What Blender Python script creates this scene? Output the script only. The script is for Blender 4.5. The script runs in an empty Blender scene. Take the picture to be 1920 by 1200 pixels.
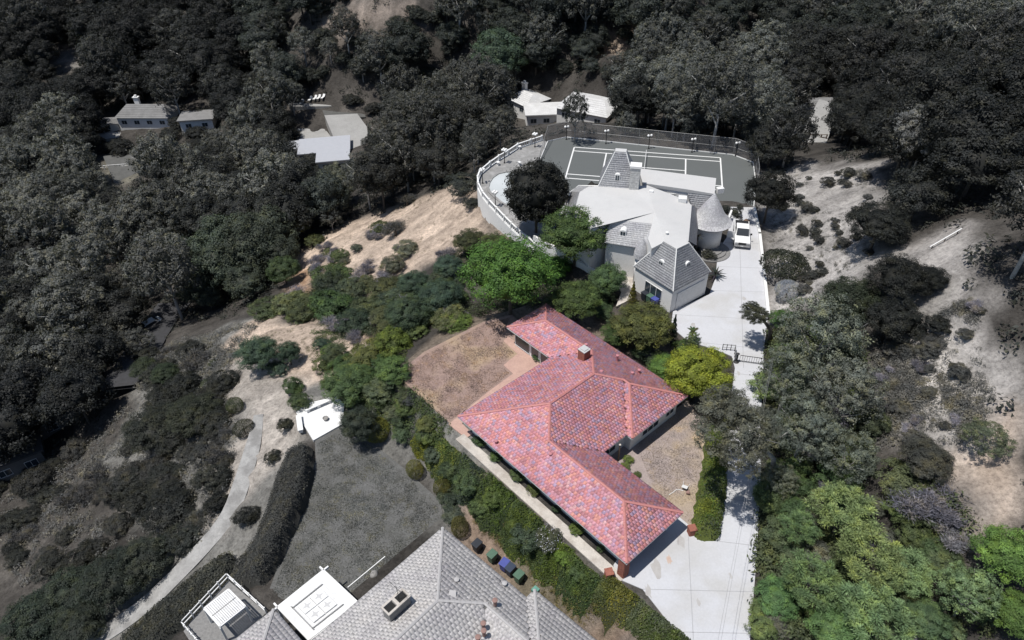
import bpy, bmesh, math, random
import numpy as np
from mathutils import Matrix, Vector

# ------------------------------------------------------------------ camera, sky, sun, exposure
SC = bpy.context.scene
COL = SC.collection
FPX, PITCH, ROLL, CAMH = 1340.0, 0.68118, -0.01876, 52.0
_f = np.array([0, math.cos(PITCH), -math.sin(PITCH)])
_r = np.array([1.0, 0, 0]); _u = np.cross(_r, _f)
RT = math.cos(ROLL) * _r + math.sin(ROLL) * _u
UP = -math.sin(ROLL) * _r + math.cos(ROLL) * _u
FW = _f
cam_d = bpy.data.cameras.new('camera'); cam = bpy.data.objects.new('camera', cam_d); COL.objects.link(cam)
cam.matrix_world = Matrix(((RT[0], UP[0], -FW[0], 0), (RT[1], UP[1], -FW[1], 0), (RT[2], UP[2], -FW[2], CAMH), (0, 0, 0, 1)))
cam_d.sensor_fit = 'HORIZONTAL'; cam_d.sensor_width = 36.0; cam_d.lens = 36.0 * FPX / 1920.0
cam_d.clip_start = 0.5; cam_d.clip_end = 3000.0
SC.camera = cam

SUN_EL, SHADOW_AZ = math.radians(71), math.radians(66)      # shadows run right and away
wd = bpy.data.worlds.new('World'); SC.world = wd; wd.use_nodes = True
wn = wd.node_tree; bg = wn.nodes['Background']
sky = wn.nodes.new('ShaderNodeTexSky'); sky.sky_type = 'NISHITA'; sky.sun_disc = False
sky.sun_elevation = SUN_EL; sky.sun_rotation = SHADOW_AZ + math.pi
sky.air_density = 1.0; sky.dust_density = 0.6; sky.ozone_density = 1.2
wn.links.new(sky.outputs[0], bg.inputs[0]); bg.inputs[1].default_value = 0.085
sd = bpy.data.lights.new('sun', 'SUN'); sd.energy = 4.6; sd.angle = math.radians(0.5); sd.color = (1.0, 0.965, 0.91)
sun = bpy.data.objects.new('sun', sd); COL.objects.link(sun)
_sdir = Vector((math.sin(SHADOW_AZ) * math.cos(SUN_EL), math.cos(SHADOW_AZ) * math.cos(SUN_EL), -math.sin(SUN_EL)))
sun.rotation_euler = _sdir.to_track_quat('-Z', 'Y').to_euler(); sun.location = (-20, 0, 90)
SC.view_settings.view_transform = 'Standard'; SC.view_settings.look = 'None'
SC.view_settings.exposure = 0.0; SC.view_settings.gamma = 1.0; SC.view_settings.use_curve_mapping = False
SC.render.engine = 'CYCLES'
SC.cycles.max_bounces = 5; SC.cycles.diffuse_bounces = 2; SC.cycles.glossy_bounces = 2
SC.cycles.transparent_max_bounces = 6; SC.cycles.transmission_bounces = 3
SC.cycles.use_denoising = True
SC.cycles.caustics_reflective = False; SC.cycles.caustics_refractive = False

# ------------------------------------------------------------------ where a sight line meets a level
def ray(px, py):
    d = FW + (px - 960) / FPX * RT - (py - 600) / FPX * UP
    return d
def at(px, py, z=0.0):
    d = ray(px, py); t = (z - CAMH) / d[2]
    return (d[0] * t, d[1] * t, z)
def A2(px, py, z=0.0):
    p = at(px, py, z); return (p[0], p[1])
def project(P):
    P = np.asarray(P, float); d = P - np.array([0, 0, CAMH])
    w = d @ FW
    return np.stack([960 + FPX * (d @ RT) / w, 600 - FPX * (d @ UP) / w], -1), FPX / w
def polyz(pts, z): return [A2(x, y, z) for x, y in pts]

def in_poly(px, py, poly):
    px = np.asarray(px, float); py = np.asarray(py, float); c = np.zeros(px.shape, bool)
    n = len(poly)
    for i in range(n):
        x0, y0 = poly[i]; x1, y1 = poly[(i + 1) % n]
        if y0 == y1: continue
        k = ((y0 > py) != (y1 > py)) & (px < (x1 - x0) * (py - y0) / (y1 - y0) + x0)
        c ^= k
    return c
def poly_dist(x, y, poly):          # signed: negative inside
    x = np.asarray(x, float); y = np.asarray(y, float); d = np.full(x.shape, 1e9)
    n = len(poly)
    for i in range(n):
        x0, y0 = poly[i]; x1, y1 = poly[(i + 1) % n]
        ex, ey = x1 - x0, y1 - y0; L = ex * ex + ey * ey + 1e-12
        t = np.clip(((x - x0) * ex + (y - y0) * ey) / L, 0, 1)
        d = np.minimum(d, np.hypot(x - x0 - t * ex, y - y0 - t * ey))
    return np.where(in_poly(x, y, poly), -d, d)
def sm(a, b, x):
    t = np.clip((np.asarray(x, float) - a) / (b - a), 0, 1); return t * t * (3 - 2 * t)
def vnoise(x, y, s, seed=0):        # smooth value noise, -1..1
    x = np.asarray(x, float) / s; y = np.asarray(y, float) / s
    xi = np.floor(x).astype(np.int64); yi = np.floor(y).astype(np.int64); fx = x - xi; fy = y - yi
    def h(a, b):
        n = (a * 374761393 + b * 668265263 + seed * 974711) & 0x7fffffff
        n = ((n ^ (n >> 13)) * 1274126177) & 0x7fffffff
        return (n % 100003) / 50001.5 - 1
    u = fx * fx * (3 - 2 * fx); v = fy * fy * (3 - 2 * fy)
    return (h(xi, yi) * (1 - u) + h(xi + 1, yi) * u) * (1 - v) + (h(xi, yi + 1) * (1 - u) + h(xi + 1, yi + 1) * u) * v

# ------------------------------------------------------------------ materials
MATS = {}
def nt(name):
    m = bpy.data.materials.new(name); m.use_nodes = True
    t = m.node_tree; b = t.nodes['Principled BSDF']; MATS[name] = m
    return m, t, b
def ramp(t, stops):
    r = t.nodes.new('ShaderNodeValToRGB'); e = r.color_ramp.elements
    while len(e) < len(stops): e.new(0.5)
    for k, (p, c) in zip(e, stops): k.position = p; k.color = (*c, 1)
    return r
def noise(t, scale, detail=4, rough=0.6, coord='pos'):
    n = t.nodes.new('ShaderNodeTexNoise'); n.inputs['Scale'].default_value = scale
    n.inputs['Detail'].default_value = detail; n.inputs['Roughness'].default_value = rough
    if coord == 'pos':
        g = t.nodes.new('ShaderNodeNewGeometry'); t.links.new(g.outputs['Position'], n.inputs['Vector'])
    else:
        g = t.nodes.new('ShaderNodeTexCoord'); t.links.new(g.outputs['Object'], n.inputs['Vector'])
    return n
def mixc(t, fac, a, b, mode='MIX'):
    m = t.nodes.new('ShaderNodeMix'); m.data_type = 'RGBA'; m.blend_type = mode
    for s, v in ((m.inputs[0], fac), (m.inputs[6], a), (m.inputs[7], b)):
        if hasattr(v, 'is_linked'): t.links.new(v, s)
        elif isinstance(v, (int, float)): s.default_value = v
        else: s.default_value = (*v, 1)
    return m.outputs[2]
def bump(t, b, src, strength=0.4, dist=0.05):
    n = t.nodes.new('ShaderNodeBump'); n.inputs['Strength'].default_value = strength; n.inputs['Distance'].default_value = dist
    t.links.new(src, n.inputs['Height']); t.links.new(n.outputs[0], b.inputs['Normal'])
def surf(name, c0, c1=None, scale=1.0, rough=0.85, bmp=0.0, c2=None, s2=None, spec=0.3, metal=0.0, fine=None, famt=0.14):
    """two-tone mottled surface; c2 adds larger patches, fine a small grain"""
    m, t, b = nt(name); c1 = c1 or tuple(x * 0.8 for x in c0)
    n = noise(t, scale); r = ramp(t, [(0.3, c1), (0.7, c0)]); t.links.new(n.outputs[0], r.inputs[0]); out = r.outputs[0]
    if c2:
        n2 = noise(t, s2 or scale * 0.2, 3); r2 = ramp(t, [(0.48, (0, 0, 0)), (0.62, (1, 1, 1))]); t.links.new(n2.outputs[0], r2.inputs[0])
        out = mixc(t, r2.outputs[0], out, c2)
    if fine:
        n3 = noise(t, fine, 2, 0.7); r3 = ramp(t, [(0.3, (1 - famt,) * 3), (0.7, (1 + famt * .6,) * 3)]); t.links.new(n3.outputs[0], r3.inputs[0])
        out = mixc(t, 1.0, out, r3.outputs[0], 'MULTIPLY')
    t.links.new(out, b.inputs['Base Color'])
    b.inputs['Roughness'].default_value = rough; b.inputs['Specular IOR Level'].default_value = spec; b.inputs['Metallic'].default_value = metal
    if bmp: bump(t, b, n.outputs[0], bmp)
    return m

# ------------------------------------------------------------------ mesh building
class MB:
    def __init__(s): s.v = []; s.f = []
    def quad(s, *p):
        k = len(s.v); s.v += [tuple(q) for q in p]; s.f.append(tuple(range(k, k + len(p)))); return s
    def box(s, x0, x1, y0, y1, z0, z1, M=None):
        P = [(x0, y0, z0), (x1, y0, z0), (x1, y1, z0), (x0, y1, z0), (x0, y0, z1), (x1, y0, z1), (x1, y1, z1), (x0, y1, z1)]
        if M is not None: P = [tuple(M @ Vector(p)) for p in P]
        k = len(s.v); s.v += P
        s.f += [tuple(k + i for i in q) for q in ((3, 2, 1, 0), (4, 5, 6, 7), (0, 1, 5, 4), (1, 2, 6, 5), (2, 3, 7, 6), (3, 0, 4, 7))]; return s
    def prism(s, poly, z0, z1):
        a = sum(poly[i][0] * poly[(i + 1) % len(poly)][1] - poly[(i + 1) % len(poly)][0] * poly[i][1] for i in range(len(poly)))
        if a < 0: poly = poly[::-1]
        n = len(poly); k = len(s.v)
        zz0 = z0 if hasattr(z0, '__len__') else [z0] * n; zz1 = z1 if hasattr(z1, '__len__') else [z1] * n
        s.v += [(p[0], p[1], zz0[i]) for i, p in enumerate(poly)] + [(p[0], p[1], zz1[i]) for i, p in enumerate(poly)]
        s.f.append(tuple(range(k + n, k + 2 * n))); s.f.append(tuple(range(k + n - 1, k - 1, -1)))
        for i in range(n): j = (i + 1) % n; s.f.append((k + i, k + j, k + n + j, k + n + i))
        return s
    def tube(s, pts, rad, n=8, cap=True):
        pts = [Vector(p) for p in pts]; rad = rad if hasattr(rad, '__len__') else [rad] * len(pts)
        k = len(s.v)
        for i, p in enumerate(pts):
            d = (pts[min(i + 1, len(pts) - 1)] - pts[max(i - 1, 0)]).normalized()
            a = d.orthogonal().normalized() if abs(d.z) < 0.99 else Vector((1, 0, 0)); b = d.cross(a).normalized()
            for j in range(n):
                t = 2 * math.pi * j / n; s.v.append(tuple(p + (a * math.cos(t) + b * math.sin(t)) * rad[i]))
        for i in range(len(pts) - 1):
            for j in range(n):
                q = (j + 1) % n; s.f.append((k + i * n + j, k + i * n + q, k + (i + 1) * n + q, k + (i + 1) * n + j))
        if cap:
            s.f.append(tuple(k + j for j in range(n))[::-1]); s.f.append(tuple(k + (len(pts) - 1) * n + j for j in range(n)))
        return s
    def lathe(s, c, prof, n=16):          # prof: (radius, z)
        k = len(s.v)
        for r, z in prof:
            for j in range(n):
                t = 2 * math.pi * j / n; s.v.append((c[0] + r * math.cos(t), c[1] + r * math.sin(t), c[2] + z))
        for i in range(len(prof) - 1):
            for j in range(n):
                q = (j + 1) % n; s.f.append((k + i * n + j, k + i * n + q, k + (i + 1) * n + q, k + (i + 1) * n + j))
        s.f.append(tuple(k + j for j in range(n))[::-1]); s.f.append(tuple(k + (len(prof) - 1) * n + j for j in range(n)))
        return s
    def build(s, name, mat, parent=None, smooth=False, bevel=0):
        me = bpy.data.meshes.new(name); me.from_pydata(s.v, [], s.f); me.update()
        if smooth: me.polygons.foreach_set('use_smooth', [True] * len(me.polygons))
        o = bpy.data.objects.new(name, me); COL.objects.link(o)
        me.materials.append(MATS[mat] if isinstance(mat, str) else mat)
        if parent is not None:
            o.parent = parent; o.matrix_parent_inverse = parent.matrix_basis.inverted()
        if bevel:
            b = o.modifiers.new('edge', 'BEVEL'); b.width = bevel; b.segments = 2; b.limit_method = 'ANGLE'
        return o
USED = set()
def tag(o, label=None, cat=None, group=None, kind=None):
    if label: o['label'] = label
    if cat: o['category'] = cat
    if group: o['group'] = group
    if kind: o['kind'] = kind
    return o
def thing(name, label, cat, loc=(0, 0, 0), rotz=0.0, group=None):
    o = bpy.data.objects.new(name, None); COL.objects.link(o); o.empty_display_size = 0.2
    o.location = loc; o.rotation_euler = (0, 0, rotz)
    bpy.context.view_layer.update() if False else None
    return tag(o, label, cat, group)
def frame(loc, rotz=0.0): return Matrix.Translation(Vector(loc)) @ Matrix.Rotation(rotz, 4, 'Z')
def local(mb, M):                         # bake a local mesh into world coordinates
    mb.v = [tuple(M @ Vector(p)) for p in mb.v]; return mb
def build_at(mb, name, mat, parent, **k):  # parent's children built in the parent's own frame
    o = mb.build(name, mat, None, **k); o.parent = parent; return o
def copy_tree(o, parent=None):
    c = o.copy(); COL.objects.link(c); c.parent = parent
    for ch in o.children: copy_tree(ch, c)
    return c

# ------------------------------------------------------------------ the lie of the land
CTRL = [(860,690,0),(1000,760,0),(1150,900,0),(1230,860,0),(1300,1100,0),(1390,800,0),(1380,1000,0),(1400,620,0),(1400,520,0),(1400,440,0),(1300,620,0),
 (1040,260,-1),(1200,300,-1),(1400,290,-1),(1390,380,-1),(930,350,-1),(970,290,-1),(1200,420,0),(990,430,-1),
 (1085,545,-2.2),(1040,535,-2.6),(960,540,-2.5),(905,570,-1.2),
 (912,425,-4.5),(880,400,-5.5),(850,425,-6.5),(780,420,-9.5),(700,470,-13),(620,480,-17),(560,490,-21),(600,530,-15.5),(720,560,-8),(800,560,-4),(860,500,-5),(780,500,-8),(680,530,-11),
 (640,590,-11.5),(540,640,-9.5),(480,690,-10),(640,670,-7.5),(700,700,-4.2),(745,720,-1.2),(590,600,-12),(690,620,-7),
 (540,598,-12),(500,560,-19),(430,560,-26),(400,730,-12.5),(330,680,-18),(300,760,-18),(220,820,-21),(130,830,-26),(60,800,-28),(100,950,-24),(250,900,-18),(360,880,-12.5),(420,800,-10),
 (455,900,-8.5),(400,990,-10),(320,1090,-12),(230,1190,-13.5),(150,1100,-19),(50,1100,-24),(0,1000,-28),
 (620,880,-5),(700,950,-5),(600,1050,-5),(800,900,-4.8),(520,850,-6.6),(500,960,-7),(450,1050,-8.5),(380,1120,-10.5),(600,790,-5),
 (850,1100,-4.6),(1000,1180,-3.8),(700,1150,-5),(930,1050,-4),(900,960,-3.2),(980,1030,-2.8),(1100,1150,-1.6),(1000,965,-.1),(1150,1085,0),(820,850,-3.2),(740,790,-3.6),(680,740,-4.5),(870,830,-.8),(1250,1170,0),
 (290,625,-27),(100,600,-32),(0,700,-32),(200,500,-34),(50,400,-36),(350,480,-30),(450,440,-26),(300,330,-34),(215,330,-36),(600,400,-23),(700,370,-20),(640,280,-30),(610,210,-30),(280,215,-34),(50,250,-38),
 (800,340,-14),(860,330,-8.5),(880,285,-11),(800,250,-25),(900,200,-27),(960,240,-19),(1050,190,-23),(1120,210,-21),(1250,200,-17),(1350,210,-15),(1470,215,-16),(1520,250,-15),(1530,205,-18),
 (1200,246,-5),(1050,228,-8),(1400,262,-6),(1460,285,-5),
 (0,100,-34),(150,100,-31),(300,100,-30),(400,50,-23),(550,20,-15),(700,50,-11),(700,120,-20),(850,50,-11),(960,0,-3),(960,100,-16),(1150,80,-9),(1150,140,-18),(1300,50,-8),(1400,100,-14),(1450,75,-14),(1600,80,-12),(1700,150,-8),(1800,50,-5),(1900,100,0),(0,0,-28),(250,0,-22),
 (1447,450,.4),(1450,560,.4),(1480,330,-.6),(1560,317,2),(1640,310,5),(1600,400,5),(1520,450,3),(1650,500,8),(1560,560,4),(1750,450,10),(1850,350,12),(1800,250,6),(1900,500,14),(1700,650,7),(1740,720,7),(1780,800,7),(1850,700,9),(1900,900,8),(1650,800,4),(1550,700,2),(1500,800,1.2),(1445,800,.3),(1435,1100,.2),(1600,1000,1.5),(1750,1000,4),(1850,1100,4),(1900,1180,3),(1500,1150,.5),(1650,1180,1)]
CP = [at(x, y, z) for x, y, z in CTRL] + [(0,0,-6),(-40,0,-14),(40,0,0),(20,10,-.5),(-80,40,-29),(80,30,9),(0,-40,-10),(-60,-40,-20),(60,-40,4),
 (0,330,26),(-150,320,12),(150,320,28),(-260,200,-16),(-220,100,-34),(220,150,26),(160,60,22),(-160,30,-36),(230,330,40),(-260,330,14),(0,430,55),(-260,430,45),(260,430,65),(110,130,10),(-260,-40,-30),(260,-40,25),(130,10,18)]
CP = np.array(CP)
def _tps(r2): return 0.5 * r2 * np.log(r2 + 1e-9)
_n = len(CP); _K = _tps(((CP[:, None, :2] - CP[None, :, :2]) ** 2).sum(-1)) + np.eye(_n) * 12.0
_P = np.c_[np.ones(_n), CP[:, :2]]
_W = np.linalg.solve(np.block([[_K, _P], [_P.T, np.zeros((3, 3))]]), np.r_[CP[:, 2], 0, 0, 0])

PADS = [  # (outline, level, blend metres)
 (polyz([(548,780),(562,752),(634,735),(656,752),(650,800),(588,836)], -5), -5.05, 1.5),
 (polyz([(590,800),(640,797),(700,830),(760,880),(832,945),(835,985),(700,1180),(560,1180),(480,1110),(540,980),(578,880)], -5), -5.0, 2.5),
 (polyz([(835,985),(1000,1105),(1130,1215),(1100,1400),(300,1500),(330,1190),(480,1120),(560,1180),(650,1140)], -4.6), -4.6, 1.5),
 (polyz([(911,350),(912,331),(945,306),(1003,276),(1028,262),(1062,256),(1378,289),(1414,304),(1420,345),(1418,390),(1100,352),(1060,400),(1050,440),(1002,452),(978,430),(938,388),(916,366)], -1), -1.0, 0.7),
 (polyz([(742,702),(800,655),(940,592),(1030,563),(1130,600),(1180,575),(1165,548),(1112,522),(1066,486),(1064,430),(1090,372),(1380,380),(1425,392),(1432,480),(1442,590),(1432,700),(1428,900),(1420,1040),(1405,1215),(1395,1600),(1330,1600),(1275,1205),(1240,1155),(1160,1088),(1000,968),(845,803)], 0), 0.0, 2.2),
]
def land(x, y, rough=True):
    x = np.atleast_1d(np.asarray(x, float)); y = np.atleast_1d(np.asarray(y, float)); sh = x.shape
    X = x.ravel(); Y = y.ravel(); z = np.empty(X.shape)
    for i in range(0, len(X), 20000):
        a, b = X[i:i + 20000], Y[i:i + 20000]
        r2 = (a[:, None] - CP[:, 0]) ** 2 + (b[:, None] - CP[:, 1]) ** 2
        z[i:i + 20000] = _tps(r2) @ _W[:_n] + _W[_n] + _W[_n + 1] * a + _W[_n + 2] * b
    if rough: z = z + 0.40 * vnoise(X, Y, 7, 1) + 0.20 * vnoise(X, Y, 2.1, 2) - 0.42 * np.abs(vnoise((X * .93 + Y * .37) / 6.0, (Y * .93 - X * .37) / 1.5, 1.0, 3)) ** .6 * (1 - .6 * sm(110, 160, Y))
    for poly, lv, bl in PADS:
        near = (X > min(p[0] for p in poly) - 6) & (X < max(p[0] for p in poly) + 6) & (Y > min(p[1] for p in poly) - 6) & (Y < max(p[1] for p in poly) + 6)
        if near.any():
            w = 1 - sm(0.2, bl, poly_dist(X[near], Y[near], poly)); z[near] = z[near] * (1 - w) + lv * w
    return z.reshape(sh)
def axis(a, b, c, d, s, g):
    mid = list(np.arange(b, c + 1e-6, s)); hi = [mid[-1]]; st = s
    while hi[-1] < d: st = min(st * g, 6); hi.append(hi[-1] + st)
    lo = [mid[0]]; st = s
    while lo[-1] > a: st = min(st * g, 6); lo.append(lo[-1] - st)
    return np.array(lo[:0:-1] + mid + hi[1:])
GX = axis(-260, -66, 70, 260, 0.9, 1.04); GY = axis(-45, 16, 130, 440, 0.9, 1.03)
GXX, GYY = np.meshgrid(GX, GY); GZ = land(GXX, GYY)
def tz(x, y):                              # bilinear look-up in the terrain grid
    x = np.asarray(x, float); y = np.asarray(y, float)
    i = np.clip(np.searchsorted(GX, x) - 1, 0, len(GX) - 2); j = np.clip(np.searchsorted(GY, y) - 1, 0, len(GY) - 2)
    fx = np.clip((x - GX[i]) / (GX[i + 1] - GX[i]), 0, 1); fy = np.clip((y - GY[j]) / (GY[j + 1] - GY[j]), 0, 1)
    return (GZ[j, i] * (1 - fx) + GZ[j, i + 1] * fx) * (1 - fy) + (GZ[j + 1, i] * (1 - fx) + GZ[j + 1, i + 1] * fx) * fy
TT = np.concatenate([np.linspace(15, 160, 600), np.linspace(160, 420, 300)])
def hit(px, py, lift=0.0):                 # where a sight line comes down to `lift` above the land
    d = ray(px, py); P = TT[:, None] * d[None, :] + np.array([0, 0, CAMH])
    g = P[:, 2] - tz(P[:, 0], P[:, 1]) - lift
    k = int(np.argmax(g < 0)) if (g < 0).any() else len(TT) - 1
    k = max(k, 1); a, b = g[k - 1], g[k]; t = TT[k - 1] + (TT[k] - TT[k - 1]) * (a / (a - b) if a != b else 0)
    return np.array([0, 0, CAMH]) + d * t
def G(px, py): p = hit(px, py); return (float(p[0]), float(p[1]), float(tz(p[0], p[1])))

# ------------------------------------------------------------------ terrain sheet, coloured by soil
m, t, b = nt('soil')
a_ = t.nodes.new('ShaderNodeAttribute'); a_.attribute_name = 'soil'
n1 = noise(t, 0.9, 6, 0.7); r1 = ramp(t, [(0.25, (0.5,) * 3), (0.48, (0.95,) * 3), (0.75, (1.32,) * 3)]); t.links.new(n1.outputs[0], r1.inputs[0])
n2 = noise(t, 3.2, 7, 0.78); r2 = ramp(t, [(0.32, (0.55,) * 3), (0.5, (1.0,) * 3), (0.68, (1.28,) * 3)]); t.links.new(n2.outputs[0], r2.inputs[0])
o_ = mixc(t, 1.0, a_.outputs[0], r1.outputs[0], 'MULTIPLY'); o_ = mixc(t, 1.0, o_, r2.outputs[0], 'MULTIPLY')
t.links.new(o_, b.inputs['Base Color']); b.inputs['Roughness'].default_value = 0.95; b.inputs['Specular IOR Level'].default_value = 0.15
bump(t, b, n2.outputs[0], 1.0, 0.28)

_gp, _ = project(np.stack([GXX.ravel(), GYY.ravel(), GZ.ravel()], -1))
_depth = (np.stack([GXX.ravel(), GYY.ravel(), GZ.ravel()], -1) - np.array([0, 0, CAMH])) @ FW
FX, FY = GXX.ravel(), GYY.ravel()
TAN, PALE, LITTER, GRASS, GREYD, OCH = (0.47, 0.377, 0.304), (0.47, 0.447, 0.43), (0.07, 0.064, 0.058), (0.17, 0.16, 0.13), (0.30, 0.285, 0.27), (0.38, 0.25, 0.165)
soil = np.tile(np.array(LITTER), (len(FX), 1)) * (1 + .35 * vnoise(FX, FY, 9, 21))[:, None] * (1 + .25 * vnoise(FX, FY, 2.5, 22))[:, None]
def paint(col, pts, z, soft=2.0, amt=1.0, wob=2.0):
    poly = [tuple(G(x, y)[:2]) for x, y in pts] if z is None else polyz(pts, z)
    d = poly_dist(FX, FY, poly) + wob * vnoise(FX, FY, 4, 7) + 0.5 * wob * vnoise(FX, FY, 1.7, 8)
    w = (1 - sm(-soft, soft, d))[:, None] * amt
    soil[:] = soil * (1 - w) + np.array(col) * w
SOILS = [
 ((.21,.204,.19), [(330,640),(470,600),(620,600),(760,700),(850,800),(1130,1075),(1280,1200),(1100,1210),(830,990),(800,900),(640,800),(560,800),(490,1000),(300,1200),(150,1200),(300,1000),(200,860)]),
 (TAN, [(480,600),(600,600),(660,640),(650,700),(590,720),(520,720),(440,700),(420,660)]),
 ((.40, .362, .325), [(390,690),(500,690),(570,720),(560,790),(520,860),(470,900),(420,980),(380,940),(420,860),(450,780),(400,740)]),
 (TAN, [(545,480),(640,425),(760,380),(860,345),(900,360),(930,400),(935,450),(880,470),(800,500),(760,540),(740,600),(700,600),(720,540),(640,540),(590,520),(560,560),(540,520)]),
 (OCH, [(545,490),(590,500),(575,580),(560,600),(545,540)]),
 (OCH, [(712,560),(735,545),(730,610),(708,620)]),
 ((.40, .378, .36), [(1430,390),(1440,330),(1520,308),(1650,306),(1660,400),(1640,470),(1600,520),(1540,560),(1490,570),(1440,600),(1445,480)]),
 ((.41, .385, .365), [(1660,480),(1720,440),(1800,420),(1820,480),(1780,520),(1830,560),(1870,600),(1880,700),(1890,800),(1920,860),(1920,960),(1840,1010),(1800,900),(1760,850),(1650,830),(1620,700),(1640,640),(1720,600)]),
 (TAN, [(1790,850),(1880,800),(1930,880),(1930,980),(1860,1010),(1830,1000),(1840,930)]),
 (GREYD, [(1700,560),(1760,560),(1790,700),(1800,820),(1740,820),(1690,700)]),
 ((0.46, 0.43, 0.40), [(1708,620),(1734,618),(1752,680),(1768,750),(1796,815),(1762,820),(1744,770),(1734,720),(1720,670)]),
 ((.25,.21,.18), [(600,40),(680,0),(780,10),(790,40),(720,60),(640,60)]),
 ((.30,.24,.19), [(1080,90),(1110,70),(1200,45),(1195,80),(1160,110),(1100,110)]),
 (GREYD, [(95,110),(120,85),(150,120),(100,125)]),
 (GRASS, [(190,290),(250,285),(260,345),(210,345)]),
]
for c_, p_ in SOILS: paint(c_, p_, None)
rill = np.abs(vnoise((FX * .93 + FY * .37) / 6.0, (FY * .93 - FX * .37) / 1.5, 1.0, 3)); soil *= (.84 + .58 * rill + .16 * vnoise(FX, FY, 3.1, 31))[:, None]
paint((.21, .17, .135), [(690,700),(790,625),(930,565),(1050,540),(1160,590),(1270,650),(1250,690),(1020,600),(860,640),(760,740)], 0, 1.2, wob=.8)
paint((0.30, 0.225, 0.175), [(880,940),(950,950),(1000,1040),(1130,1160),(1200,1210),(1110,1210),(1000,1100),(930,1050),(870,1010)], -3, 1.2)
paint((0.22, 0.19, 0.14), [(985,1045),(1080,1060),(1150,1150),(1080,1150),(1000,1100)], -2.5, 1.0)
me = bpy.data.meshes.new('terrain')
nx, ny = len(GX), len(GY)
idx = np.arange(nx * ny).reshape(ny, nx)
quads = np.stack([idx[:-1, :-1], idx[:-1, 1:], idx[1:, 1:], idx[1:, :-1]], -1).reshape(-1, 4)
gz = GZ.copy()
def mesh_np(name, V, Fq, mat, attrs=(), smooth=True):
    me = bpy.data.meshes.new(name); nv, nf, k = len(V), len(Fq), Fq.shape[1]
    me.vertices.add(nv); me.vertices.foreach_set('co', np.ascontiguousarray(V, np.float32).ravel())
    me.loops.add(nf * k); me.loops.foreach_set('vertex_index', np.ascontiguousarray(Fq, np.int32).ravel())
    me.polygons.add(nf); me.polygons.foreach_set('loop_start', np.arange(0, nf * k, k, dtype=np.int32))
    me.update(calc_edges=True)
    if smooth: me.polygons.foreach_set('use_smooth', np.ones(nf, bool))
    for an, typ, dat in attrs:
        a = me.attributes.new(an, typ, 'POINT')
        a.data.foreach_set('color' if 'COLOR' in typ else 'value', np.ascontiguousarray(dat, np.float32).ravel())
    me.materials.append(MATS[mat] if isinstance(mat, str) else mat)
    return me
def link(name, me, parent=None):
    o = bpy.data.objects.new(name, me); COL.objects.link(o); o.parent = parent; return o
for poly, lv, bl in PADS:                 # keep the soil just under the slabs laid on it
    gz -= 0.06 * (poly_dist(GXX, GYY, poly) < 0.3)
V = np.stack([GXX.ravel(), GYY.ravel(), gz.ravel()], -1)
terrain = link('terrain', mesh_np('terrain', V, quads, 'soil', [('soil', 'FLOAT_COLOR', np.c_[soil, np.ones(len(soil))])]))
tag(terrain, 'dry canyon hillside ground of tan dirt and leaf litter', kind='structure')
# ------------------------------------------------------------------ surface materials
def tones(name, stops, rough=0.6, spec=0.4, attr=True, bmp=0.3, amt=0.35):
    """colour chosen piece by piece: from the piece's own tone, or from the object when each piece is an object"""
    m, t, b = nt(name)
    if attr: s = t.nodes.new('ShaderNodeAttribute'); s.attribute_name = 'tone'; fac = s.outputs['Fac']
    else: s = t.nodes.new('ShaderNodeObjectInfo'); fac = s.outputs['Random']
    r = ramp(t, stops); r.color_ramp.interpolation = 'CONSTANT'; t.links.new(fac, r.inputs[0])
    n = noise(t, 6, 4, 0.7); q = ramp(t, [(0.3, (1 - amt,) * 3), (0.7, (1 + amt * 0.6,) * 3)]); t.links.new(n.outputs[0], q.inputs[0])
    big = noise(t, 0.45, 3, 0.6); qb = ramp(t, [(0.3, (0.84, 0.83, 0.86)), (0.55, (1.0,) * 3), (0.75, (1.1, 1.08, 1.05))]); t.links.new(big.outputs[0], qb.inputs[0])
    t.links.new(mixc(t, 1.0, mixc(t, 1.0, r.outputs[0], q.outputs[0], 'MULTIPLY'), qb.outputs[0], 'MULTIPLY'), b.inputs['Base Color'])
    b.inputs['Roughness'].default_value = rough; b.inputs['Specular IOR Level'].default_value = spec
    if bmp: bump(t, b, n.outputs[0], bmp, 0.02)
    return m
RED = [(0.0, (0.588, 0.244, 0.244)), (0.15, (0.598, 0.293, 0.341)), (0.30, (0.543, 0.232, 0.257)), (0.44, (0.632, 0.288, 0.244)), (0.55, (0.487, 0.288, 0.383)), (0.66, (0.564, 0.274, 0.320)), (0.77, (0.454, 0.202, 0.223)), (0.84, (0.421, 0.293, 0.404)), (0.91, (0.619, 0.352, 0.361)), (0.965, (0.377, 0.250, 0.320))]
tones('roof_tile_mix', RED); tones('roof_tile_one', RED, attr=False)
GRY = [(0.0, (0.513, 0.495, 0.484)), (0.25, (0.526, 0.507, 0.500)), (0.5, (0.500, 0.482, 0.471)), (0.75, (0.539, 0.519, 0.509))]
tones('grey_tile_mix', GRY, 0.8, 0.25); tones('grey_tile_one', GRY, 0.8, 0.25, attr=False)
SHG = [(0.0, (0.50, 0.50, 0.51)), (0.3, (0.53, 0.53, 0.54)), (0.6, (0.475, 0.475, 0.485)), (0.85, (0.55, 0.55, 0.56))]
tones('shingle_mix', SHG, 0.85, 0.2); tones('shingle_one', SHG, 0.85, 0.2, attr=False)
surf('red_cap', (0.49, 0.205, 0.185), (0.41, 0.175, 0.17), 2, 0.6, 0.2)
surf('grey_cap', (0.43, 0.42, 0.418), (0.37, 0.36, 0.36), 3, 0.85, 0.2)
surf('underlay', (0.16, 0.08, 0.07), scale=3); surf('grey_underlay', (0.12, 0.12, 0.12), scale=3)
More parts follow.
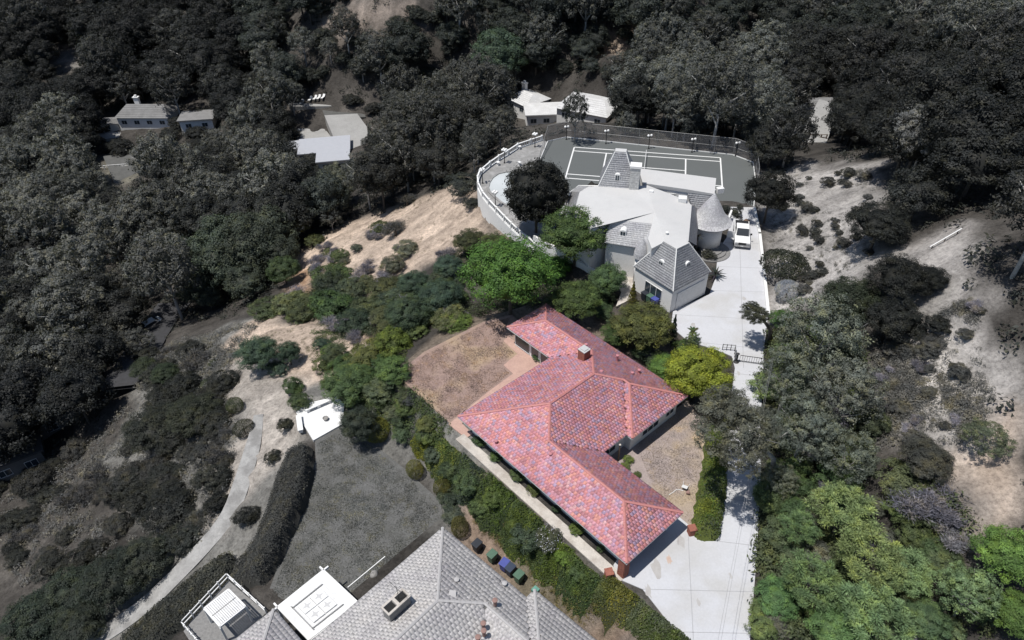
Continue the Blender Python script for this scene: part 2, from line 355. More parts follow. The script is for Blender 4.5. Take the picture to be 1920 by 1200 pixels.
surf('stucco', (0.82, 0.815, 0.80), (0.76, 0.755, 0.745), 2.5, 0.9, 0.25, fine=14)
surf('white_paint', (0.80, 0.80, 0.79), (0.70, 0.70, 0.69), 3, 0.55, 0.05)
surf('pale_roof', (0.535, 0.533, 0.53), (0.485, 0.483, 0.48), 0.5, 0.9, 0.1, c2=(0.51, 0.505, 0.50), s2=0.25, fine=7, famt=.05)
surf('concrete', (0.525, 0.532, 0.56), (0.485, 0.49, 0.512), 0.35, 0.85, 0, c2=(0.455, 0.452, 0.452), s2=0.16, fine=5, famt=.05)
surf('path_concrete', (0.56, 0.52, 0.47), (0.46, 0.425, 0.39), 0.8, 0.9, 0.15, c2=(0.40, 0.36, 0.32), s2=0.5, fine=7)
surf('trail_concrete', (0.37, 0.365, 0.355), (0.27, 0.265, 0.258), 0.9, 0.9, 0.3, c2=(0.23, 0.225, 0.218), s2=0.5, fine=6)
surf('bright_paving', (0.76, 0.76, 0.755), (0.68, 0.68, 0.675), 0.7, 0.8, 0.05, fine=5)
surf('asphalt', (0.055, 0.055, 0.06), (0.04, 0.04, 0.042), 2, 0.9, 0.2)
surf('dry_grass_lawn', (0.33, 0.235, 0.20), (0.25, 0.178, 0.155), 1.6, 0.95, 0.5, c2=(0.365, 0.27, 0.19), s2=0.16, fine=9, famt=.22)
surf('yard_dirt', (0.365, 0.305, 0.285), (0.29, 0.24, 0.225), 1.3, 0.95, 0.5, c2=(0.39, 0.31, 0.22), s2=0.14, fine=9, famt=.2)
surf('grey_lawn', (0.14, 0.14, 0.136), (0.11, 0.11, 0.107), 2.2, 0.95, 0.8, c2=(0.105, 0.105, 0.10), s2=0.3, fine=7, famt=.3)
surf('brick_paving', (0.50, 0.335, 0.275), (0.43, 0.28, 0.235), 1.2, 0.85, 0.15, fine=9)
surf('brick', (0.32, 0.13, 0.09), (0.24, 0.09, 0.07), 7, 0.85, 0.3)
surf('grey_brick', (0.25, 0.245, 0.24), (0.17, 0.168, 0.165), 5, 0.9, 0.4)
surf('stone', (0.62, 0.615, 0.60), (0.42, 0.417, 0.41), 3.5, 0.9, 0.8)
surf('court_paint', (0.114, 0.122, 0.121), (0.108, 0.116, 0.115), 0.3, 0.8, 0, fine=8, famt=.05)
surf('line_paint', (0.78, 0.78, 0.77), scale=5, rough=0.7)
surf('terrace_stone', (0.29, 0.285, 0.28), (0.21, 0.207, 0.20), 1.1, 0.9, 0.3, c2=(0.34, 0.335, 0.33), s2=0.5, fine=9)
surf('pool_plaster', (0.55, 0.575, 0.58), (0.47, 0.495, 0.50), 0.25, 0.15)
surf('dark_metal', (0.03, 0.03, 0.032), scale=6, rough=0.5); surf('grey_metal', (0.34, 0.34, 0.34), scale=4, rough=0.5, metal=0.3)
surf('dark_wood', (0.10, 0.07, 0.05), scale=4); surf('wood', (0.22, 0.15, 0.11), (0.15, 0.10, 0.07), 3)
surf('globe', (0.88, 0.88, 0.87), scale=3, rough=0.35)
surf('bin_blue', (0.075, 0.095, 0.33), scale=4, rough=0.5); surf('bin_navy', (0.035, 0.05, 0.085), scale=4, rough=0.5); surf('bin_green', (0.085, 0.155, 0.11), scale=4, rough=0.5)
surf('bin_dark', (0.03, 0.035, 0.045), scale=4, rough=0.5); surf('rubber', (0.02, 0.02, 0.02), scale=6, rough=0.8)
surf('car_paint', (0.80, 0.80, 0.80), (0.78, 0.78, 0.78), 2, 0.25, spec=0.5); surf('car_glass', (0.045, 0.05, 0.055), scale=1, rough=0.12, spec=0.6)
surf('chrome', (0.45, 0.45, 0.45), scale=3, rough=0.3, metal=0.7); surf('pink_vent', (0.50, 0.22, 0.24), scale=4)
surf('earthpot', (0.30, 0.19, 0.165), scale=4); surf('copper_green', (0.13, 0.30, 0.24), scale=4); surf('rock', (0.33, 0.32, 0.31), (0.22, 0.21, 0.2), 3, 0.9, 0.8)
surf('panel_grey', (0.42, 0.43, 0.46), (0.39, 0.40, 0.43), 1.5, 0.5)
m, t, b = nt('window_glass'); b.inputs['Base Color'].default_value = (0.03, 0.045, 0.06, 1); b.inputs['Roughness'].default_value = 0.06; b.inputs['Specular IOR Level'].default_value = 0.7
m, t, b = nt('water'); b.inputs['Base Color'].default_value = (0.62, 0.66, 0.66, 1); b.inputs['Roughness'].default_value = 0.04; b.inputs['Transmission Weight'].default_value = 0.75; b.inputs['IOR'].default_value = 1.33
m, t, b = nt('chain_link'); n_ = t.nodes.new('ShaderNodeBsdfTransparent'); x_ = t.nodes.new('ShaderNodeMixShader'); x_.inputs[0].default_value = 0.24
b.inputs['Base Color'].default_value = (0.30, 0.30, 0.31, 1); b.inputs['Roughness'].default_value = 0.6
t.links.new(n_.outputs[0], x_.inputs[1]); t.links.new(b.outputs[0], x_.inputs[2]); t.links.new(x_.outputs[0], t.nodes['Material Output'].inputs[0])
m, t, b = nt('lattice'); n_ = t.nodes.new('ShaderNodeBsdfTransparent'); x_ = t.nodes.new('ShaderNodeMixShader'); x_.inputs[0].default_value = 0.8
b.inputs['Base Color'].default_value = (0.8, 0.8, 0.79, 1)
t.links.new(n_.outputs[0], x_.inputs[1]); t.links.new(b.outputs[0], x_.inputs[2]); t.links.new(x_.outputs[0], t.nodes['Material Output'].inputs[0])

# ------------------------------------------------------------------ paved and planted ground
def slab(name, pts, z, h, mat, label, depth=0.25, px=True):
    poly = polyz(pts, z) if px else pts
    return tag(MB().prism(poly, z - depth, z + h).build(name, mat), label, kind='structure')
drive = slab('driveway', [(1262,583),(1330,552),(1342,520),(1346,470),(1366,440),(1366,388),(1412,389),(1424,450),(1434,540),(1440,590),(1433,650),(1428,760),(1426,900),(1419,1040),(1406,1200),(1396,1600),(1330,1600),(1278,1200),(1240,1150),(1205,1105),(1160,1086),(1150,1060),(1190,1000),(1250,950),(1292,985),(1300,1003),(1320,1016),(1343,1012),(1352,985),(1357,930),(1364,850),(1370,750),(1378,690),(1372,668),(1340,655),(1290,640),(1258,612)], 0, 0.03, 'concrete', 'pale concrete driveway running between the houses to the tennis court')
surf('joint', (0.36, 0.36, 0.375), (0.30, 0.30, 0.31), 2, 0.9)
for (x0, y0), (x1, y1) in [((1372,700),(1427,706)),((1371,770),(1427,776)),((1366,850),(1426,858)),((1358,935),(1424,943)),((1345,1015),(1420,1024)),((1205,1105),(1414,1110)),((1262,1185),(1408,1188)),((1290,1000),(1300,1200)),((1290,640),(1432,655)),((1262,590),(1437,600)),((1333,545),(1434,548)),((1345,500),(1429,503)),((1352,455),(1424,457)),((1385,392),(1394,690))]:
    a, c = np.array(at(x0, y0, 0)), np.array(at(x1, y1, 0)); d = (c - a) / np.linalg.norm(c - a); n_ = np.array([-d[1], d[0], 0]) * .025; k = MB(); u_ = np.array([0, 0, .034])
    q = k.quad(a - n_ + u_, c - n_ + u_, c + n_ + u_, a + n_ + u_).build('joint', 'joint'); q.parent = drive
surf('stain', (0.36, 0.345, 0.335), (0.44, 0.43, 0.425), 1.5, 0.9); surf('rust_stain', (0.46, 0.33, 0.27), (0.50, 0.42, 0.37), 2, 0.9)
_sr = random.Random(3)
for x0, y0, r0, mt_ in [(1255,1050,.5,'rust_stain'),(1230,1065,.9,'stain'),(1275,1015,.8,'stain'),(1310,1130,.35,'stain'),(1385,700,.4,'stain'),(1395,560,.5,'stain'),(1300,610,.6,'stain'),(1370,1080,.3,'stain'),(1215,1110,.7,'stain')]:
    cx, cy, _ = at(x0, y0, 0); k = MB(); k.quad(*[(cx + r0 * _sr.uniform(.5, 1.2) * math.cos(t_) * .45, cy + r0 * _sr.uniform(.5, 1.2) * math.sin(t_), .0345) for t_ in np.linspace(0, 6.28, 15)[:-1]]); q = k.build('stain', mt_); q.parent = drive
slab('back_lawn', [(742,702),(795,660),(905,604),(960,590),(1010,640),(990,700),(870,770),(846,796)], 0, 0.02, 'dry_grass_lawn', 'dried brown lawn behind the red roofed house')
slab('front_yard', [(1120,870),(1190,820),(1288,752),(1318,790),(1325,830),(1322,900),(1318,960),(1300,995),(1282,985),(1215,925)], 0, 0.02, 'yard_dirt', 'bare dirt and dry grass yard in front of the house')
slab('patio', [(944,640),(952,631),(1000,664),(1036,676),(1034,694),(965,736),(866,794),(886,814),(874,822),(841,796),(918,733),(962,701),(944,685),(970,664)], 0, 0.045, 'brick_paving', 'pinkish brick patio along the rear walls')
slab('lower_lawn', [(590,822),(640,800),(700,832),(760,880),(826,940),(832,975),(640,1140),(560,1150),(500,1120),(540,1010),(575,930),(592,860)], -5, 0.02, 'grey_lawn', 'grey green lawn sloping behind the grey roofed house')
slab('lawn_terrace', [(556,776),(570,760),(632,745),(646,760),(643,797),(588,828)], -5, 0.2, 'bright_paving', 'bright white paved terrace at the end of the lawn')
slab('court_surface', [(1027,266),(1062,258),(1374,291),(1412,305),(1417,345),(1412,391),(1362,388),(1320,378),(1090,358),(1062,372),(1000,330)], -1, 0.03, 'court_paint', 'grey painted tennis court surface')
slab('pool_terrace', [(896,349),(898,329),(920,309),(937,298),(972,276),(1018,261),(1026,267),(1000,330),(1062,372),(1055,425),(1030,450),(1003,463),(978,441),(948,413),(918,383),(904,367)], -1, 0.02, 'terrace_stone', 'grey stone terrace around the swimming pool', depth=4.5)
slab('rear_courtyard', [(1160,482),(1192,490),(1186,560),(1155,575),(1165,548),(1150,520)], 0, 0.05, 'path_concrete', 'pale courtyard beside the white garage')

def ribbon(name, pts, width, mat, label, lift=0.06, z=None, part_of=None):
    P = [np.array(G(x, y)) if z is None else np.array(at(x, y, z)) for x, y in pts]
    Q = []
    for a, c in zip(P[:-1], P[1:]):
        n = max(1, int(np.hypot(*(c - a)[:2]) / 1.0)); Q += [a + (c - a) * k / n for k in range(n)]
    Q.append(P[-1]); Q = np.array(Q)
    for _ in range(3): Q[1:-1] = (Q[:-2] + 2 * Q[1:-1] + Q[2:]) / 4
    d = np.gradient(Q[:, :2], axis=0); d /= np.linalg.norm(d, axis=1)[:, None]; nrm = np.stack([-d[:, 1], d[:, 0]], -1)
    w = np.array(width if hasattr(width, '__len__') else [width]); w = np.interp(np.linspace(0, 1, len(Q)), np.linspace(0, 1, len(w)), w) / 2
    mb = MB(); L = Q[:, :2] + nrm * w[:, None]; R = Q[:, :2] - nrm * w[:, None]
    if z is None:
        zz = np.maximum(np.maximum(tz(L[:, 0], L[:, 1]), tz(R[:, 0], R[:, 1])), tz(Q[:, 0], Q[:, 1])) + lift
        for _ in range(6): zz[1:-1] = np.maximum(zz[1:-1], 0) * 0 + (zz[:-2] + 2 * zz[1:-1] + zz[2:]) / 4
        zz = zz + 0.05
    else: zz = np.full(len(Q), z + lift)
    k = len(mb.v)
    for i in range(len(Q)):
        mb.v += [(L[i, 0], L[i, 1], zz[i]), (R[i, 0], R[i, 1], zz[i]), (L[i, 0], L[i, 1], zz[i] - 0.6), (R[i, 0], R[i, 1], zz[i] - 0.6)]
    for i in range(len(Q) - 1):
        a, c = 4 * i, 4 * i + 4
        mb.f += [(a, a + 1, c + 1, c), (a + 2, c + 2, c + 3, a + 3), (a, c, c + 2, a + 2), (a + 1, a + 3, c + 3, c + 1)]
    return tag(mb.build(name, mat), label, kind='structure')
ribbon('footpath', [(486,780),(482,810),(470,860),(455,910),(435,965),(405,1005),(365,1050),(325,1090),(270,1140),(200,1190),(120,1240)], [1.1,1.7,1.8,1.8,1.9,2.0,2.2], 'trail_concrete', 'pale concrete footpath winding down the hillside')
ribbon('garden_path', [(lambda q: tuple(project([(-5.29869 + u * .65706 - .12 * -.75383 * -1, 46.68528 - u * .75383 - .12 * .65706, 0)])[0][0]))(u) for u in np.linspace(.2, 20.8, 9)], 1.0, 'path_concrete', 'narrow pale concrete path along the garden side of the house', z=0, lift=0.05)
ribbon('canyon_road', [(330,575),(300,612),(285,640),(262,690),(235,740)], 6.0, 'asphalt', 'shaded asphalt road at the bottom of the canyon', lift=0.15)
#ribbon('trail', [(1718,620),(1730,660),(1745,710),(1755,760),(1772,810)], [1.6,1.3,2.0,2.4], 'yard_dirt', 'dusty pale trail along the hill crest', lift=0.0)

# ------------------------------------------------------------------ tiled hip roofs
def hip_roof(parent, rects, org, yaw, ze, slope, cw, ch, mats, n_ind, seed, cap=0.125, tname='tile', show=None, lip=1.0):
    ux = np.array([math.cos(yaw), math.sin(yaw)]); vx = np.array([-math.sin(yaw), math.cos(yaw)]); th = math.atan(slope); co = math.cos(th)
    def W(u, v, h): return np.array([org[0] + u * ux[0] + v * vx[0], org[1] + u * ux[1] + v * vx[1], ze + h])
    def rh(r, u, v): return np.minimum(np.minimum(u - r[0], r[1] - u), np.minimum(v - r[2], r[3] - v))
    def H(u, v):
        return np.max([rh(r, u, v) for r in rects], axis=0)
    for k, r in enumerate(rects):       # boards under the tiles
        u0, u1, v0, v1 = r; w = min(u1 - u0, v1 - v0) / 2; dz = -0.05 - 0.006 * k
        if u1 - u0 > v1 - v0: a, c = (u0 + w, (v0 + v1) / 2), (u1 - w, (v0 + v1) / 2)
        else: a, c = ((u0 + u1) / 2, v0 + w), ((u0 + u1) / 2, v1 - w)
        e = 0.02 + 0.004 * k
        C = [W(u0 + e, v0 + e, dz), W(u1 - e, v0 + e, dz), W(u1 - e, v1 - e, dz), W(u0 + e, v1 - e, dz)]; T = [W(*a, w * slope + dz), W(*c, w * slope + dz)]
        mb = MB()
        if u1 - u0 > v1 - v0: mb.quad(C[0], C[1], T[1], T[0]).quad(C[1], C[2], T[1]).quad(C[2], C[3], T[0], T[1]).quad(C[3], C[0], T[0])
        else: mb.quad(C[0], C[1], T[0]).quad(C[1], C[2], T[1], T[0]).quad(C[2], C[3], T[1]).quad(C[3], C[0], T[0], T[1])
        mb.quad(C[3], C[2], C[1], C[0])
        mb.build('roof_deck', mats['deck'], parent)
        fb = MB()                          # fascia boards where the eave is the roof's own edge
        n = 24
        for i in range(4):
            P, Q = [(u0, v0), (u1, v0), (u1, v1), (u0, v1)][i], [(u1, v0), (u1, v1), (u0, v1), (u0, v0)][i]
            run = []
            for j in range(n + 1):
                q = (P[0] + (Q[0] - P[0]) * j / n, P[1] + (Q[1] - P[1]) * j / n)
                others = [rh(o, q[0], q[1]) for kk, o in enumerate(rects) if kk != k]
                free = not others or max(others) < 0.02 and not any(abs(x) < 0.02 and kk2 < k for kk2, x in enumerate([rh(o, q[0], q[1]) for o in rects]) if kk2 != k)
                if free: run.append(q)
                if (not free or j == n) and len(run) > 1:
                    a3, b3 = W(*run[0], 0), W(*run[-1], 0)
                    fb = MB(); fb.quad(a3 - [0, 0, 0.22], b3 - [0, 0, 0.22], b3 - [0, 0, 0.0], a3 - [0, 0, 0.0]); fb.build('fascia', mats['fascia'], parent); run = []
                elif not free: run = []
    rng = np.random.default_rng(seed)
    cells = []                             # every tile: centre, eave direction, up-slope direction
    for k, r in enumerate(rects):
        u0, u1, v0, v1 = r
        for side in range(4):
            horiz = side < 2               # eave runs along u
            span = (u0, u1) if horiz else (v0, v1); depth = min(u1 - u0, v1 - v0) / 2
            rows = int(depth / (ch * co)) + 1
            for i in range(rows):
                d = (i + 0.5) * ch * co
                j = np.arange(math.floor(span[0] / cw) - 1, math.ceil(span[1] / cw) + 1); s = (j + (0.5 if i % 2 else 0.0) + 0.5) * cw
                s = s[(s > span[0]) & (s < span[1])]; dd = np.full(s.shape, d)
                if side == 0: u, v = s, v0 + dd
                elif side == 1: u, v = s, v1 - dd
                elif side == 2: u, v = u0 + dd, s
                else: u, v = u1 - dd, s
                ok = (rh(r, u, v) > d - 1e-6) & (H(u, v) < d + 1e-6)
                for k2 in range(k):        # the same plane already laid by an earlier wing
                    q = rects[k2]; e2 = [q[2], q[3], q[0], q[1]][side]; e1 = [v0, v1, u0, u1][side]
                    if abs(e1 - e2) < 1e-6: ok &= ~(rh(q, u, v) > d - 1e-6)
                for a, c in zip(u[ok], v[ok]): cells.append((a, c, d * slope, side))
    cells = np.array(cells)
    DIR = {0: (ux, vx), 1: (-ux, -vx), 2: (-vx, ux), 3: (vx, -ux)}
    B = np.array([(-.5, -.62, .018), (.5, -.62, .018), (.5, .56, -.01), (-.5, .56, -.01), (-.5, -.62, .052), (.5, -.62, .052), (.5, .56, .012), (-.5, .56, .012)])
    B = B * np.array([cw * 0.998, ch, lip]); QF = np.array([(4, 5, 6, 7), (0, 1, 5, 4), (1, 2, 6, 5), (3, 0, 4, 7)])
    Ms = []
    for a, c, h, side in cells:
        e, s_ = DIR[int(side)]; X = np.array([e[0], e[1], 0]); Y = np.array([s_[0] * co, s_[1] * co, math.sin(th)]); Z = np.cross(X, Y)
        Ms.append((X, Y, Z, W(a, c, h)))
    X = np.array([q[0] for q in Ms]); Y = np.array([q[1] for q in Ms]); Z = np.array([q[2] for q in Ms]); O = np.array([q[3] for q in Ms])
    pxy, sc = project(O); view = O - np.array([0, 0, CAMH]); view /= np.linalg.norm(view, axis=1)[:, None]
    seen = (pxy[:, 0] > 0) & (pxy[:, 0] < 1920) & (pxy[:, 1] > 0) & (pxy[:, 1] < 1198)
    score = sc ** 2 * np.maximum(-(view * Z).sum(1), 0) * seen
    if show is not None: score = score * show(pxy)
    top = set(np.argsort(-score)[:n_ind].tolist()) if n_ind else set()
    rest = np.array([i for i in range(len(O)) if i not in top])
    jit = 1 + rng.uniform(-.003, .003, (len(rest), 8, 1)); lift = rng.uniform(-.004, .008, (len(rest), 1, 1))
    P = B[None] * jit
    Vv = O[rest][:, None] + P[..., 0:1] * X[rest][:, None] + P[..., 1:2] * Y[rest][:, None] + (P[..., 2:3] + lift) * Z[rest][:, None]
    Fq = (QF[None] + 8 * np.arange(len(rest))[:, None, None]).reshape(-1, 4)
    tone = np.repeat(rng.random(len(rest)), 8)
    o = link('roof_tiles', mesh_np('roof_tiles', Vv.reshape(-1, 3), Fq, mats['mix'], [('tone', 'FLOAT', tone)], smooth=False), parent)
    o.matrix_parent_inverse = parent.matrix_basis.inverted(); o['kind'] = 'stuff'
    if top:
        tm = mesh_np(tname, B, QF, mats['one'], smooth=False); inv = parent.matrix_basis.inverted()
        for i in top:
            q = link(tname, tm, parent); q.matrix_parent_inverse = inv
            M = Matrix(((X[i][0], Y[i][0], Z[i][0], O[i][0]), (X[i][1], Y[i][1], Z[i][1], O[i][1]), (X[i][2], Y[i][2], Z[i][2], O[i][2]), (0, 0, 0, 1)))
            q.matrix_basis = M
    # ridge and hip caps
    for k, r in enumerate(rects):
        u0, u1, v0, v1 = r; w = min(u1 - u0, v1 - v0) / 2
        if u1 - u0 > v1 - v0: a, c = np.array([u0 + w, (v0 + v1) / 2]), np.array([u1 - w, (v0 + v1) / 2])
        else: a, c = np.array([(u0 + u1) / 2, v0 + w]), np.array([(u0 + u1) / 2, v1 - w])
        lines = [(a, c)] + [(np.array(p), a if np.hypot(*(a - p)) < np.hypot(*(c - p)) else c) for p in ((u0, v0), (u1, v0), (u1, v1), (u0, v1))]
        if u1 - u0 > v1 - v0: lines[2:4] = [(np.array((u1, v0)), c), (np.array((u1, v1)), c)]; lines[1] = (np.array((u0, v0)), a); lines[4] = (np.array((u0, v1)), a)
        else: lines[1:] = [(np.array((u0, v0)), a), (np.array((u1, v0)), a), (np.array((u1, v1)), c), (np.array((u0, v1)), c)]
        for p, q in lines:
            L = np.hypot(*(q - p));
            if L < 0.2: continue
            d = (q - p) / L; nn = np.array([-d[1], d[0]]); mb = MB(); n = max(1, int(L / 0.42))
            for i in range(n):
                m0 = p + (q - p) * (i + 0.5) / n; h0 = H(*m0); 
                if abs(rh(r, *m0) - h0) > 0.01: continue
                if H(*(m0 + 0.2 * nn)) + H(*(m0 - 0.2 * nn)) > 2 * h0 - 0.1: continue
                s0, s1 = p + (q - p) * i / n, p + (q - p) * (i + 1.12) / n
                h_0, h_1 = rh(r, *s0) * slope, min(rh(r, *s1), w) * slope
                side = cap * slope * (1 if abs(h_1 - h_0) < 0.02 else 0.6)
                A, C = W(*s0, h_0 + 0.125), W(*s1, h_1 + 0.10)
                Al, Ar = W(*(s0 + nn * cap), h_0 - side + 0.085), W(*(s0 - nn * cap), h_0 - side + 0.085); Cl, Cr = W(*(s1 + nn * cap * .86), h_1 - side + 0.07), W(*(s1 - nn * cap * .86), h_1 - side + 0.07)
                low = np.array([0, 0, 0.06])
                mb.quad(Al, Cl, C, A).quad(A, C, Cr, Ar).quad(Al, A, Ar, Ar - low, Al - low).quad(Al - low, Cl - low, Cl, Al).quad(Ar, Cr, Cr - low, Ar - low)
            if mb.v: mb.build('ridge_cap', mats['cap'], parent)
    return W, H

def bricks(parent, cx, cy, z0, z1, wx, wy, yaw, mat, bl=0.4, bh=0.2, name='brick', gap=0.02, core=True):
    """a pier of separate bricks round a solid core"""
    M = frame((cx, cy, 0), yaw)
    if core: local(MB().box(-wx / 2 + .02, wx / 2 - .02, -wy / 2 + .02, wy / 2 - .02, z0, z1 - .01), M).build('core', 'grey_brick' if 'grey' in mat else 'stucco', parent)
    rows = max(1, round((z1 - z0) / bh)); bh = (z1 - z0) / rows; cache = {}
    for i in range(rows):
        for s in range(4):
            Lr = wx if s % 2 == 0 else wy; n = max(1, round(Lr / bl)); w = Lr / n; off = (i % 2) * w / 2
            x = -Lr / 2
            edges = [x] + [x + off + w * j for j in range(n + 1) if x + off + w * j > x + 1e-3 and x + off + w * j < Lr / 2 - 1e-3] + [Lr / 2]
            for a, c in zip(edges[:-1], edges[1:]):
                key = (round(c - a, 3),)
                if key not in cache:
                    h = (c - a) / 2 - gap / 2
                    cache[key] = MB().box(-h, h, -.035, .02, -bh / 2 + gap / 2, bh / 2 - gap / 2)
                    me = bpy.data.meshes.new(name); me.from_pydata(cache[key].v, [], cache[key].f); me.materials.append(MATS[mat]); cache[key] = me
                o = link(name, cache[key], parent); o.matrix_parent_inverse = parent.matrix_basis.inverted()
                off_y = (wy if s % 2 == 0 else wx) / 2 - 0.02 + 0.03 - 0.01
                o.matrix_basis = M @ Matrix.Rotation(s * math.pi / 2, 4, 'Z') @ Matrix.Translation(((a + c) / 2, -off_y, z0 + (i + .5) * bh))

def window(parent, c, n, w, h, panes=1, mat='white_paint', depth=0.06, rows=1):
    """frame, panes: c is the middle of the opening on the wall, n the outward direction (angle)"""
    M = Matrix.Translation(Vector(c)) @ Matrix.Rotation(n + math.pi / 2, 4, 'Z')    # local -y points outward
    fb = MB(); t_ = 0.05
    fb.box(-w / 2, w / 2, -depth, 0.02, h / 2 - t_, h / 2).box(-w / 2, w / 2, -depth, 0.02, -h / 2, -h / 2 + t_)
    for k in range(panes + 1):
        x = -w / 2 + w * k / panes; x = min(max(x, -w / 2 + t_ / 2), w / 2 - t_ / 2)
        fb.box(x - t_ / 2, x + t_ / 2, -depth + .004, 0.016, -h / 2 + t_, h / 2 - t_)
    for k in range(1, rows):
        zz = -h / 2 + h * k / rows
        for j in range(panes): fb.box(-w / 2 + w * j / panes + t_ / 2, -w / 2 + w * (j + 1) / panes - t_ / 2, -depth + .008, 0.012, zz - .02, zz + .02)
    f = local(fb, M).build('window', mat, parent)
    for k in range(panes):
        x0, x1 = -w / 2 + w * k / panes + t_ / 2, -w / 2 + w * (k + 1) / panes - t_ / 2
        p = local(MB().box(x0, x1, -depth * .5, -depth * .5 + .01, -h / 2 + t_, h / 2 - t_), M).build('pane', 'window_glass'); p.parent = f
    return f

# ------------------------------------------------------------------ the red tiled house
HA, HY = (-5.29869, 46.68528), -0.85389
HL, W1, W2, HV, VE, HE_, HN_, VN, SL, EZ = 20.99136, 6.97065, 12.24053, 18.08926, 9.9901, 0.69262, 6.76577, 12.14349, 0.34331, 2.6
ux, vx = (math.cos(HY), math.sin(HY)), (-math.sin(HY), math.cos(HY))
def HW(u, v, z=0.0): return (HA[0] + u * ux[0] + v * vx[0], HA[1] + u * ux[1] + v * vx[1], z)
red = thing('red_tiled_house', 'sprawling white house under a hipped roof of mottled red clay tiles', 'house', HW(0, 0))
OVH, OSW = 0.62, 1.15
wall_poly = [(OVH, OSW), (HL - 6.1, OSW), (HL - 6.1, W1 - OVH), (W2 - OVH, W1 - OVH), (W2 - OVH, VE + OVH), (W2 + HE_ - OVH, VE + OVH), (W2 + HE_ - OVH, HV - OVH), (-HN_ + OVH, HV - OVH), (-HN_ + OVH, VN + OVH), (OVH, VN + OVH)]
MB().prism([HW(*p)[:2] for p in wall_poly], -0.3, EZ - 0.06).build('wall', 'stucco', red)
gp = [(HL - 6.12, OSW), (HL - 0.75, OSW), (HL - 0.75, OSW + 0.22), (HL - 6.12, OSW + 0.22)]           # garage: side walls, open front
MB().prism([HW(*p)[:2] for p in gp], -0.3, EZ - 0.06).build('garage_wall', 'stucco', red)
gp = [(HL - 6.12, W1 - OVH - .22), (HL - 0.75, W1 - OVH - .22), (HL - 0.75, W1 - OVH), (HL - 6.12, W1 - OVH)]
MB().prism([HW(*p)[:2] for p in gp], -0.3, EZ - 0.06).build('garage_wall', 'stucco', red)
MB().prism([HW(*p)[:2] for p in [(HL - 1.5, OSW + .3), (HL - 1.42, OSW + .3), (HL - 1.42, W1 - OVH - .3), (HL - 1.5, W1 - OVH - .3)]], 0.02, EZ - .1).build('garage_door', 'wood', red)
hip_roof(red, [(0, HL, 0, W1), (0, W2, 0, HV), (-HN_, W2, VN, HV), (0, W2 + HE_, VE, HV)], HA, HY, EZ, SL, 0.31, 0.30,
         dict(deck='underlay', fascia='white_paint', mix='roof_tile_mix', one='roof_tile_one', cap='red_cap'), 300, 5, lip=.5)
pp = thing('brick_pier', 'brown brick pier at the garage corner beside the path', 'pier', HW(HL - .55, .45, 0))
bricks(pp, *HW(HL - .55, .45)[:2], 0, EZ - .32, .62, .62, HY, 'brick', .3, .15)
# chimney: (px top 1095,650)
cu, cv_ = 3.2, 13.4
_best = min(((abs(project([HW(u, v, EZ + 2.3)])[0][0][0] - 1095) + abs(project([HW(u, v, EZ + 2.3)])[0][0][1] - 655), u, v) for u in np.arange(0, 9, .1) for v in np.arange(9, 18, .1)))
cu, cv_ = _best[1], _best[2]
chm = MB(); Mch = frame(HW(cu, cv_), HY)
local(chm.box(-.42, .42, -.42, .42, EZ + .3, EZ + 2.25), Mch).build('chimney', 'brick', red)
cp_ = [o for o in red.children if o.name.startswith('chimney')][0]
for dz in np.arange(EZ + .8, EZ + 2.2, .13):
    q = local(MB().box(-.435, .435, -.435, .435, dz, dz + .105), Mch).build('brick_course', 'brick'); q.parent = cp_; q.matrix_parent_inverse = cp_.parent.matrix_basis.inverted() @ Matrix.Identity(4) if False else Matrix.Identity(4); q.matrix_parent_inverse = (red.matrix_basis @ cp_.matrix_parent_inverse).inverted()
q = local(MB().box(-.47, .47, -.47, .47, EZ + 2.25, EZ + 2.34).box(-.3, .3, -.3, .3, EZ + 2.34, EZ + 2.42), Mch).build('chimney_cap', 'concrete'); q.parent = cp_; q.matrix_parent_inverse = (red.matrix_basis @ cp_.matrix_parent_inverse).inverted()
def sub(mb, name, mat, part, **k):
    """a sub-part built in world coordinates under a part that was itself built in world coordinates"""
    q = mb.build(name, mat, None, **k); q.parent = part; q.matrix_parent_inverse = (part.parent.matrix_basis @ part.matrix_parent_inverse).inverted(); return q
def roofvent(parent, px, py, zc, mat, r=.13, h=.45, name='roof_vent'):
    x, y, _ = at(px, py, zc); MB().lathe((x, y, zc - h), [(r * .9, -.25), (r * .9, h * .8), (r * 1.35, h * .8), (r * 1.35, h), (r * .5, h * 1.1)], 10).build(name, mat, parent)
for x_, y_, z_ in [(996,770,3.9),(1008,773,3.9),(997,787,3.7),(984,791,3.6),(1032,850,3.7),(1158,666,3.9),(1128,695,4.4),(1199,693,3.5),(1186,698,3.6),(1099,645,4.2),(930,826,3.1),(1097,892,3.4)]: roofvent(red, x_, y_, z_, 'pink_vent')
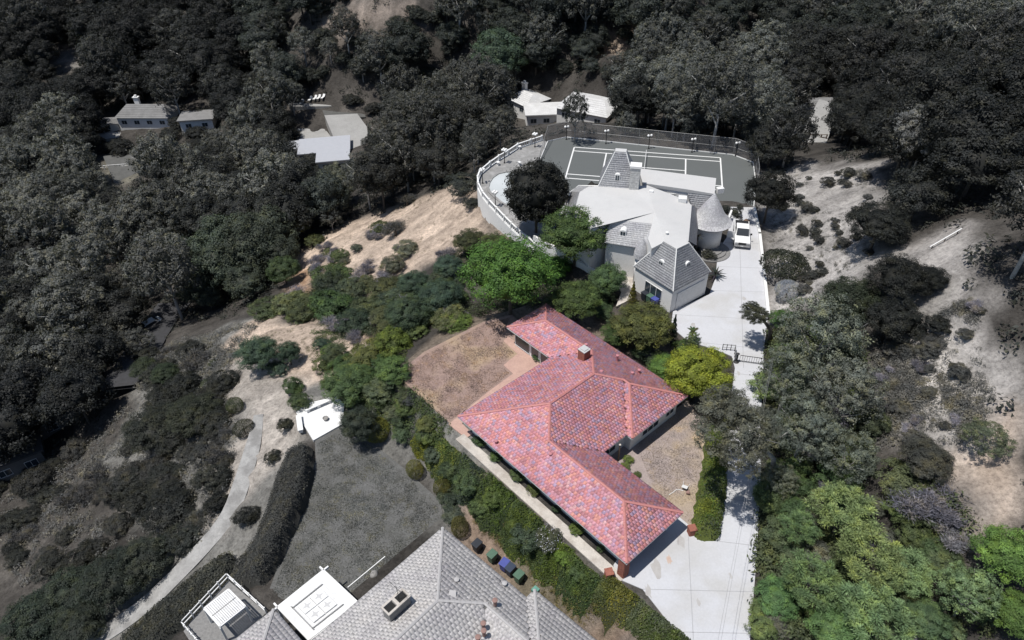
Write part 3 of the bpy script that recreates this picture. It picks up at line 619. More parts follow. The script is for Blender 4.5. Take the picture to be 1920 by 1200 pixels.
# windows: glass doors of the north wing, small windows of the long garden wall
def wall_window(u, v, z, side, w, h, panes=1, rows=1):
    n = {0: HY - math.pi / 2, 1: HY + math.pi / 2, 2: HY + math.pi, 3: HY}[side]
    x, y, _ = HW(u, v); return window(red, (x, y, z), n, w, h, panes, rows=rows)
wall_window(-4.9, VN + OVH, 1.2, 0, 2.3, 2.0, 1); wall_window(-2.9, VN + OVH, 1.15, 0, 1.2, 2.1, 1); wall_window(-1.5, VN + OVH, 1.15, 0, 1.1, 2.1, 1)
wall_window(OVH, 4.0, 1.2, 2, 2.6, 1.9, 2); wall_window(OVH, 9.0, 1.2, 2, 2.2, 1.9, 2)
for u_ in (2.5, 5.5, 8.6, 11.8): wall_window(u_, OSW, 1.5, 0, 1.3, 1.0, 2)
wall_window(W2 - OVH, 8.5, 1.3, 3, 1.6, 1.3, 2); wall_window(W2 + HE_ - OVH, 13.5, 1.3, 3, 2.4, 1.4, 3); wall_window(W2 + HE_ - OVH, 16.4, 1.3, 3, 1.2, 1.2, 2)

# ------------------------------------------------------------------ the grey tiled house below
GN, GYAW, GZE = A2(830, 989, -0.9), math.radians(-43.3), -0.9
gh = thing('grey_tiled_house', 'low house under a wide hipped roof of pale grey tiles', 'house', (GN[0], GN[1], -4.6))
gux, gvx = (math.cos(GYAW), math.sin(GYAW)), (-math.sin(GYAW), math.cos(GYAW))
def GW(u, v, z=0.0): return (GN[0] + u * gux[0] + v * gvx[0], GN[1] + u * gux[1] + v * gvx[1], z)
_r4 = at(513, 1142, GZE); RU = (_r4[0] - GN[0]) * gux[0] + (_r4[1] - GN[1]) * gux[1]; RV = (_r4[0] - GN[0]) * gvx[0] + (_r4[1] - GN[1]) * gvx[1]
hip_roof(gh, [(0, 10.9, -20, 0), (0, 22, -5.8, 0), (9.75, 22, -6.2, 0.95), (RU, RU + 11, RV - 9, RV)], GN, GYAW, GZE, 0.3, 0.34, 0.37,
         dict(deck='grey_underlay', fascia='white_paint', mix='grey_tile_mix', one='grey_tile_one', cap='grey_cap'), 300, 9, lip=.17)
for p_ in ([(.6, -.6), (21, -.6), (21, -5.2), (10.3, -5.2), (10.3, -19), (.6, -19)],):
    MB().prism([GW(*q)[:2] for q in p_], -4.9, GZE - .1).build('wall', 'stucco', gh)
MB().prism([GW(*q)[:2] for q in [(RU + .6, RV - .6), (.55, RV - .6), (.55, RV - 8.4), (RU + .6, RV - 8.4)]], -4.9, GZE - .1).build('wall', 'stucco', gh)
# chimney with two flues and an aerial
x_, y_, _ = at(742, 1128, 1.4)
Mc = frame((x_, y_, 0), GYAW)
gc = local(MB().box(-.42, .42, -1.0, 1.0, GZE + .2, 1.3), Mc).build('chimney', 'grey_brick', gh)
sub(local(MB().box(-.5, .5, -1.08, -.95, 1.3, 1.42).box(-.5, .5, .95, 1.08, 1.3, 1.42).box(-.5, -.32, -.95, .95, 1.3, 1.42).box(.32, .5, -.95, .95, 1.3, 1.42).box(-.32, .32, -.12, .12, 1.3, 1.42), Mc), 'chimney_rim', 'path_concrete', gc)
for s_ in (-.55, .55): sub(local(MB().box(-.3, .3, s_ - .38, s_ + .38, 1.301, 1.306), Mc), 'flue', 'rubber', gc)
sub(local(MB().tube([(0, .3, 1.3), (0, .3, 3.0)], .02, 6).tube([(-.9, .3, 2.9), (.9, .3, 2.9)], .015, 6).tube([(-.6, -.1, 2.9), (-.6, .7, 2.9)], .012, 6).tube([(.2, 0, 2.9), (.2, .6, 2.9)], .012, 6), Mc), 'aerial', 'dark_metal', gc)
for x_, y_, z_, m_ in [(856,1086,.2,'grey_cap'),(928,1125,.7,'earthpot'),(906,1168,.6,'earthpot'),(907,1182,.6,'earthpot'),(896,1194,.6,'earthpot'),(946,1093,-.5,'grey_cap')]: roofvent(gh, x_, y_, z_, m_, .16, .5)
x_, y_, _ = at(848, 1114, .5); local(MB().prism([(-.35, -.35), (.35, -.35), (.25, .3), (-.25, .3)], -.3, [.1, .1, .3, .3]), frame((x_, y_, .25), GYAW + .6)).build('roof_vent', 'grey_cap', gh)
x_, y_, _ = at(1004, 1104, GZE); local(MB().box(-.25, .25, -.25, .25, -.35, -.05), frame((x_, y_, GZE), GYAW)).build('gutter_hopper', 'copper_green', gh)
window(gh, GW(4, -.6, -2.8), GYAW + math.pi / 2, 1.6, 1.1, 2); window(gh, GW(8, -.6, -2.8), GYAW + math.pi / 2, 1.2, 1.0, 2); window(gh, GW(.6, -5, -2.8), GYAW + math.pi, 2.2, 1.6, 2)
# ------------------------------------------------------------------ the white mansard house
V3 = lambda p: np.array(p, float)
def P3(px, py, z): return V3(at(px, py, z))
wh = thing('white_mansard_house', 'big pale roofed white house with grey shingle mansards and turrets', 'house', at(1215, 420, 0))
def shingles(parent, A, B, C, D, cw=0.38, ch=0.27, seed=1, lip=0.02, mat='shingle_mix', name='shingles', back=True):
    """courses of separate shingles up a face: A-B is the foot, D-C the top"""
    A, B, C, D = map(V3, (A, B, C, D)); rng = np.random.default_rng(seed)
    N = np.cross(B - A, D - A); N /= np.linalg.norm(N)
    hgt = np.linalg.norm((D + C) / 2 - (A + B) / 2); rows = max(2, round(hgt / ch)); Vv = []; tone = []
    for i in range(rows):
        t0, t1 = i / rows, min((i + 1.12) / rows, 1); l0, r0, l1, r1 = A + (D - A) * t0, B + (C - B) * t0, A + (D - A) * t1, B + (C - B) * t1
        n = max(1, round(np.linalg.norm(r0 - l0) / cw)); off = 0.5 * (i % 2)
        ed = np.clip((np.arange(n + 2) - off) / n, 0, 1); lift = N * lip
        for a, c in zip(ed[:-1], ed[1:]):
            if c - a < 1e-4: continue
            c2 = c - 0.03 * (c - a); k = rng.uniform(.8, 1.25)
            p0, p1, p2, p3 = l0 + (r0 - l0) * a, l0 + (r0 - l0) * c2, l1 + (r1 - l1) * c2, l1 + (r1 - l1) * a
            Vv += [p0, p1, p0 + lift * k, p1 + lift * k, p2 + N * .008, p3 + N * .008]; tone += [rng.random()] * 6
    Vv = np.array(Vv); n = len(Vv) // 6; b_ = 6 * np.arange(n)[:, None]
    Fq = np.concatenate([b_ + np.array([[2, 3, 4, 5]]), b_ + np.array([[0, 1, 3, 2]])])
    o = link(name, mesh_np(name, Vv, Fq, mat, [('tone', 'FLOAT', np.array(tone))], smooth=False), parent)
    o.matrix_parent_inverse = parent.matrix_basis.inverted(); o['kind'] = 'stuff'
    return o
# main block
TOP = [(1087,360,6.6),(1104,350,6.6),(1122,349,6.6),(1185,350,6.6),(1213,347,6.8),(1263,366,6.7),(1290,378,6.6),(1297,385,6.6),(1291,452,6.9),(1269,466,6.97),(1247,453,6.97),(1222,466,6.3),(1215,448,6.4),(1226,420,6.6),(1142,411,6.6),(1130,420,6.5),(1108,428,6.5),(1077,396,6.6)]
tp = [P3(*q) for q in TOP]; ce = P3(1228, 398, 7.15); mb = MB()
for i in range(len(tp)): mb.quad(ce, tp[(i + 1) % len(tp)], tp[i]); 
for i in range(len(tp)):
    a, c = tp[i], tp[(i + 1) % len(tp)]; mb.quad(a, c, c - [0, 0, .35], a - [0, 0, .35])
mb.build('flat_roof', 'pale_roof', wh)
core = [np.array([p[0], p[1]]) for p in tp]; cc = np.mean(core, axis=0)
MB().prism([tuple(cc + (p - cc) * .985) for p in core], -.3, 6.2).build('wall', 'stucco', wh)
# west mansard, front mansard, east strip
sa, sb, sc_, sd_ = P3(1061, 397, 4.3), P3(1069, 360, 4.3), P3(1087, 360, 6.55), P3(1077, 396, 6.55)
def shade_face(*a, **k): return shingles(wh, *a, **k)
shade_face(sb, sa, sd_, sc_, seed=3); shade_face(P3(1085, 348, 4.3), sb, sc_, P3(1104, 350, 6.55), seed=4)
MB().prism([tuple(p[:2]) for p in (sa, sb, P3(1085, 348, 4.3), P3(1122, 348.5, 4.3), P3(1120, 400, 4.3))], -1.2, 4.2).build('wall', 'stucco', wh)
MB().tube([sa, sb, P3(1085, 348, 4.3), P3(1122, 348.5, 4.3)], .08, 6).build('gutter', 'white_paint', wh)
fa, fb_, fc, fd = P3(1133, 455, 4.7), P3(1196, 465, 4.7), P3(1226, 420.5, 6.55), P3(1142, 411.5, 6.55)
shade_face(fa, fb_, fc, fd, seed=5)
MB().quad(fa - [0, 0, .03], fb_ - [0, 0, .03], fc - [0, 0, .08], fd - [0, 0, .08]).build('roof_deck', 'grey_underlay', wh)
ins = lambda p, k=.35: tuple((np.array(p[:2]) + (cc - np.array(p[:2])) / np.linalg.norm(cc - np.array(p[:2])) * k))
MB().prism([ins(fa), ins(fb_), ins(fc), ins(fd)], -.3, 4.6).build('wall', 'stucco', wh)
shade_face(fb_, P3(1214, 470, 4.7), P3(1222, 464, 6.3), fc, seed=6)
window(wh, tuple((V3((*ins(fa, .3), 3.2)) + V3((*ins(fb_, .3), 3.2))) / 2 + V3((.7, -.1, 0))), math.atan2((fb_ - fa)[1], (fb_ - fa)[0]) - math.pi / 2, 2.6, 1.0, 3)
ea, eb = P3(1297, 385, 6.5), P3(1291, 452, 6.8)
e0, e1 = P3(1306, 392, 4), P3(1301, 460, 4)
shade_face(e1 + [.3, 0, 0], e0 + [.3, 0, 0], ea, eb, seed=7)
MB().prism([tuple(p[:2]) for p in (ea - [.5, 0, 0], eb - [.5, 0, 0], e1, e0)], -.3, 3.95).build('wall', 'stucco', wh)
window(wh, tuple((e0 * .35 + e1 * .65)[:2]) + (2.0,), math.atan2((e0 - e1)[1], (e0 - e1)[0]) - math.pi / 2, 1.2, 1.5, 2)
# garage wing: steep hip with a small flat top
S_, Wc, Ec = P3(1262, 547, 3.2), P3(1188, 500, 3.2), P3(1333, 510, 3.2); ga = (Wc - S_) / np.linalg.norm(Wc - S_); gb = (Ec - S_) / np.linalg.norm(Ec - S_); gl = 6.33
def GP(a, b, z): return V3((S_[0] + ga[0] * a + gb[0] * b, S_[1] + ga[1] * a + gb[1] * b, z))
I0, I1 = 2.14, 4.15
shade_face(GP(gl, 0, 3.2), GP(0, 0, 3.2), GP(I0, I0, 7), GP(I1, I0, 7), seed=8); shade_face(GP(0, 0, 3.2), GP(0, gl, 3.2), GP(I0, I1, 7), GP(I0, I0, 7), seed=9)
shade_face(GP(0, gl, 3.2), GP(gl, gl, 3.2), GP(I1, I1, 7), GP(I0, I1, 7), seed=10); shade_face(GP(gl, gl, 3.2), GP(gl, 0, 3.2), GP(I1, I0, 7), GP(I1, I1, 7), seed=11)
dk = MB(); Z_ = V3((0, 0, .04))
for a, c, e, f in (((gl, 0), (0, 0), (I0, I0), (I1, I0)), ((0, 0), (0, gl), (I0, I1), (I0, I0)), ((0, gl), (gl, gl), (I1, I1), (I0, I1)), ((gl, gl), (gl, 0), (I1, I0), (I1, I1))):
    dk.quad(GP(*a, 3.16), GP(*c, 3.16), GP(*e, 6.96), GP(*f, 6.96))
dk.quad(GP(0, 0, 3.16), GP(gl, 0, 3.16), GP(gl, gl, 3.16), GP(0, gl, 3.16)).build('roof_deck', 'grey_underlay', wh)
MB().prism([tuple(GP(a, b, 7)[:2]) for a, b in ((I0 - .06, I0 - .06), (I1 + .06, I0 - .06), (I1 + .06, I1 + .06), (I0 - .06, I1 + .06))], 6.9, 7.06).build('roof_cap', 'pale_roof', wh)
for (a, b), (c, d) in (((0, 0), (I0, I0)), ((gl, 0), (I1, I0)), ((0, gl), (I0, I1))): MB().tube([GP(a, b, 3.24), GP(c, d, 7.04)], .07, 6).build('hip_trim', 'white_paint', wh)
w_ = .16
MB().prism([tuple(GP(a, b, 0)[:2]) for a, b in ((w_, w_), (gl - w_, w_), (gl - w_, gl - w_), (w_, gl - w_))], -.3, 3.14).build('garage_wall', 'stucco', wh)
dirA = math.atan2(-gb[1], -gb[0]); dirB = math.atan2(-ga[1], -ga[0])
window(wh, tuple(GP(3.0, w_, 1.55)), dirA, 2.7, 1.5, 3)
n_ = 19; pw = 4.6 / n_                                                     # boarded garage door
pm = None
for i in range(n_):
    c_ = GP(w_ - .04, 1.0 + pw * (i + .5), 1.22); M = Matrix.Translation(Vector(c_)) @ Matrix.Rotation(math.atan2(gb[1], gb[0]), 4, 'Z')
    if pm is None:
        pmb = MB().box(-pw / 2 + .012, pw / 2 - .012, -.05, .03, -1.2, 1.2); pm = bpy.data.meshes.new('door_plank'); pm.from_pydata(pmb.v, [], pmb.f); pm.materials.append(MATS['white_paint'])
    o = link('door_plank', pm, wh); o.matrix_parent_inverse = wh.matrix_basis.inverted(); o.matrix_basis = M
def dormer(parent, c, n, w=.75, h=1.0, d=1.5):
    """small barrel-topped dormer; c is the middle of its sill, n its outward angle"""
    M = Matrix.Translation(Vector(c)) @ Matrix.Rotation(n + math.pi / 2, 4, 'Z'); k = MB(); pr = [(-w / 2, 0), (w / 2, 0), (w / 2, h * .72)] + [(w / 2 * math.cos(t), h * .72 + w / 2 * .7 * math.sin(t)) for t in np.linspace(.2, math.pi - .2, 7)] + [(-w / 2, h * .72)]
    k.v = [(x, 0, z) for x, z in pr] + [(x, d, z) for x, z in pr]; n2 = len(pr)
    k.f = [tuple(range(n2)), tuple(range(2 * n2 - 1, n2 - 1, -1))] + [((i + 1) % n2, i, n2 + i, n2 + (i + 1) % n2) for i in range(n2)]
    q = local(k, M).build('dormer', 'white_paint', parent)
    c2 = M @ Vector((0, -.01, h * .42)); f = MB()
    for sx in (-1, 1):
        for sz in (0, 1): f.box(sx * w * .2 - w * .15, sx * w * .2 + w * .15, -.03, -.005, h * .12 + sz * h * .34, h * .42 + sz * h * .34)
    sub(local(f, M), 'dormer_panes', 'window_glass', q)
    return q
dormer(wh, tuple(GP(3.1, .95, 4.45)), dirA); dormer(wh, tuple(GP(.95, 3.2, 4.45)), dirB)
dormer(wh, tuple(P3(1167, 446, 5.1)), math.atan2((fb_ - fa)[1], (fb_ - fa)[0]) - math.pi / 2, .8, 1.1)
# rear tower roof
t0 = P3(1121, 351, 6.5); cyw = -0.205; tu, tv = V3((math.cos(cyw), math.sin(cyw), 0)), V3((-math.sin(cyw), math.cos(cyw), 0)); tw = 5.0
def TP(a, b, z): p = t0 + tu * a + tv * b; return V3((p[0], p[1], z))
TQ = [(0, 0), (tw, 0), (tw, tw), (0, tw)]; TT_ = [(1.75, 2.1), (3.2, 2.1), (3.2, 3.0), (1.75, 3.0)]; tz_ = 10.6
for i in range(4):
    j = (i + 1) % 4; shade_face(TP(*TQ[i], 6.5), TP(*TQ[j], 6.5), TP(*TT_[j], tz_), TP(*TT_[i], tz_), seed=20 + i)
k = MB()
for i in range(4): j = (i + 1) % 4; k.quad(TP(*TQ[i], 6.44), TP(*TQ[j], 6.44), TP(*TT_[j], tz_ - .06), TP(*TT_[i], tz_ - .06))
k.build('roof_deck', 'grey_underlay', wh)
MB().prism([tuple(TP(*q, 0)[:2]) for q in TT_], tz_ - .05, tz_ + .12).build('roof_cap', 'pale_roof', wh)
for i in (0, 1): MB().tube([TP(*TQ[i], 6.55), TP(*TT_[i], tz_ + .05)], .06, 6).build('hip_trim', 'white_paint', wh)
MB().prism([tuple(TP(*q, 0)[:2]) for q in [(.2, .2), (tw - .2, .2), (tw - .2, tw - .2), (.2, tw - .2)]], -1.3, 6.4).build('wall', 'stucco', wh)
c_ = P3(1157, 340, 7.3); dormer(wh, tuple(c_), cyw - math.pi / 2, .7, 1.1, 1.3)
# stone chimney, each stone on its own
cx_, cy_, _ = at(1187, 349, 6.6); sc1 = thing('stone_chimney', 'tall pale stone chimney rising from the white house roof', 'chimney', (cx_, cy_, 6.5))
bricks(sc1, cx_, cy_ - .6, 5.6, 9.7, 1.2, 1.0, cyw, 'stone', .5, .33, name='stone')
local(MB().box(-.72, .72, -.62, .62, 9.7, 10.0).box(-.35, .35, -.22, .22, 10.0, 10.02), frame((cx_, cy_ - .6, 0), cyw)).build('chimney_cap', 'stucco', sc1)
# rear wing
rw = [P3(1197, 314, 6.8), P3(1343, 333, 6.8), P3(1340, 363, 6.8), P3(1288, 357, 6.8), P3(1205, 345, 6.8)]
MB().prism([tuple(p[:2]) for p in rw], 6.5, [6.95, 6.95, 6.75, 6.72, 6.7]).build('flat_roof', 'pale_roof', wh)
rc = np.mean([p[:2] for p in rw], axis=0); MB().prism([tuple(rc + (p[:2] - rc) * .95) for p in rw], -1.2, 6.5).build('wall', 'stucco', wh)
window(wh, tuple((rw[3] * .72 + rw[4] * .28)[:2] + np.array([.05, .08])) + (5.6,), cyw - math.pi / 2, 1.9, .8, 2)
shade_face(P3(1303, 402, 4.1), P3(1334, 405, 4.1), P3(1338, 364, 6.6), P3(1288, 359, 6.6), seed=31)
# turrets
def turret(c, prof, rwall, zb, seed):
    n = 40; rng = np.random.default_rng(seed); k = MB()
    pr = []; R = np.array(prof)
    zs = np.linspace(prof[0][1], prof[-1][1], 22)
    for z0, z1 in zip(zs[:-1], zs[1:]):
        r0, r1 = np.interp(z0, R[:, 1], R[:, 0]), np.interp(z1, R[:, 1], R[:, 0]); pr += [(r0 + .03, z0), (r1 + .005, z1)]
    Vv = []; tone = []
    for q, (r0, z0) in enumerate(pr[::2]):
        r1, z1 = pr[2 * q + 1]
        for j in range(n):
            t0_, t1_ = 2 * math.pi * (j + .5 * (q % 2)) / n, 2 * math.pi * (j + .96 + .5 * (q % 2)) / n
            Vv += [(c[0] + r0 * math.cos(t0_), c[1] + r0 * math.sin(t0_), z0), (c[0] + r0 * math.cos(t1_), c[1] + r0 * math.sin(t1_), z0), (c[0] + r1 * math.cos(t1_), c[1] + r1 * math.sin(t1_), z1), (c[0] + r1 * math.cos(t0_), c[1] + r1 * math.sin(t0_), z1)]; tone += [rng.random()] * 4
    Vv = np.array(Vv); Fq = np.arange(len(Vv)).reshape(-1, 4)
    o = link('turret_shingles', mesh_np('turret_shingles', Vv, Fq, 'shingle_mix', [('tone', 'FLOAT', np.array(tone))], smooth=False), wh); o.matrix_parent_inverse = wh.matrix_basis.inverted(); o['kind'] = 'stuff'
    MB().lathe((c[0], c[1], 0), [(r * .97, z - .03) for r, z in prof], 32).build('turret_roof', 'grey_underlay', wh, smooth=True)
    MB().lathe((c[0], c[1], 0), [(rwall, zb), (rwall, prof[0][1] + .05)], 32).build('turret_wall', 'stucco', wh, smooth=True)
turret((25.7, 79.2), [(2.75, 3.7), (2.3, 3.98), (1.65, 4.85), (.95, 6.1), (.04, 7.6)], 1.8, -.3, 40)
tc_ = at(1202, 474, 4.4); turret(tc_, [(.82, 3.9), (.8, 4.5), (.62, 5.2), (.3, 6.0), (.03, 6.5)], .62, -.3, 41)
local(MB().box(-.45, .45, -.3, .3, 0, .7), frame(P3(1349, 361, 5.6), .2)).build('roof_unit', 'white_paint', wh); local(MB().box(-.5, .5, -.45, .45, 0, .55), frame(P3(1279, 377, 6.7), cyw)).build('roof_unit', 'white_paint', wh)
local(MB().box(-.25, .25, -.25, .25, 0, .3), frame(P3(1221, 361, 6.75), cyw)).build('roof_unit', 'white_paint', wh); MB().lathe(P3(1250, 441, 6.9), [(.12, 0), (.12, .35), (.2, .35), (.2, .42)], 10).build('roof_vent', 'white_paint', wh)
# entrance steps
st = at(1343, 474, 0)
es = thing('entrance_steps', 'semicircular dark stone steps at the round turret', 'steps', st)
for i, r in enumerate((2.6, 2.05, 1.5)):
    MB().lathe((25.9, 77.6, 0), [(r, -.1 + .001 * i), (r, .14 * (i + 1))], 36).build('step', 'grey_brick', es)
# wall by the drive, courtyard wall with steps, retaining wall in the trees
def wall_line(name, label, pts, z, h, w, mat='stucco', zb=None, cat='wall', cap=None):
    P = [P3(x, y, z) for x, y in pts]; o = thing(name, label, cat, P[0])
    for a, c in zip(P[:-1], P[1:]):
        d = (c - a); d /= np.linalg.norm(d); n = V3((-d[1], d[0], 0)) * w / 2; e = d * w * .49
        MB().prism([tuple((a - n - e)[:2]), tuple((c - n + e)[:2]), tuple((c + n + e)[:2]), tuple((a + n - e)[:2])], z - .4 if zb is None else zb, z + h).build('wall_section', mat, o)
    return o
wall_line('kerb_wall', 'low white kerb wall along the drive below the dirt slope', [(1414,392),(1424,440),(1433,520),(1440,590)], 0, .3, .35, 'white_paint')
wall_line('retaining_wall', 'shaded white retaining wall half hidden by trees below the white house', [(1002,466),(1040,486),(1075,508),(1112,530)], -1.2, 2.0, .3, 'stucco', zb=-4.5)
wall_line('planter_wall', 'low brick planter wall in the courtyard by the white house', [(1146,482),(1164,486),(1166,496)], 0, .7, .3, 'brick')
wall_line('courtyard_wall', 'short shaded wall standing free at the turret entrance', [(1362,428),(1368,412)], 0, 1.5, .25, 'stucco')

# ------------------------------------------------------------------ tennis court
CO, CYW = (10.95892, 110.92089), -0.20506; cu_ = V3((math.cos(CYW), math.sin(CYW), 0)); cvv = V3((-math.sin(CYW), math.cos(CYW), 0))
def CW(a, b, z=-1.0): p = V3((CO[0], CO[1], 0)) + cu_ * a + cvv * b; return V3((p[0], p[1], z))
crt = thing('court_markings', 'white painted lines of the tennis court', 'court lines', CW(0, 0))
lw = .11
for a0, b0, a1, b1 in [(0, 0, 23.77, 0), (0, -10.97, 23.77, -10.97), (0, -1.37, 23.77, -1.37), (0, -9.6, 23.77, -9.6), (0, 0, 0, -10.97), (23.77, 0, 23.77, -10.97), (5.485, -1.37, 5.485, -9.6), (18.285, -1.37, 18.285, -9.6), (5.485, -5.485, 18.285, -5.485)]:
    h_ = a0 != a1; x0, x1 = (a0, a1) if h_ else (a0 - lw, a0 + lw); y0, y1 = (b0 - lw, b0 + lw) if h_ else (b1 + (lw if b1 < -1.4 and b1 > -10 or True else 0), b0 - lw)
    q = -1 + .038 + (.004 if not h_ else 0)
    MB().quad(CW(x0, y0, q), CW(x1, y0, q), CW(x1, y1, q), CW(x0, y1, q)).build('line', 'line_paint', crt)
net = thing('tennis_net', 'dark tennis net stretched between posts across the court', 'net', CW(11.885, -5.5))
MB().quad(CW(11.885, -1, -.95), CW(11.885, -10, -.95), CW(11.885, -10, -.05), CW(11.885, -1, -.05)).build('net_mesh', 'chain_link', net); MB().tube([CW(11.885, -1, -.03), CW(11.885, -10, -.03)], .04, 6).build('net_band', 'white_paint', net)
for b_ in (-.95, -10.05): MB().tube([CW(11.885, b_, -1), CW(11.885, b_, .1)], .05, 8).build('net_post', 'dark_metal', net)
fc_ = thing('court_fence', 'tall grey chain link fence round the tennis court', 'fence', P3(1062, 258, -1))
FPT = [P3(x, y, -1) for x, y in [(1000,330),(1027,266),(1062,258),(1374,291),(1412,305),(1417,345),(1413,388)]]
hts = [.1, 2.9, 2.9, 2.9, 2.9, 2.9, 2.4]
for i, (a, c) in enumerate(zip(FPT[:-1], FPT[1:])):
    h0, h1 = hts[i], hts[i + 1]; L_ = np.linalg.norm(c - a); n = max(1, round(L_ / 3.0)); up = V3((0, 0, 1))
    MB().quad(a, c, c + up * h1, a + up * h0).build('mesh_panel', 'chain_link', fc_)
    MB().tube([a + up * h0, c + up * h1], .03, 6).build('top_rail', 'grey_metal', fc_)
    if i: MB().tube([a + up * h0 * .48, c + up * h1 * .48], .025, 6).build('middle_rail', 'grey_metal', fc_)
    d_ = (c - a) / L_; MB().tube([a + up * .1, c + up * .1], .09, 4).build('base_board', 'white_paint', fc_)
    for k in range(n): p = a + (c - a) * k / n; hh = h0 + (h1 - h0) * k / n; MB().tube([p, p + up * hh], .035, 6).build('post', 'grey_metal', fc_)

def lamp(px, py, z, h, nglobe, label, name='globe_lamp'):
    p = P3(px, py, z); o = thing(name, label, 'lamp', p, group='globe lamps of the white house')
    MB().lathe(p, [(.16, 0), (.16, .1), (.07, .25), (.05, h - .25), (.07, h - .2)], 10).build('post', 'dark_metal', o)
    R = .3 if nglobe > 2 else .26
    for j in range(nglobe):
        t = 2 * math.pi * j / nglobe + .25; e = p + V3((R * math.cos(t), R * math.sin(t), h))
        MB().tube([p + V3((0, 0, h - .3)), p + V3((R * .8 * math.cos(t), R * .8 * math.sin(t), h - .28)), e - V3((0, 0, .12))], .025, 6).build('arm', 'dark_metal', o)
        g = [(.2 * math.sin(q) + .005, -.2 * math.cos(q)) for q in np.linspace(0.05, math.pi - .05, 9)]; MB().lathe(e + V3((0, 0, .05)), g, 14).build('globe', 'globe', o, smooth=True)
ordn = ['first', 'second', 'third', 'fourth', 'fifth', 'sixth', 'seventh', 'eighth', 'ninth', 'tenth']
for i, (x, y) in enumerate([(1062,262),(1136,270),(1216,279),(1297,286),(1379,293)]): lamp(x, y, -1, 2.3, 2, f'twin globe lamp by the far court fence, {ordn[i]} from the pool terrace')
lamp(905, 344, -1, 2.3, 3, 'globe lamp at the outer bend of the pool balustrade'); lamp(946, 306, -1, 2.3, 4, 'four globe lamp beside the upper balustrade run between two pots')
lamp(1003, 276, -1, 2.3, 4, 'four globe lamp where the balustrade nears the court fence'); lamp(929, 387, -1, 2.3, 4, 'globe lamp standing on the near side of the pool basin')
# pool and balustrade
plp = [(917,352),(919,343),(925,334),(935,327),(950,323.5),(966,324),(985,327),(1000,334),(1008,345),(1005,358),(994,367),(985,374),(975,383),(963,388),(952,386),(940,378),(928,368),(920,360)]
pool = thing('swimming_pool', 'pale rounded swimming pool half hidden by the dark tree', 'pool', P3(955, 355, -1))
MB().prism(polyz(plp, -1), -.98, -.955).build('water', 'pool_plaster', pool)
pw_ = [P3(x, y, -.96) for x, y in plp]; pc = np.mean(pw_, axis=0); k = MB()
for i in range(len(pw_)):
    a, c = pw_[i], pw_[(i + 1) % len(pw_)]; oa, oc = a + (a - pc) / np.linalg.norm(a - pc) * .4, c + (c - pc) / np.linalg.norm(c - pc) * .4; u_ = V3((0, 0, .14))
    k.quad(a + u_, c + u_, oc + u_, oa + u_).quad(a, c, c + u_, a + u_).quad(oa + u_, oc + u_, oc - u_ * .3, oa - u_ * .3)
k.build('coping', 'terrace_stone', pool)
bal = thing('balustrade', 'curving white balustrade along the pool terrace edge', 'balustrade', P3(895, 345, -1))
BP = [P3(x, y, -1) for x, y in [(1016,264),(995,271),(971,279),(953,291),(936,301),(919,313),(900,329),(896,340),(897,352),(905,369),(917,384),(931,399),(946,415),(959,428),(977,445),(992,456),(1003,468)]]
bm_ = None; up = V3((0, 0, 1))
for i, (a, c) in enumerate(zip(BP[:-1], BP[1:])):
    L_ = np.linalg.norm(c - a); d_ = (c - a) / L_; yaw_ = math.atan2(d_[1], d_[0]); mid = (a + c) / 2
    local(MB().box(-L_ / 2 - .05, L_ / 2 + .05, -.11, .11, .82, .93), frame(mid, yaw_)).build('handrail', 'white_paint', bal)
    local(MB().box(-L_ / 2 - .05, L_ / 2 + .05, -.11, .11, 0, .1), frame(mid, yaw_)).build('bottom_rail', 'white_paint', bal)
    local(MB().box(-L_ / 2 - .1, L_ / 2 + .1, -.16, .16, -5.5, -.02), frame(mid + [0, 0, 0], yaw_)).build('retaining_wall', 'stucco', bal)
    local(MB().box(-.14, .14, -.14, .14, -.1, 1.02), frame(a, yaw_)).build('pier', 'white_paint', bal)
    n = max(2, round(L_ / .42))
    for k_ in range(1, n):
        if bm_ is None:
            q = MB().lathe((0, 0, 0), [(.05, .1), (.075, .3), (.04, .6), (.055, .82)], 6); bm_ = bpy.data.meshes.new('baluster'); bm_.from_pydata(q.v, [], q.f); bm_.materials.append(MATS['white_paint'])
        o = link('baluster', bm_, bal); o.matrix_parent_inverse = bal.matrix_basis.inverted(); o.location = a + (c - a) * k_ / n
def pot(px, py, z, label, mat='white_paint', s=1.0):
    p = P3(px, py, z); o = thing('urn', label, 'urn', p); MB().lathe(p, [(.16 * s, 0), (.12 * s, .1), (.2 * s, .3), (.27 * s, .55), (.3 * s, .6)], 12).build('vase', mat, o)
pot(974, 280, -1, 'white urn on the pool terrace where the balustrade bends'); pot(934, 310, -1, 'white urn at the pool terrace beside a lamp post'); pot(974, 310, -1, 'white urn between the pool and the dark round tree')

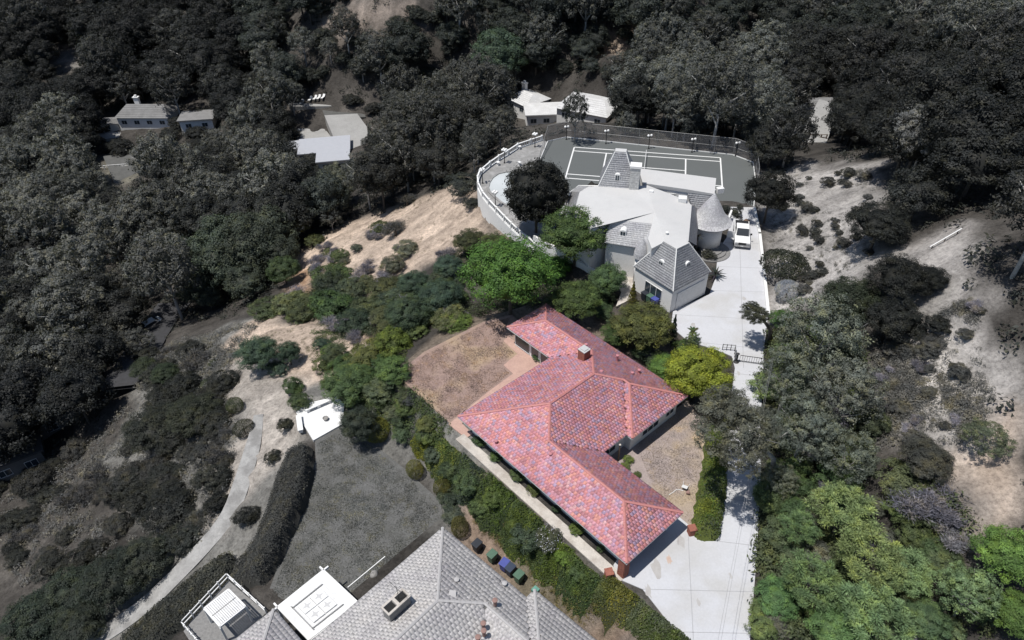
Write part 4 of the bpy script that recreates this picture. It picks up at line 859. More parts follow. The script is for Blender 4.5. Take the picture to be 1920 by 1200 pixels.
# ------------------------------------------------------------------ vehicles
def pickup(px, py, yaw, label):
    p = at(px, py, .03); o = thing('pickup_truck', label, 'truck', p); M = frame(p, yaw)     # front points along -x of the local frame
    def E(mb, n, m, **k): return local(mb, M).build(n, m, o, **k)
    body = MB(); prof = [(-2.75, .45), (2.75, .45), (2.75, 1.08), (-1.15, 1.1), (-2.6, 1.0), (-2.75, .85)]
    body.v = [(x, -.98, z) for x, z in prof] + [(x, .98, z) for x, z in prof]; n = len(prof); body.f = [tuple(range(n)), tuple(range(2 * n - 1, n - 1, -1))] + [((i + 1) % n, i, n + i, n + (i + 1) % n) for i in range(n)]
    E(body, 'body', 'car_paint', bevel=.06)
    cab = MB(); pr = [(-1.3, 1.08), (1.0, 1.08), (.85, 1.78), (-.45, 1.82)]; cab.v = [(x, -.9 + (.1 if z > 1.5 else 0), z) for x, z in pr] + [(x, .9 - (.1 if z > 1.5 else 0), z) for x, z in pr]
    cab.f = [(0, 1, 2, 3), (7, 6, 5, 4)] + [((i + 1) % 4, i, 4 + i, 4 + (i + 1) % 4) for i in range(4)]; E(cab, 'cab', 'car_paint', bevel=.05)
    E(MB().quad((-1.27, -.8, 1.13), (-1.27, .8, 1.13), (-.52, .74, 1.775), (-.52, -.74, 1.775)), 'windscreen', 'car_glass').location.z += 0
    o.children[-1].data.transform(Matrix.Translation((M.to_3x3() @ Vector((-.02, 0, .02)))))
    for s in (-1, 1):
        E(MB().quad((-1.0, s * .915, 1.15), (.75, s * .915, 1.15), (.7, s * .845, 1.66), (-.45, s * .845, 1.66)), 'side_window', 'car_glass')
        E(MB().box(-2.79, -2.74, s * .7 - .2, s * .7 + .2, .72, .92), 'headlight', 'chrome'); E(MB().box(-.95, -.8, s * 1.0, s * 1.22, 1.12, 1.32), 'mirror', 'dark_metal')
        for x in (-1.75, 1.75):
            w = E(MB().tube([(x, s * .78, .38), (x, s * .99, .38)], .38, 18), 'wheel', 'rubber'); sub(local(MB().tube([(x, s * .985, .38), (x, s * 1.0, .38)], .22, 14), M), 'rim', 'chrome', w)
    E(MB().box(-2.8, -2.74, -.48, .48, .68, .95), 'grille', 'dark_metal'); E(MB().box(-2.9, -2.72, -.98, .98, .42, .62), 'bumper', 'chrome'); E(MB().box(-2.92, -2.9, -.18, .18, .46, .58), 'number_plate', 'white_paint')
    E(MB().box(1.1, 2.7, -.86, .86, 1.0, 1.1), 'bed_floor', 'dark_metal'); E(MB().box(-1.1, -1.05, .98, 1.95, .55, 1.5), 'open_door', 'car_paint')
    return o
_t = at(1390, 468, .03); pickup(1389, 446, math.atan2(at(1390, 440, 0)[1] - _t[1], at(1390, 440, 0)[0] - _t[0]) + .02, 'white pickup truck parked on the drive with a door open')
for i, (x, y, s) in enumerate([(1383,408,.5),(1388,412,.4),(1399,420,.6)]):
    q = P3(x, y, .03); o = thing('storage_box', ['black box standing on the drive behind the truck', 'small grey crate beside the black box on the drive', 'tipped dark cart behind the truck bed'][i], 'box', q)
    local(MB().box(-s / 2, s / 2, -s / 2, s / 2, 0, s * .9), frame(q, .3 * i)).build('box_body', ['dark_metal', 'grey_metal', 'dark_wood'][i], o, bevel=.03); local(MB().box(-s / 2 - .03, s / 2 + .03, -s / 2 - .03, s / 2 + .03, s * .9, s * .98), frame(q, .3 * i)).build('lid', ['grey_metal', 'dark_metal', 'wood'][i], o)

def car(p, yaw, label, paint='car_paint', lift=.0):
    o = thing('parked_car', label, 'car', p); M = frame((p[0], p[1], p[2] + lift), yaw)
    prof = [(-2.2, .3), (2.2, .3), (2.25, .75), (1.7, .9), (1.0, 1.4), (-.8, 1.42), (-1.5, .95), (-2.2, .85)]; n = len(prof); k = MB()
    k.v = [(x, -.85 + (.15 if z > 1.2 else 0), z) for x, z in prof] + [(x, .85 - (.15 if z > 1.2 else 0), z) for x, z in prof]; k.f = [tuple(range(n)), tuple(range(2 * n - 1, n - 1, -1))] + [((i + 1) % n, i, n + i, n + (i + 1) % n) for i in range(n)]
    local(k, M).build('body', paint, o, bevel=.05)
    local(MB().quad((-1.44, -.72, 1.0), (-1.44, .72, 1.0), (-.86, .66, 1.4), (-.86, -.66, 1.4)), M @ Matrix.Translation((-.03, 0, .02))).build('windscreen', 'car_glass', o); local(MB().quad((1.66, -.72, .95), (1.66, .72, .95), (1.05, .66, 1.37), (1.05, -.66, 1.37)), M @ Matrix.Translation((.03, 0, .02))).build('rear_window', 'car_glass', o)
    for s in (-1, 1):
        local(MB().quad((-1.2, s * .84, .98), (1.4, s * .84, .98), (.9, s * .74, 1.32), (-.8, s * .74, 1.32)), M).build('side_window', 'car_glass', o)
        for x in (-1.4, 1.4): local(MB().tube([(x, s * .68, .32), (x, s * .87, .32)], .32, 16), M).build('wheel', 'rubber', o)
car(G(283, 616), .9, 'white car parked in shade on the canyon road', lift=.25); car(G(1612, 82), -.1, 'white car gleaming among trees in the far canyon', lift=.3); car(G(212, 245), .15, 'pale car parked before the canyon house with a chimney', 'grey_metal', .2)

# ------------------------------------------------------------------ bins, gate, clutter
def bin_(px, py, z, yaw, mat, label, lid=None):
    p = P3(px, py, z); o = thing('wheelie_bin', label, 'bin', p, group='wheeled bins'); M = frame(p, yaw); k = MB()
    k.v = [(-.26, -.3, .08), (.26, -.3, .08), (.26, .3, .08), (-.26, .3, .08), (-.33, -.38, 1.02), (.33, -.38, 1.02), (.33, .38, 1.02), (-.33, .38, 1.02)]; k.f = [(3, 2, 1, 0), (4, 5, 6, 7), (0, 1, 5, 4), (1, 2, 6, 5), (2, 3, 7, 6), (3, 0, 4, 7)]
    local(k, M).build('tub', mat, o, bevel=.03)
    local(MB().prism([(-.36, -.42), (.36, -.42), (.36, .42), (-.36, .42)], 1.02, [1.07, 1.07, 1.12, 1.12]), M).build('lid', lid or mat, o, bevel=.02); local(MB().tube([(-.25, .46, .98), (.25, .46, .98)], .025, 6), M).build('handle', mat, o)
    for s in (-.28, .28): local(MB().tube([(s - .04, .32, .12), (s + .04, .32, .12)], .12, 12), M).build('wheel', 'rubber', o)
by = GYAW
bin_(895, 1031, -4.5, by, 'bin_dark', 'dark grey bin standing alone nearest the lawn'); bin_(923, 1051, -4.5, by, 'bin_green', 'faded green bin between the dark bin and the blue bin')
b4 = bin_(946, 1067, -4.5, by + .1, 'bin_blue', 'bright blue bin with a white label behind the grey roof'); bin_(957, 1076, -4.5, by, 'bin_navy', 'navy bin squeezed between the blue and the green bin'); bin_(973, 1089, -4.5, by, 'bin_green', 'green bin at the end of the row beside the dry weeds')
bin_(1208, 562, 0, dirA, 'bin_dark', 'black bin under the garage window of the white house'); bin_(1217, 567, 0, dirA, 'bin_green', 'green bin under the garage window beside a black one'); bin_(1226, 573, 0, dirA, 'bin_blue', 'blue bin half under leaves by the white garage')
gt = thing('driveway_gate', 'long dark sliding gate rail across the drive', 'gate', P3(1384, 677, 0))
g0, g1 = P3(1386, 678, .03), P3(1430, 684, .03)
MB().tube([g0 + [0, 0, .9], g1 + [0, 0, .9]], .035, 6).build('top_rail', 'dark_metal', gt); MB().tube([g0 + [0, 0, .15], g1 + [0, 0, .15]], .035, 6).build('bottom_rail', 'dark_metal', gt)
for k_ in range(11): p = g0 + (g1 - g0) * k_ / 10; MB().tube([p + [0, 0, .02], p + [0, 0, .95]], .018, 6).build('picket', 'dark_metal', gt)
gp_ = thing('gate_post', 'round dark post carrying the end of the driveway gate', 'post', P3(1380, 679, 0)); MB().lathe(P3(1380, 679, 0), [(.3, 0), (.3, .12), (.12, .2), (.1, 1.1), (.2, 1.2), (.05, 1.3)], 12).build('post', 'dark_metal', gp_)
gw = thing('guard_rail', 'low dark rail fence around the pale pad by the gate', 'fence', P3(1360, 656, 0))
for a, c in (((1354,656), (1377,658)), ((1377,658), (1377,676))):
    a, c = P3(*a, .03), P3(*c, .03); MB().tube([a + [0, 0, .8], c + [0, 0, .8]], .04, 6).build('top_rail', 'grey_metal', gw); MB().tube([a + [0, 0, .4], c + [0, 0, .4]], .03, 6).build('middle_rail', 'grey_metal', gw)
    for k_ in range(4): p = a + (c - a) * k_ / 3; MB().tube([p, p + [0, 0, .85]], .04, 6).build('post', 'dark_metal', gw)
yp = thing('yard_post', 'thin weathered wooden post by the inner corner of the red roof', 'post', P3(1159, 863, 0)); MB().box(-.06, .06, -.06, .06, 0, 2.1, Matrix.Translation(Vector(P3(1159, 863, 0)))).build('post_shaft', 'wood', yp); MB().box(-.09, .09, -.09, .09, 2.1, 2.18, Matrix.Translation(Vector(P3(1159, 863, 0)))).build('post_cap', 'path_concrete', yp)
for (x, y), l, n in [((1296,1000), 'small brick pier at the end of the clipped drive hedge', 'brick_pier'), ((1141,1082), 'small brick pier beside the path end and the low hedge', 'brick_pier')]:
    q = P3(x, y, 0); o = thing(n, l, 'pier', q); bricks(o, q[0], q[1], 0, .75, .55, .55, .2, 'brick', .28, .15); MB().box(-.33, .33, -.33, .33, .75, .82, frame(q, .2)).build('pier_cap', 'brick', o)
# a tipped white chair and spilled red pot in the dirt yard
q = P3(1284, 915, 0); ch_ = thing('garden_chair', 'white wire garden chair tipped over in the dirt yard', 'chair', q); M = frame(q, -.5) @ Matrix.Rotation(1.15, 4, 'X')
seat = MB().box(-.25, .25, -.25, .25, .0, .03); local(seat, M).build('seat', 'white_paint', ch_); local(MB().prism([(-.25, .24), (.25, .24), (.25, .28), (-.25, .28)], .03, .55), M).build('backrest', 'white_paint', ch_)
for sx in (-1, 1):
    for sy in (-1, 1): local(MB().tube([(sx * .22, sy * .22, 0), (sx * .3, sy * .32, -.45)], .018, 6), M).build('leg', 'white_paint', ch_)
local(MB().lathe((0, 0, 0), [(.1, 0), (.2, .3), (.22, .32), (.2, .34)], 12), frame(P3(1286, 924, .18), 0) @ Matrix.Rotation(1.3, 4, 'Y')).build('vase', 'earthpot', thing('clay_pot', 'small red clay pot lying beside the tipped chair', 'pot', P3(1286, 924, 0)))
rp = thing('garden_hose', 'white hose trailing from the tipped chair across the dirt', 'hose', P3(1265, 915, 0)); MB().tube([P3(x, y, .06) for x, y in [(1281,920),(1274,918),(1268,918),(1262,923),(1254,928)]], .03, 6).build('hose_run', 'white_paint', rp)
pr = thing('slope_rail', 'straight white pipe rail lying across the dirt slope', 'pipe', G(1770, 452)); a, c = V3(G(1741, 469)) + [0, 0, .4], V3(G(1800, 436)) + [0, 0, .5]; MB().tube([a, c], .06, 8).build('pipe', 'white_paint', pr)
for k_ in (.1, .5, .9): p = a + (c - a) * k_; MB().tube([p - [0, 0, 1.0], p], .05, 6).build('stake', 'dark_wood', pr)
# overhead wires across the lower drive
for i, (x0, y0, x1, y1, z) in enumerate([(1348, 1205, 1404, 905, 7), (1354, 1205, 1408, 905, 7.2), (1352, 905, 1420, 620, 7)][:2]):
    a, c = P3(x0, y0, z), P3(x1, y1, z); c = c + (c - a) * 1.2; a = a - (c - a) * .8; o = thing('overhead_wire', ['thin overhead wire above the drive, the one nearer the garage', 'thin overhead wire above the drive, the one nearer the hillside trees'][i], 'wire', a)
    MB().tube([a + (c - a) * t - V3((0, 0, 1.2 * 4 * t * (1 - t))) for t in np.linspace(0, 1, 14)], .009, 5).build('cable', 'grey_metal', o)

# ------------------------------------------------------------------ pergolas and lawn terrace of the grey house
def px_rect(p0, p1, p2, p3, z): return [P3(*p, z) for p in (p0, p1, p2, p3)]
def beamq(a, c, w, h): 
    d = c - a; L_ = np.linalg.norm(d); return local(MB().box(0, L_, -w / 2, w / 2, -h, 0), frame(a, math.atan2(d[1], d[0])))
pg = thing('lattice_pergola', 'large white lattice pergola with four raised skylight panels', 'pergola', P3(590, 1130, -4.6)); zt = -1.7
c0, c1, c2, c3 = px_rect((606, 1068), (671, 1129), (580, 1200), (520, 1137), zt)
ctr = (c0 + c1 + c2 + c3) / 4
L1 = lambda s, t: c0 * (1 - s) * (1 - t) + c1 * s * (1 - t) + c2 * s * t + c3 * (1 - s) * t
nS = 26
for i in range(nS):                                       # slats both ways, with gaps
    s0 = i / nS + .02 / nS; s1 = (i + .93) / nS
    MB().quad(L1(s0, 0), L1(s1, 0), L1(s1, 1), L1(s0, 1)).quad(L1(s0, 0) - [0, 0, .03], L1(s0, 1) - [0, 0, .03], L1(s1, 1) - [0, 0, .03], L1(s1, 0) - [0, 0, .03]).build('slat', 'bright_paving', pg)
    MB().quad(*(q + V3((0, 0, .012)) for q in (L1(0, s0), L1(1, s0), L1(1, s1), L1(0, s1)))).build('slat', 'bright_paving', pg)
for a, c in ((c0, c1), (c1, c2), (c2, c3), (c3, c0)):
    beamq(a + (a - c) / np.linalg.norm(a - c) * .5 - [0, 0, .05], c + (c - a) / np.linalg.norm(a - c) * .5 - [0, 0, .05], .14, .2).build('beam', 'white_paint', pg)
for q in (c0, c1, c2, c3): MB().box(-.09, .09, -.09, .09, -4.7, zt - .26, frame((q[0], q[1], 0), GYAW)).build('post', 'white_paint', pg)
for s in (.30, .55):
    for t_ in (.28, .53):
        a_, b__, c__, d__ = L1(s, t_), L1(s + .235, t_), L1(s + .235, t_ + .235), L1(s, t_ + .235); m_ = (a_ + c__) / 2; k = MB()
        ring = [a_, b__, c__, d__]; zl = V3((0, 0, .16)); inn = [m_ + (r - m_) * .93 for r in ring]; star = []
        for i in range(4): k.quad(ring[i] + [0, 0, .03], ring[(i + 1) % 4] + [0, 0, .03], ring[(i + 1) % 4] + zl, ring[i] + zl)
        k.quad(*(r + zl for r in ring)); pn = k.build('skylight', 'bright_paving', pg)
        sp = []
        for i in range(8): f_ = .8 if i % 2 == 0 else .2; dd = (ring[i // 2] + ring[(i // 2 + 1) % 4]) / 2 if i % 2 == 0 else ring[(i // 2 + 1) % 4]; sp.append(m_ + (dd - m_) * f_ + zl + [0, 0, .01])
        sub(MB().quad(*sp), 'star_pane', 'pale_roof', pn)
for a, c in (((.25, .2), (.25, .85)), ((.86, .2), (.86, .85)), ((.2, .84), (.9, .84))): beamq(L1(*a) + [0, 0, .14], L1(*c) + [0, 0, .14], .07, .1).build('rail', 'grey_metal', pg)
p2 = thing('garden_pergola', 'small white slatted pergola roof beside the dark hedge', 'pergola', P3(420, 1130, -4.6)); zt = -2.3
c0, c1, c2, c3 = px_rect((428, 1104), (460, 1136), (412, 1174), (382, 1140), zt)
for h_, (t0_, t1_) in enumerate(((0, .46), (.5, .98))):
    for i in range(14):
        s0, s1 = i / 14, (i + .8) / 14; l2 = lambda s, t: c0 * (1 - t) * (1 - s) + c3 * (1 - t) * 0 + c1 * t * (1 - s) + c2 * t * s + c3 * (1 - t) * s
        MB().quad(l2(s0, t0_), l2(s0, t1_), l2(s1, t1_), l2(s1, t0_)).build('slat', 'bright_paving', p2)
for a, c in ((c0, c1), (c1, c2), (c2, c3), (c3, c0)): beamq(a - [0, 0, .03], c - [0, 0, .03], .12, .18).build('beam', 'white_paint', p2)
for q in (c0, c1, c2, c3): MB().box(-.08, .08, -.08, .08, -4.8, zt - .2, frame((q[0], q[1], 0), GYAW)).build('post', 'white_paint', p2)
dk_ = slab('garden_deck', [(429,1090),(500,1150),(450,1200),(380,1240),(345,1185),(360,1165)], -4.7, .12, 'grey_brick', 'dark grey paved deck under the small pergola', depth=2)
fe = thing('deck_fence', 'white board fence round the dark deck beside the hedge', 'fence', P3(430, 1088, -4.6))
for pts in ([(429,1085),(500,1150)], [(429,1085),(345,1175)], [(345,1175),(380,1215)]):
    a, c = [P3(*q, -4.55) for q in pts]; n = 5
    for zz in (.35, .85): beamq(a + [0, 0, zz], c + [0, 0, zz], .07, .1).build('rail', 'white_paint', fe)
    for k_ in range(n + 1): p = a + (c - a) * k_ / n; MB().box(-.05, .05, -.05, .05, -.3, .95, frame(p, GYAW)).build('post', 'white_paint', fe)
def bench(pts, label):
    a, c = P3(*pts[0], -4.8), P3(*pts[1], -4.8); d = c - a; L_ = np.linalg.norm(d); o = thing('stone_bench', label, 'bench', a); M = frame(a, math.atan2(d[1], d[0]))
    local(MB().box(0, L_, -.28, .28, .36, .46), M).build('seat', 'white_paint', o, bevel=.02)
    for x in (.3, L_ / 2, L_ - .3): local(MB().box(x - .18, x + .18, -.2, .2, -.1, .36), M).build('leg', 'white_paint', o)
BZ = -4.8
bench([(573,773),(622,752)], 'long white stone bench at the far edge of the bright terrace'); bench([(561,783),(565,812)], 'white stone bench along the hedge end of the bright terrace')
fp = thing('stone_fire_bowl', 'small grey stone bowl standing on the bright terrace', 'bowl', P3(611, 787, -4.8)); MB().lathe(P3(611, 787, -4.8), [(.2, 0), (.26, .18), (.32, .3), (.28, .32), (.2, .22)], 14).build('bowl', 'rock', fp)
lb = thing('lawn_edging', 'thin white edging bar lying straight across the lawn', 'edging', P3(690, 1070, -5)); beamq(P3(652, 1101, -4.9), P3(722, 1043, -4.9), .08, .14).build('bar', 'white_paint', lb)
rk = thing('garden_boulder', 'small pale boulder on the lawn by the grey eave', 'rock', P3(702, 1080, -5)); k = MB().lathe(P3(702, 1080, -5.05), [(.25, 0), (.38, .15), (.36, .35), (.2, .5), (.05, .54)], 9); k.v = [(x + random.Random(i).uniform(-.05, .05), y + random.Random(i + 99).uniform(-.05, .05), z) for i, (x, y, z) in enumerate(k.v)]; k.build('boulder_body', 'rock', rk, smooth=True)

# ------------------------------------------------------------------ houses down in the canyon
def far_house(name, label, px, py, L, W_, yaw, hw, rise, wall='stucco', roof='pale_roof', flat=False, chimney=None, gz_=None, wins=4):
    p = G(px, py); z0 = p[2] if gz_ is None else gz_; o = thing(name, label, 'house', (p[0], p[1], z0)); M = frame((p[0], p[1], z0), yaw)
    local(MB().box(-L / 2, L / 2, -W_ / 2, W_ / 2, -2.5, hw), M).build('wall', wall, o); e = .5
    if flat: local(MB().box(-L / 2 - e, L / 2 + e, -W_ / 2 - e, W_ / 2 + e, hw + .01, hw + .3), M).build('roof', roof, o)
    else:
        k = MB(); A = [(-L / 2 - e, -W_ / 2 - e, hw), (L / 2 + e, -W_ / 2 - e, hw), (L / 2 + e, W_ / 2 + e, hw), (-L / 2 - e, W_ / 2 + e, hw)]; T = [(-L / 2 + W_ * .25, 0, hw + rise), (L / 2 - W_ * .25, 0, hw + rise)]
        k.quad(A[0], A[1], T[1], T[0]).quad(A[1], A[2], T[1]).quad(A[2], A[3], T[0], T[1]).quad(A[3], A[0], T[0]).quad(*A[::-1]); r_ = local(k, M).build('roof', roof, o)
        n = 8
        for i in range(1, n):          # course lines of the roof, front slope
            t = i / n; y = (-W_ / 2 - e) * (1 - t); z = hw + rise * t; xl = (-L / 2 - e) * (1 - t) + T[0][0] * t; xr = (L / 2 + e) * (1 - t) + T[1][0] * t
            sub(local(MB().box(xl, xr, y - .03, y + .1, z, z + .05), M), 'roof_course', roof, r_)
    for i in range(wins):
        x = -L / 2 + L * (i + .5) / wins; c = M @ Vector((x, -W_ / 2, hw * .5)); window(o, tuple(c), yaw - math.pi / 2, min(1.6, L / wins * .6), 1.2, 2)
    if chimney:
        local(MB().box(chimney[0] - .7, chimney[0] + .7, chimney[1] - .45, chimney[1] + .45, hw * .5, hw + rise + 1.2), M).build('chimney', 'stucco', o); local(MB().box(chimney[0] - .85, chimney[0] + .85, chimney[1] - .6, chimney[1] + .6, hw + rise + 1.2, hw + rise + 1.4).box(chimney[0] - .3, chimney[0] + .3, chimney[1] - .3, chimney[1] + .3, hw + rise + 1.4, hw + rise + 1.9), M).build('chimney_cap', 'stucco', o)
    return o
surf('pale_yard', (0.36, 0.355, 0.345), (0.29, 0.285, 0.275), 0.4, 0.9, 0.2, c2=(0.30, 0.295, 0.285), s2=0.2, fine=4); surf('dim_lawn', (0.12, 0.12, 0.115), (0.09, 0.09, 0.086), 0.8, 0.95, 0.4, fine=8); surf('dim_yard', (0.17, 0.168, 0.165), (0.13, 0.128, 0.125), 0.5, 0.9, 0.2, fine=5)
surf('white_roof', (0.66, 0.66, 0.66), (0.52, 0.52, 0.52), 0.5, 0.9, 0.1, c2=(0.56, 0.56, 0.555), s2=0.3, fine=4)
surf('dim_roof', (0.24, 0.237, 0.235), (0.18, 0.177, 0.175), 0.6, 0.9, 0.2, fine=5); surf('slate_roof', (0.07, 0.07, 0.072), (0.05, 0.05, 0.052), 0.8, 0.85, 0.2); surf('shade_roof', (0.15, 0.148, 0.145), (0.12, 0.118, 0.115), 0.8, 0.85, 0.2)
far_house('canyon_house', 'canyon house with a tall white chimney among dark trees', 283, 228, 15, 8, -.05, 3.0, 2.4, roof='dim_roof', chimney=(-3.2, 2.0))
far_house('canyon_garage', 'small pale flat roofed building beside the chimney house', 376, 236, 9, 6, .12, 3.0, 0, roof='dim_roof', flat=True, wins=2)
far_house('studio_house', 'low house with white panel roofs beside a big paved court', 612, 292, 12, 8, .16, 2.8, 0, roof='panel_grey', flat=True, wins=3)
far_house('studio_annex', 'flat white annex roof in front of the paved court', 628, 312, 7, 5, .16, 2.6, 0, roof='panel_grey', flat=True, wins=2)
far_house('pool_house', 'small pale annex roof at the side yard of the panel roofs', 566, 288, 6, 4, .16, 2.4, 0, roof='panel_grey', flat=True, wins=1)
far_house('canyon_wing', 'low grey wing before the chimney house', 222, 240, 8, 4, .1, 2.4, .6, roof='dim_roof', wins=2)
far_house('white_canyon_house', 'bright white gabled wing of the house beyond the court fence', 990, 205, 8, 8, -.9, 3.2, 1.6, roof='white_roof', chimney=(-3.2, 1.5), wins=2)
far_house('white_canyon_hall', 'broad flat white roof of the house beyond the court fence', 1022, 226, 10, 7, .05, 3.0, 0, roof='white_roof', flat=True, wins=3)
far_house('white_canyon_wing', 'large white roof half veiled by a tree beyond the court', 1105, 218, 13, 11, -.5, 3.2, 1.6, roof='white_roof', wins=3)
far_house('hill_house', 'dim roofed house behind the fenced pale yard', 1532, 216, 8, 6, 0, 2.8, .8, roof='dim_roof', wins=2)
far_house('slope_house', 'long grey house roof in shade at the canyon road edge', 78, 805, 13, 5, .62, 3.0, 1.0, roof='shade_roof', wall='dim_yard', wins=4)
far_house('shaded_house', 'dark boxy house half buried in trees below the long roof', 18, 880, 10, 5, .55, 3.4, 0, roof='slate_roof', wall='dim_yard', flat=True, wins=3)
far_house('hidden_house', 'pale wall of a house in the far wooded valley', 1462, 78, 9, 5, -.05, 2.4, .5, roof='dim_roof', wins=2)
def pave(name, pts, mat, label, lift=.25):
    P = [V3(G(x, y)) for x, y in pts]; z = np.mean([p[2] for p in P]) + lift; k = MB(); k.prism([tuple(p[:2]) for p in P], z - 3, z); return tag(k.build(name, mat), label, kind='structure')

pave('paved_court', [(612,236),(672,226),(690,250),(692,300),(650,310),(636,285)], 'pale_yard', 'pale paved yard with a dark planter row')
pave('valley_lawn', [(604,205),(680,197),(686,222),(612,234)], 'dim_lawn', 'dim grey lawn beyond the paved court'); pave('side_yard', [(546,245),(606,236),(624,262),(562,274)], 'pale_yard', 'littered side yard by the white panel roofs')
pave('valley_pool_deck', [(540,196),(612,186),(622,200),(545,208)], 'pale_yard', 'pale deck with loungers beyond the lawn')
pave('fenced_yard', [(1502,262),(1520,246),(1560,245),(1552,262),(1535,295),(1516,296)], 'pale_yard', 'pale dusty yard crossed by a dark rail fence'); pave('house_forecourt', [(180,258),(270,238),(275,248),(200,266)], 'pale_yard', 'pale forecourt before the canyon house')
pave('small_lawn', [(196,300),(250,292),(262,325),(250,345),(215,345)], 'dim_lawn', 'dim lawn crossed by a white fence'); pass
def rail_fence(name, label, p0, p1, mat, h=1.1, n=6, lift=.2):
    a, c = V3(G(*p0)), V3(G(*p1)); a[2] += lift; c[2] += lift; o = thing(name, label, 'fence', a)
    for zz in (h * .5, h * .95): MB().tube([a + [0, 0, zz], c + [0, 0, zz]], .07, 6).build('rail', mat, o)
    for k_ in range(n + 1): p = a + (c - a) * k_ / n; MB().box(-.09, .09, -.09, .09, -.8, h, frame(p, 0)).build('post', mat, o)
rail_fence('paddock_fence', 'dark rail fence crossing the pale dusty yard', (1488, 264), (1548, 264), 'dark_wood'); rail_fence('lawn_fence', 'white rail fence across the dim canyon lawn', (188, 319), (243, 315), 'white_paint')
lo = None
for i, (x, y) in enumerate([(566,196),(582,190),(591,188),(598,187),(606,186)]):
    q = V3(G(x, y)); o = thing('sun_lounger', f'white sun lounger beyond the lawn, {ordn[i]} in its row from the paved deck end', 'lounger', q, group='sun loungers by the valley lawn'); M = frame(q + [0, 0, .3], 1.3)
    local(MB().box(-.9, .5, -.35, .35, .25, .38), M).build('seat', 'bright_paving', o); local(MB().prism([(.5, -.35), (1.1, -.35), (1.1, .35), (.5, .35)], .3, [.4, .9, .9, .4]), M).build('backrest', 'bright_paving', o)
    for sx in (-.8, .8):
        for sy in (-.3, .3): local(MB().box(sx - .04, sx + .04, sy - .04, sy + .04, -.3, .26), M).build('leg', 'grey_metal', o)
for i in range(6):
    q = V3(G(642 + i * 2.8, 238.5 - i * .6)); o = thing('planter', f'dark planter on the paved yard, {ordn[i]} in the row of six', 'planter', q, group='planters on the paved yard'); z_ = q + [0, 0, .3]
    MB().box(-.28, .28, -.28, .28, -.2, .5, frame(z_, .2)).build('pot', 'dark_wood', o)
    MB().lathe(z_ + [0, 0, .5], [(.2, 0), (.4, .25), (.3, .6), (.05, .8)], 8).build('plant', 'dark_metal', o)
# ------------------------------------------------------------------ foliage
def leafmat(name, trans=0.22, rough=0.6, hue=0.06, spec=0.25):
    m, t, b = nt(name); oi = t.nodes.new('ShaderNodeObjectInfo'); at_ = t.nodes.new('ShaderNodeAttribute'); at_.attribute_name = 'tone'
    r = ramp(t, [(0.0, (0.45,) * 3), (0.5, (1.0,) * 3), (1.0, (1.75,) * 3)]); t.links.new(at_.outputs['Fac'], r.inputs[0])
    c = mixc(t, 1.0, oi.outputs['Color'], r.outputs[0], 'MULTIPLY')
    hs = t.nodes.new('ShaderNodeHueSaturation'); mr = t.nodes.new('ShaderNodeMapRange'); mr.inputs[3].default_value = 0.5 - hue * .5; mr.inputs[4].default_value = 0.5 + hue * .35
    t.links.new(oi.outputs['Random'], mr.inputs[0]); t.links.new(mr.outputs[0], hs.inputs['Hue'])
    mv = t.nodes.new('ShaderNodeMapRange'); mv.inputs[3].default_value = 0.85; mv.inputs[4].default_value = 1.18; mm = t.nodes.new('ShaderNodeMath'); mm.operation = 'FRACT'; m2 = t.nodes.new('ShaderNodeMath'); m2.operation = 'MULTIPLY'; m2.inputs[1].default_value = 7.31
    t.links.new(oi.outputs['Random'], m2.inputs[0]); t.links.new(m2.outputs[0], mm.inputs[0]); t.links.new(mm.outputs[0], mv.inputs[0]); t.links.new(mv.outputs[0], hs.inputs['Value'])
    t.links.new(c, hs.inputs['Color']); c = hs.outputs[0]
    pn = noise(t, 0.9, 3, 0.6); pr_ = ramp(t, [(0.36, (0.70, 0.74, 0.80)), (0.52, (1.0, 1.0, 1.0)), (0.68, (1.42, 1.30, 0.95))]); t.links.new(pn.outputs[0], pr_.inputs[0]); c = mixc(t, 1.0, c, pr_.outputs[0], 'MULTIPLY')
    t.links.new(c, b.inputs['Base Color']); b.inputs['Roughness'].default_value = rough; b.inputs['Specular IOR Level'].default_value = spec
    tr = t.nodes.new('ShaderNodeBsdfTranslucent'); t.links.new(mixc(t, 1.0, c, (1.15, 1.25, 0.7), 'MULTIPLY'), tr.inputs[0])
    x = t.nodes.new('ShaderNodeMixShader'); x.inputs[0].default_value = trans
    t.links.new(b.outputs[0], x.inputs[1]); t.links.new(tr.outputs[0], x.inputs[2]); t.links.new(x.outputs[0], t.nodes['Material Output'].inputs[0])
leafmat('leaf'); leafmat('twig', 0.05, 0.85, 0.04, 0.1)
m, t, b = nt('bark'); oi = t.nodes.new('ShaderNodeObjectInfo'); n = noise(t, 5, 4, .7); r = ramp(t, [(0.3, (.6,) * 3), (.7, (1.2,) * 3)]); t.links.new(n.outputs[0], r.inputs[0])
t.links.new(mixc(t, 1.0, oi.outputs['Color'], r.outputs[0], 'MULTIPLY'), b.inputs['Base Color']); b.inputs['Roughness'].default_value = .9; bump(t, b, n.outputs[0], .5, .05)

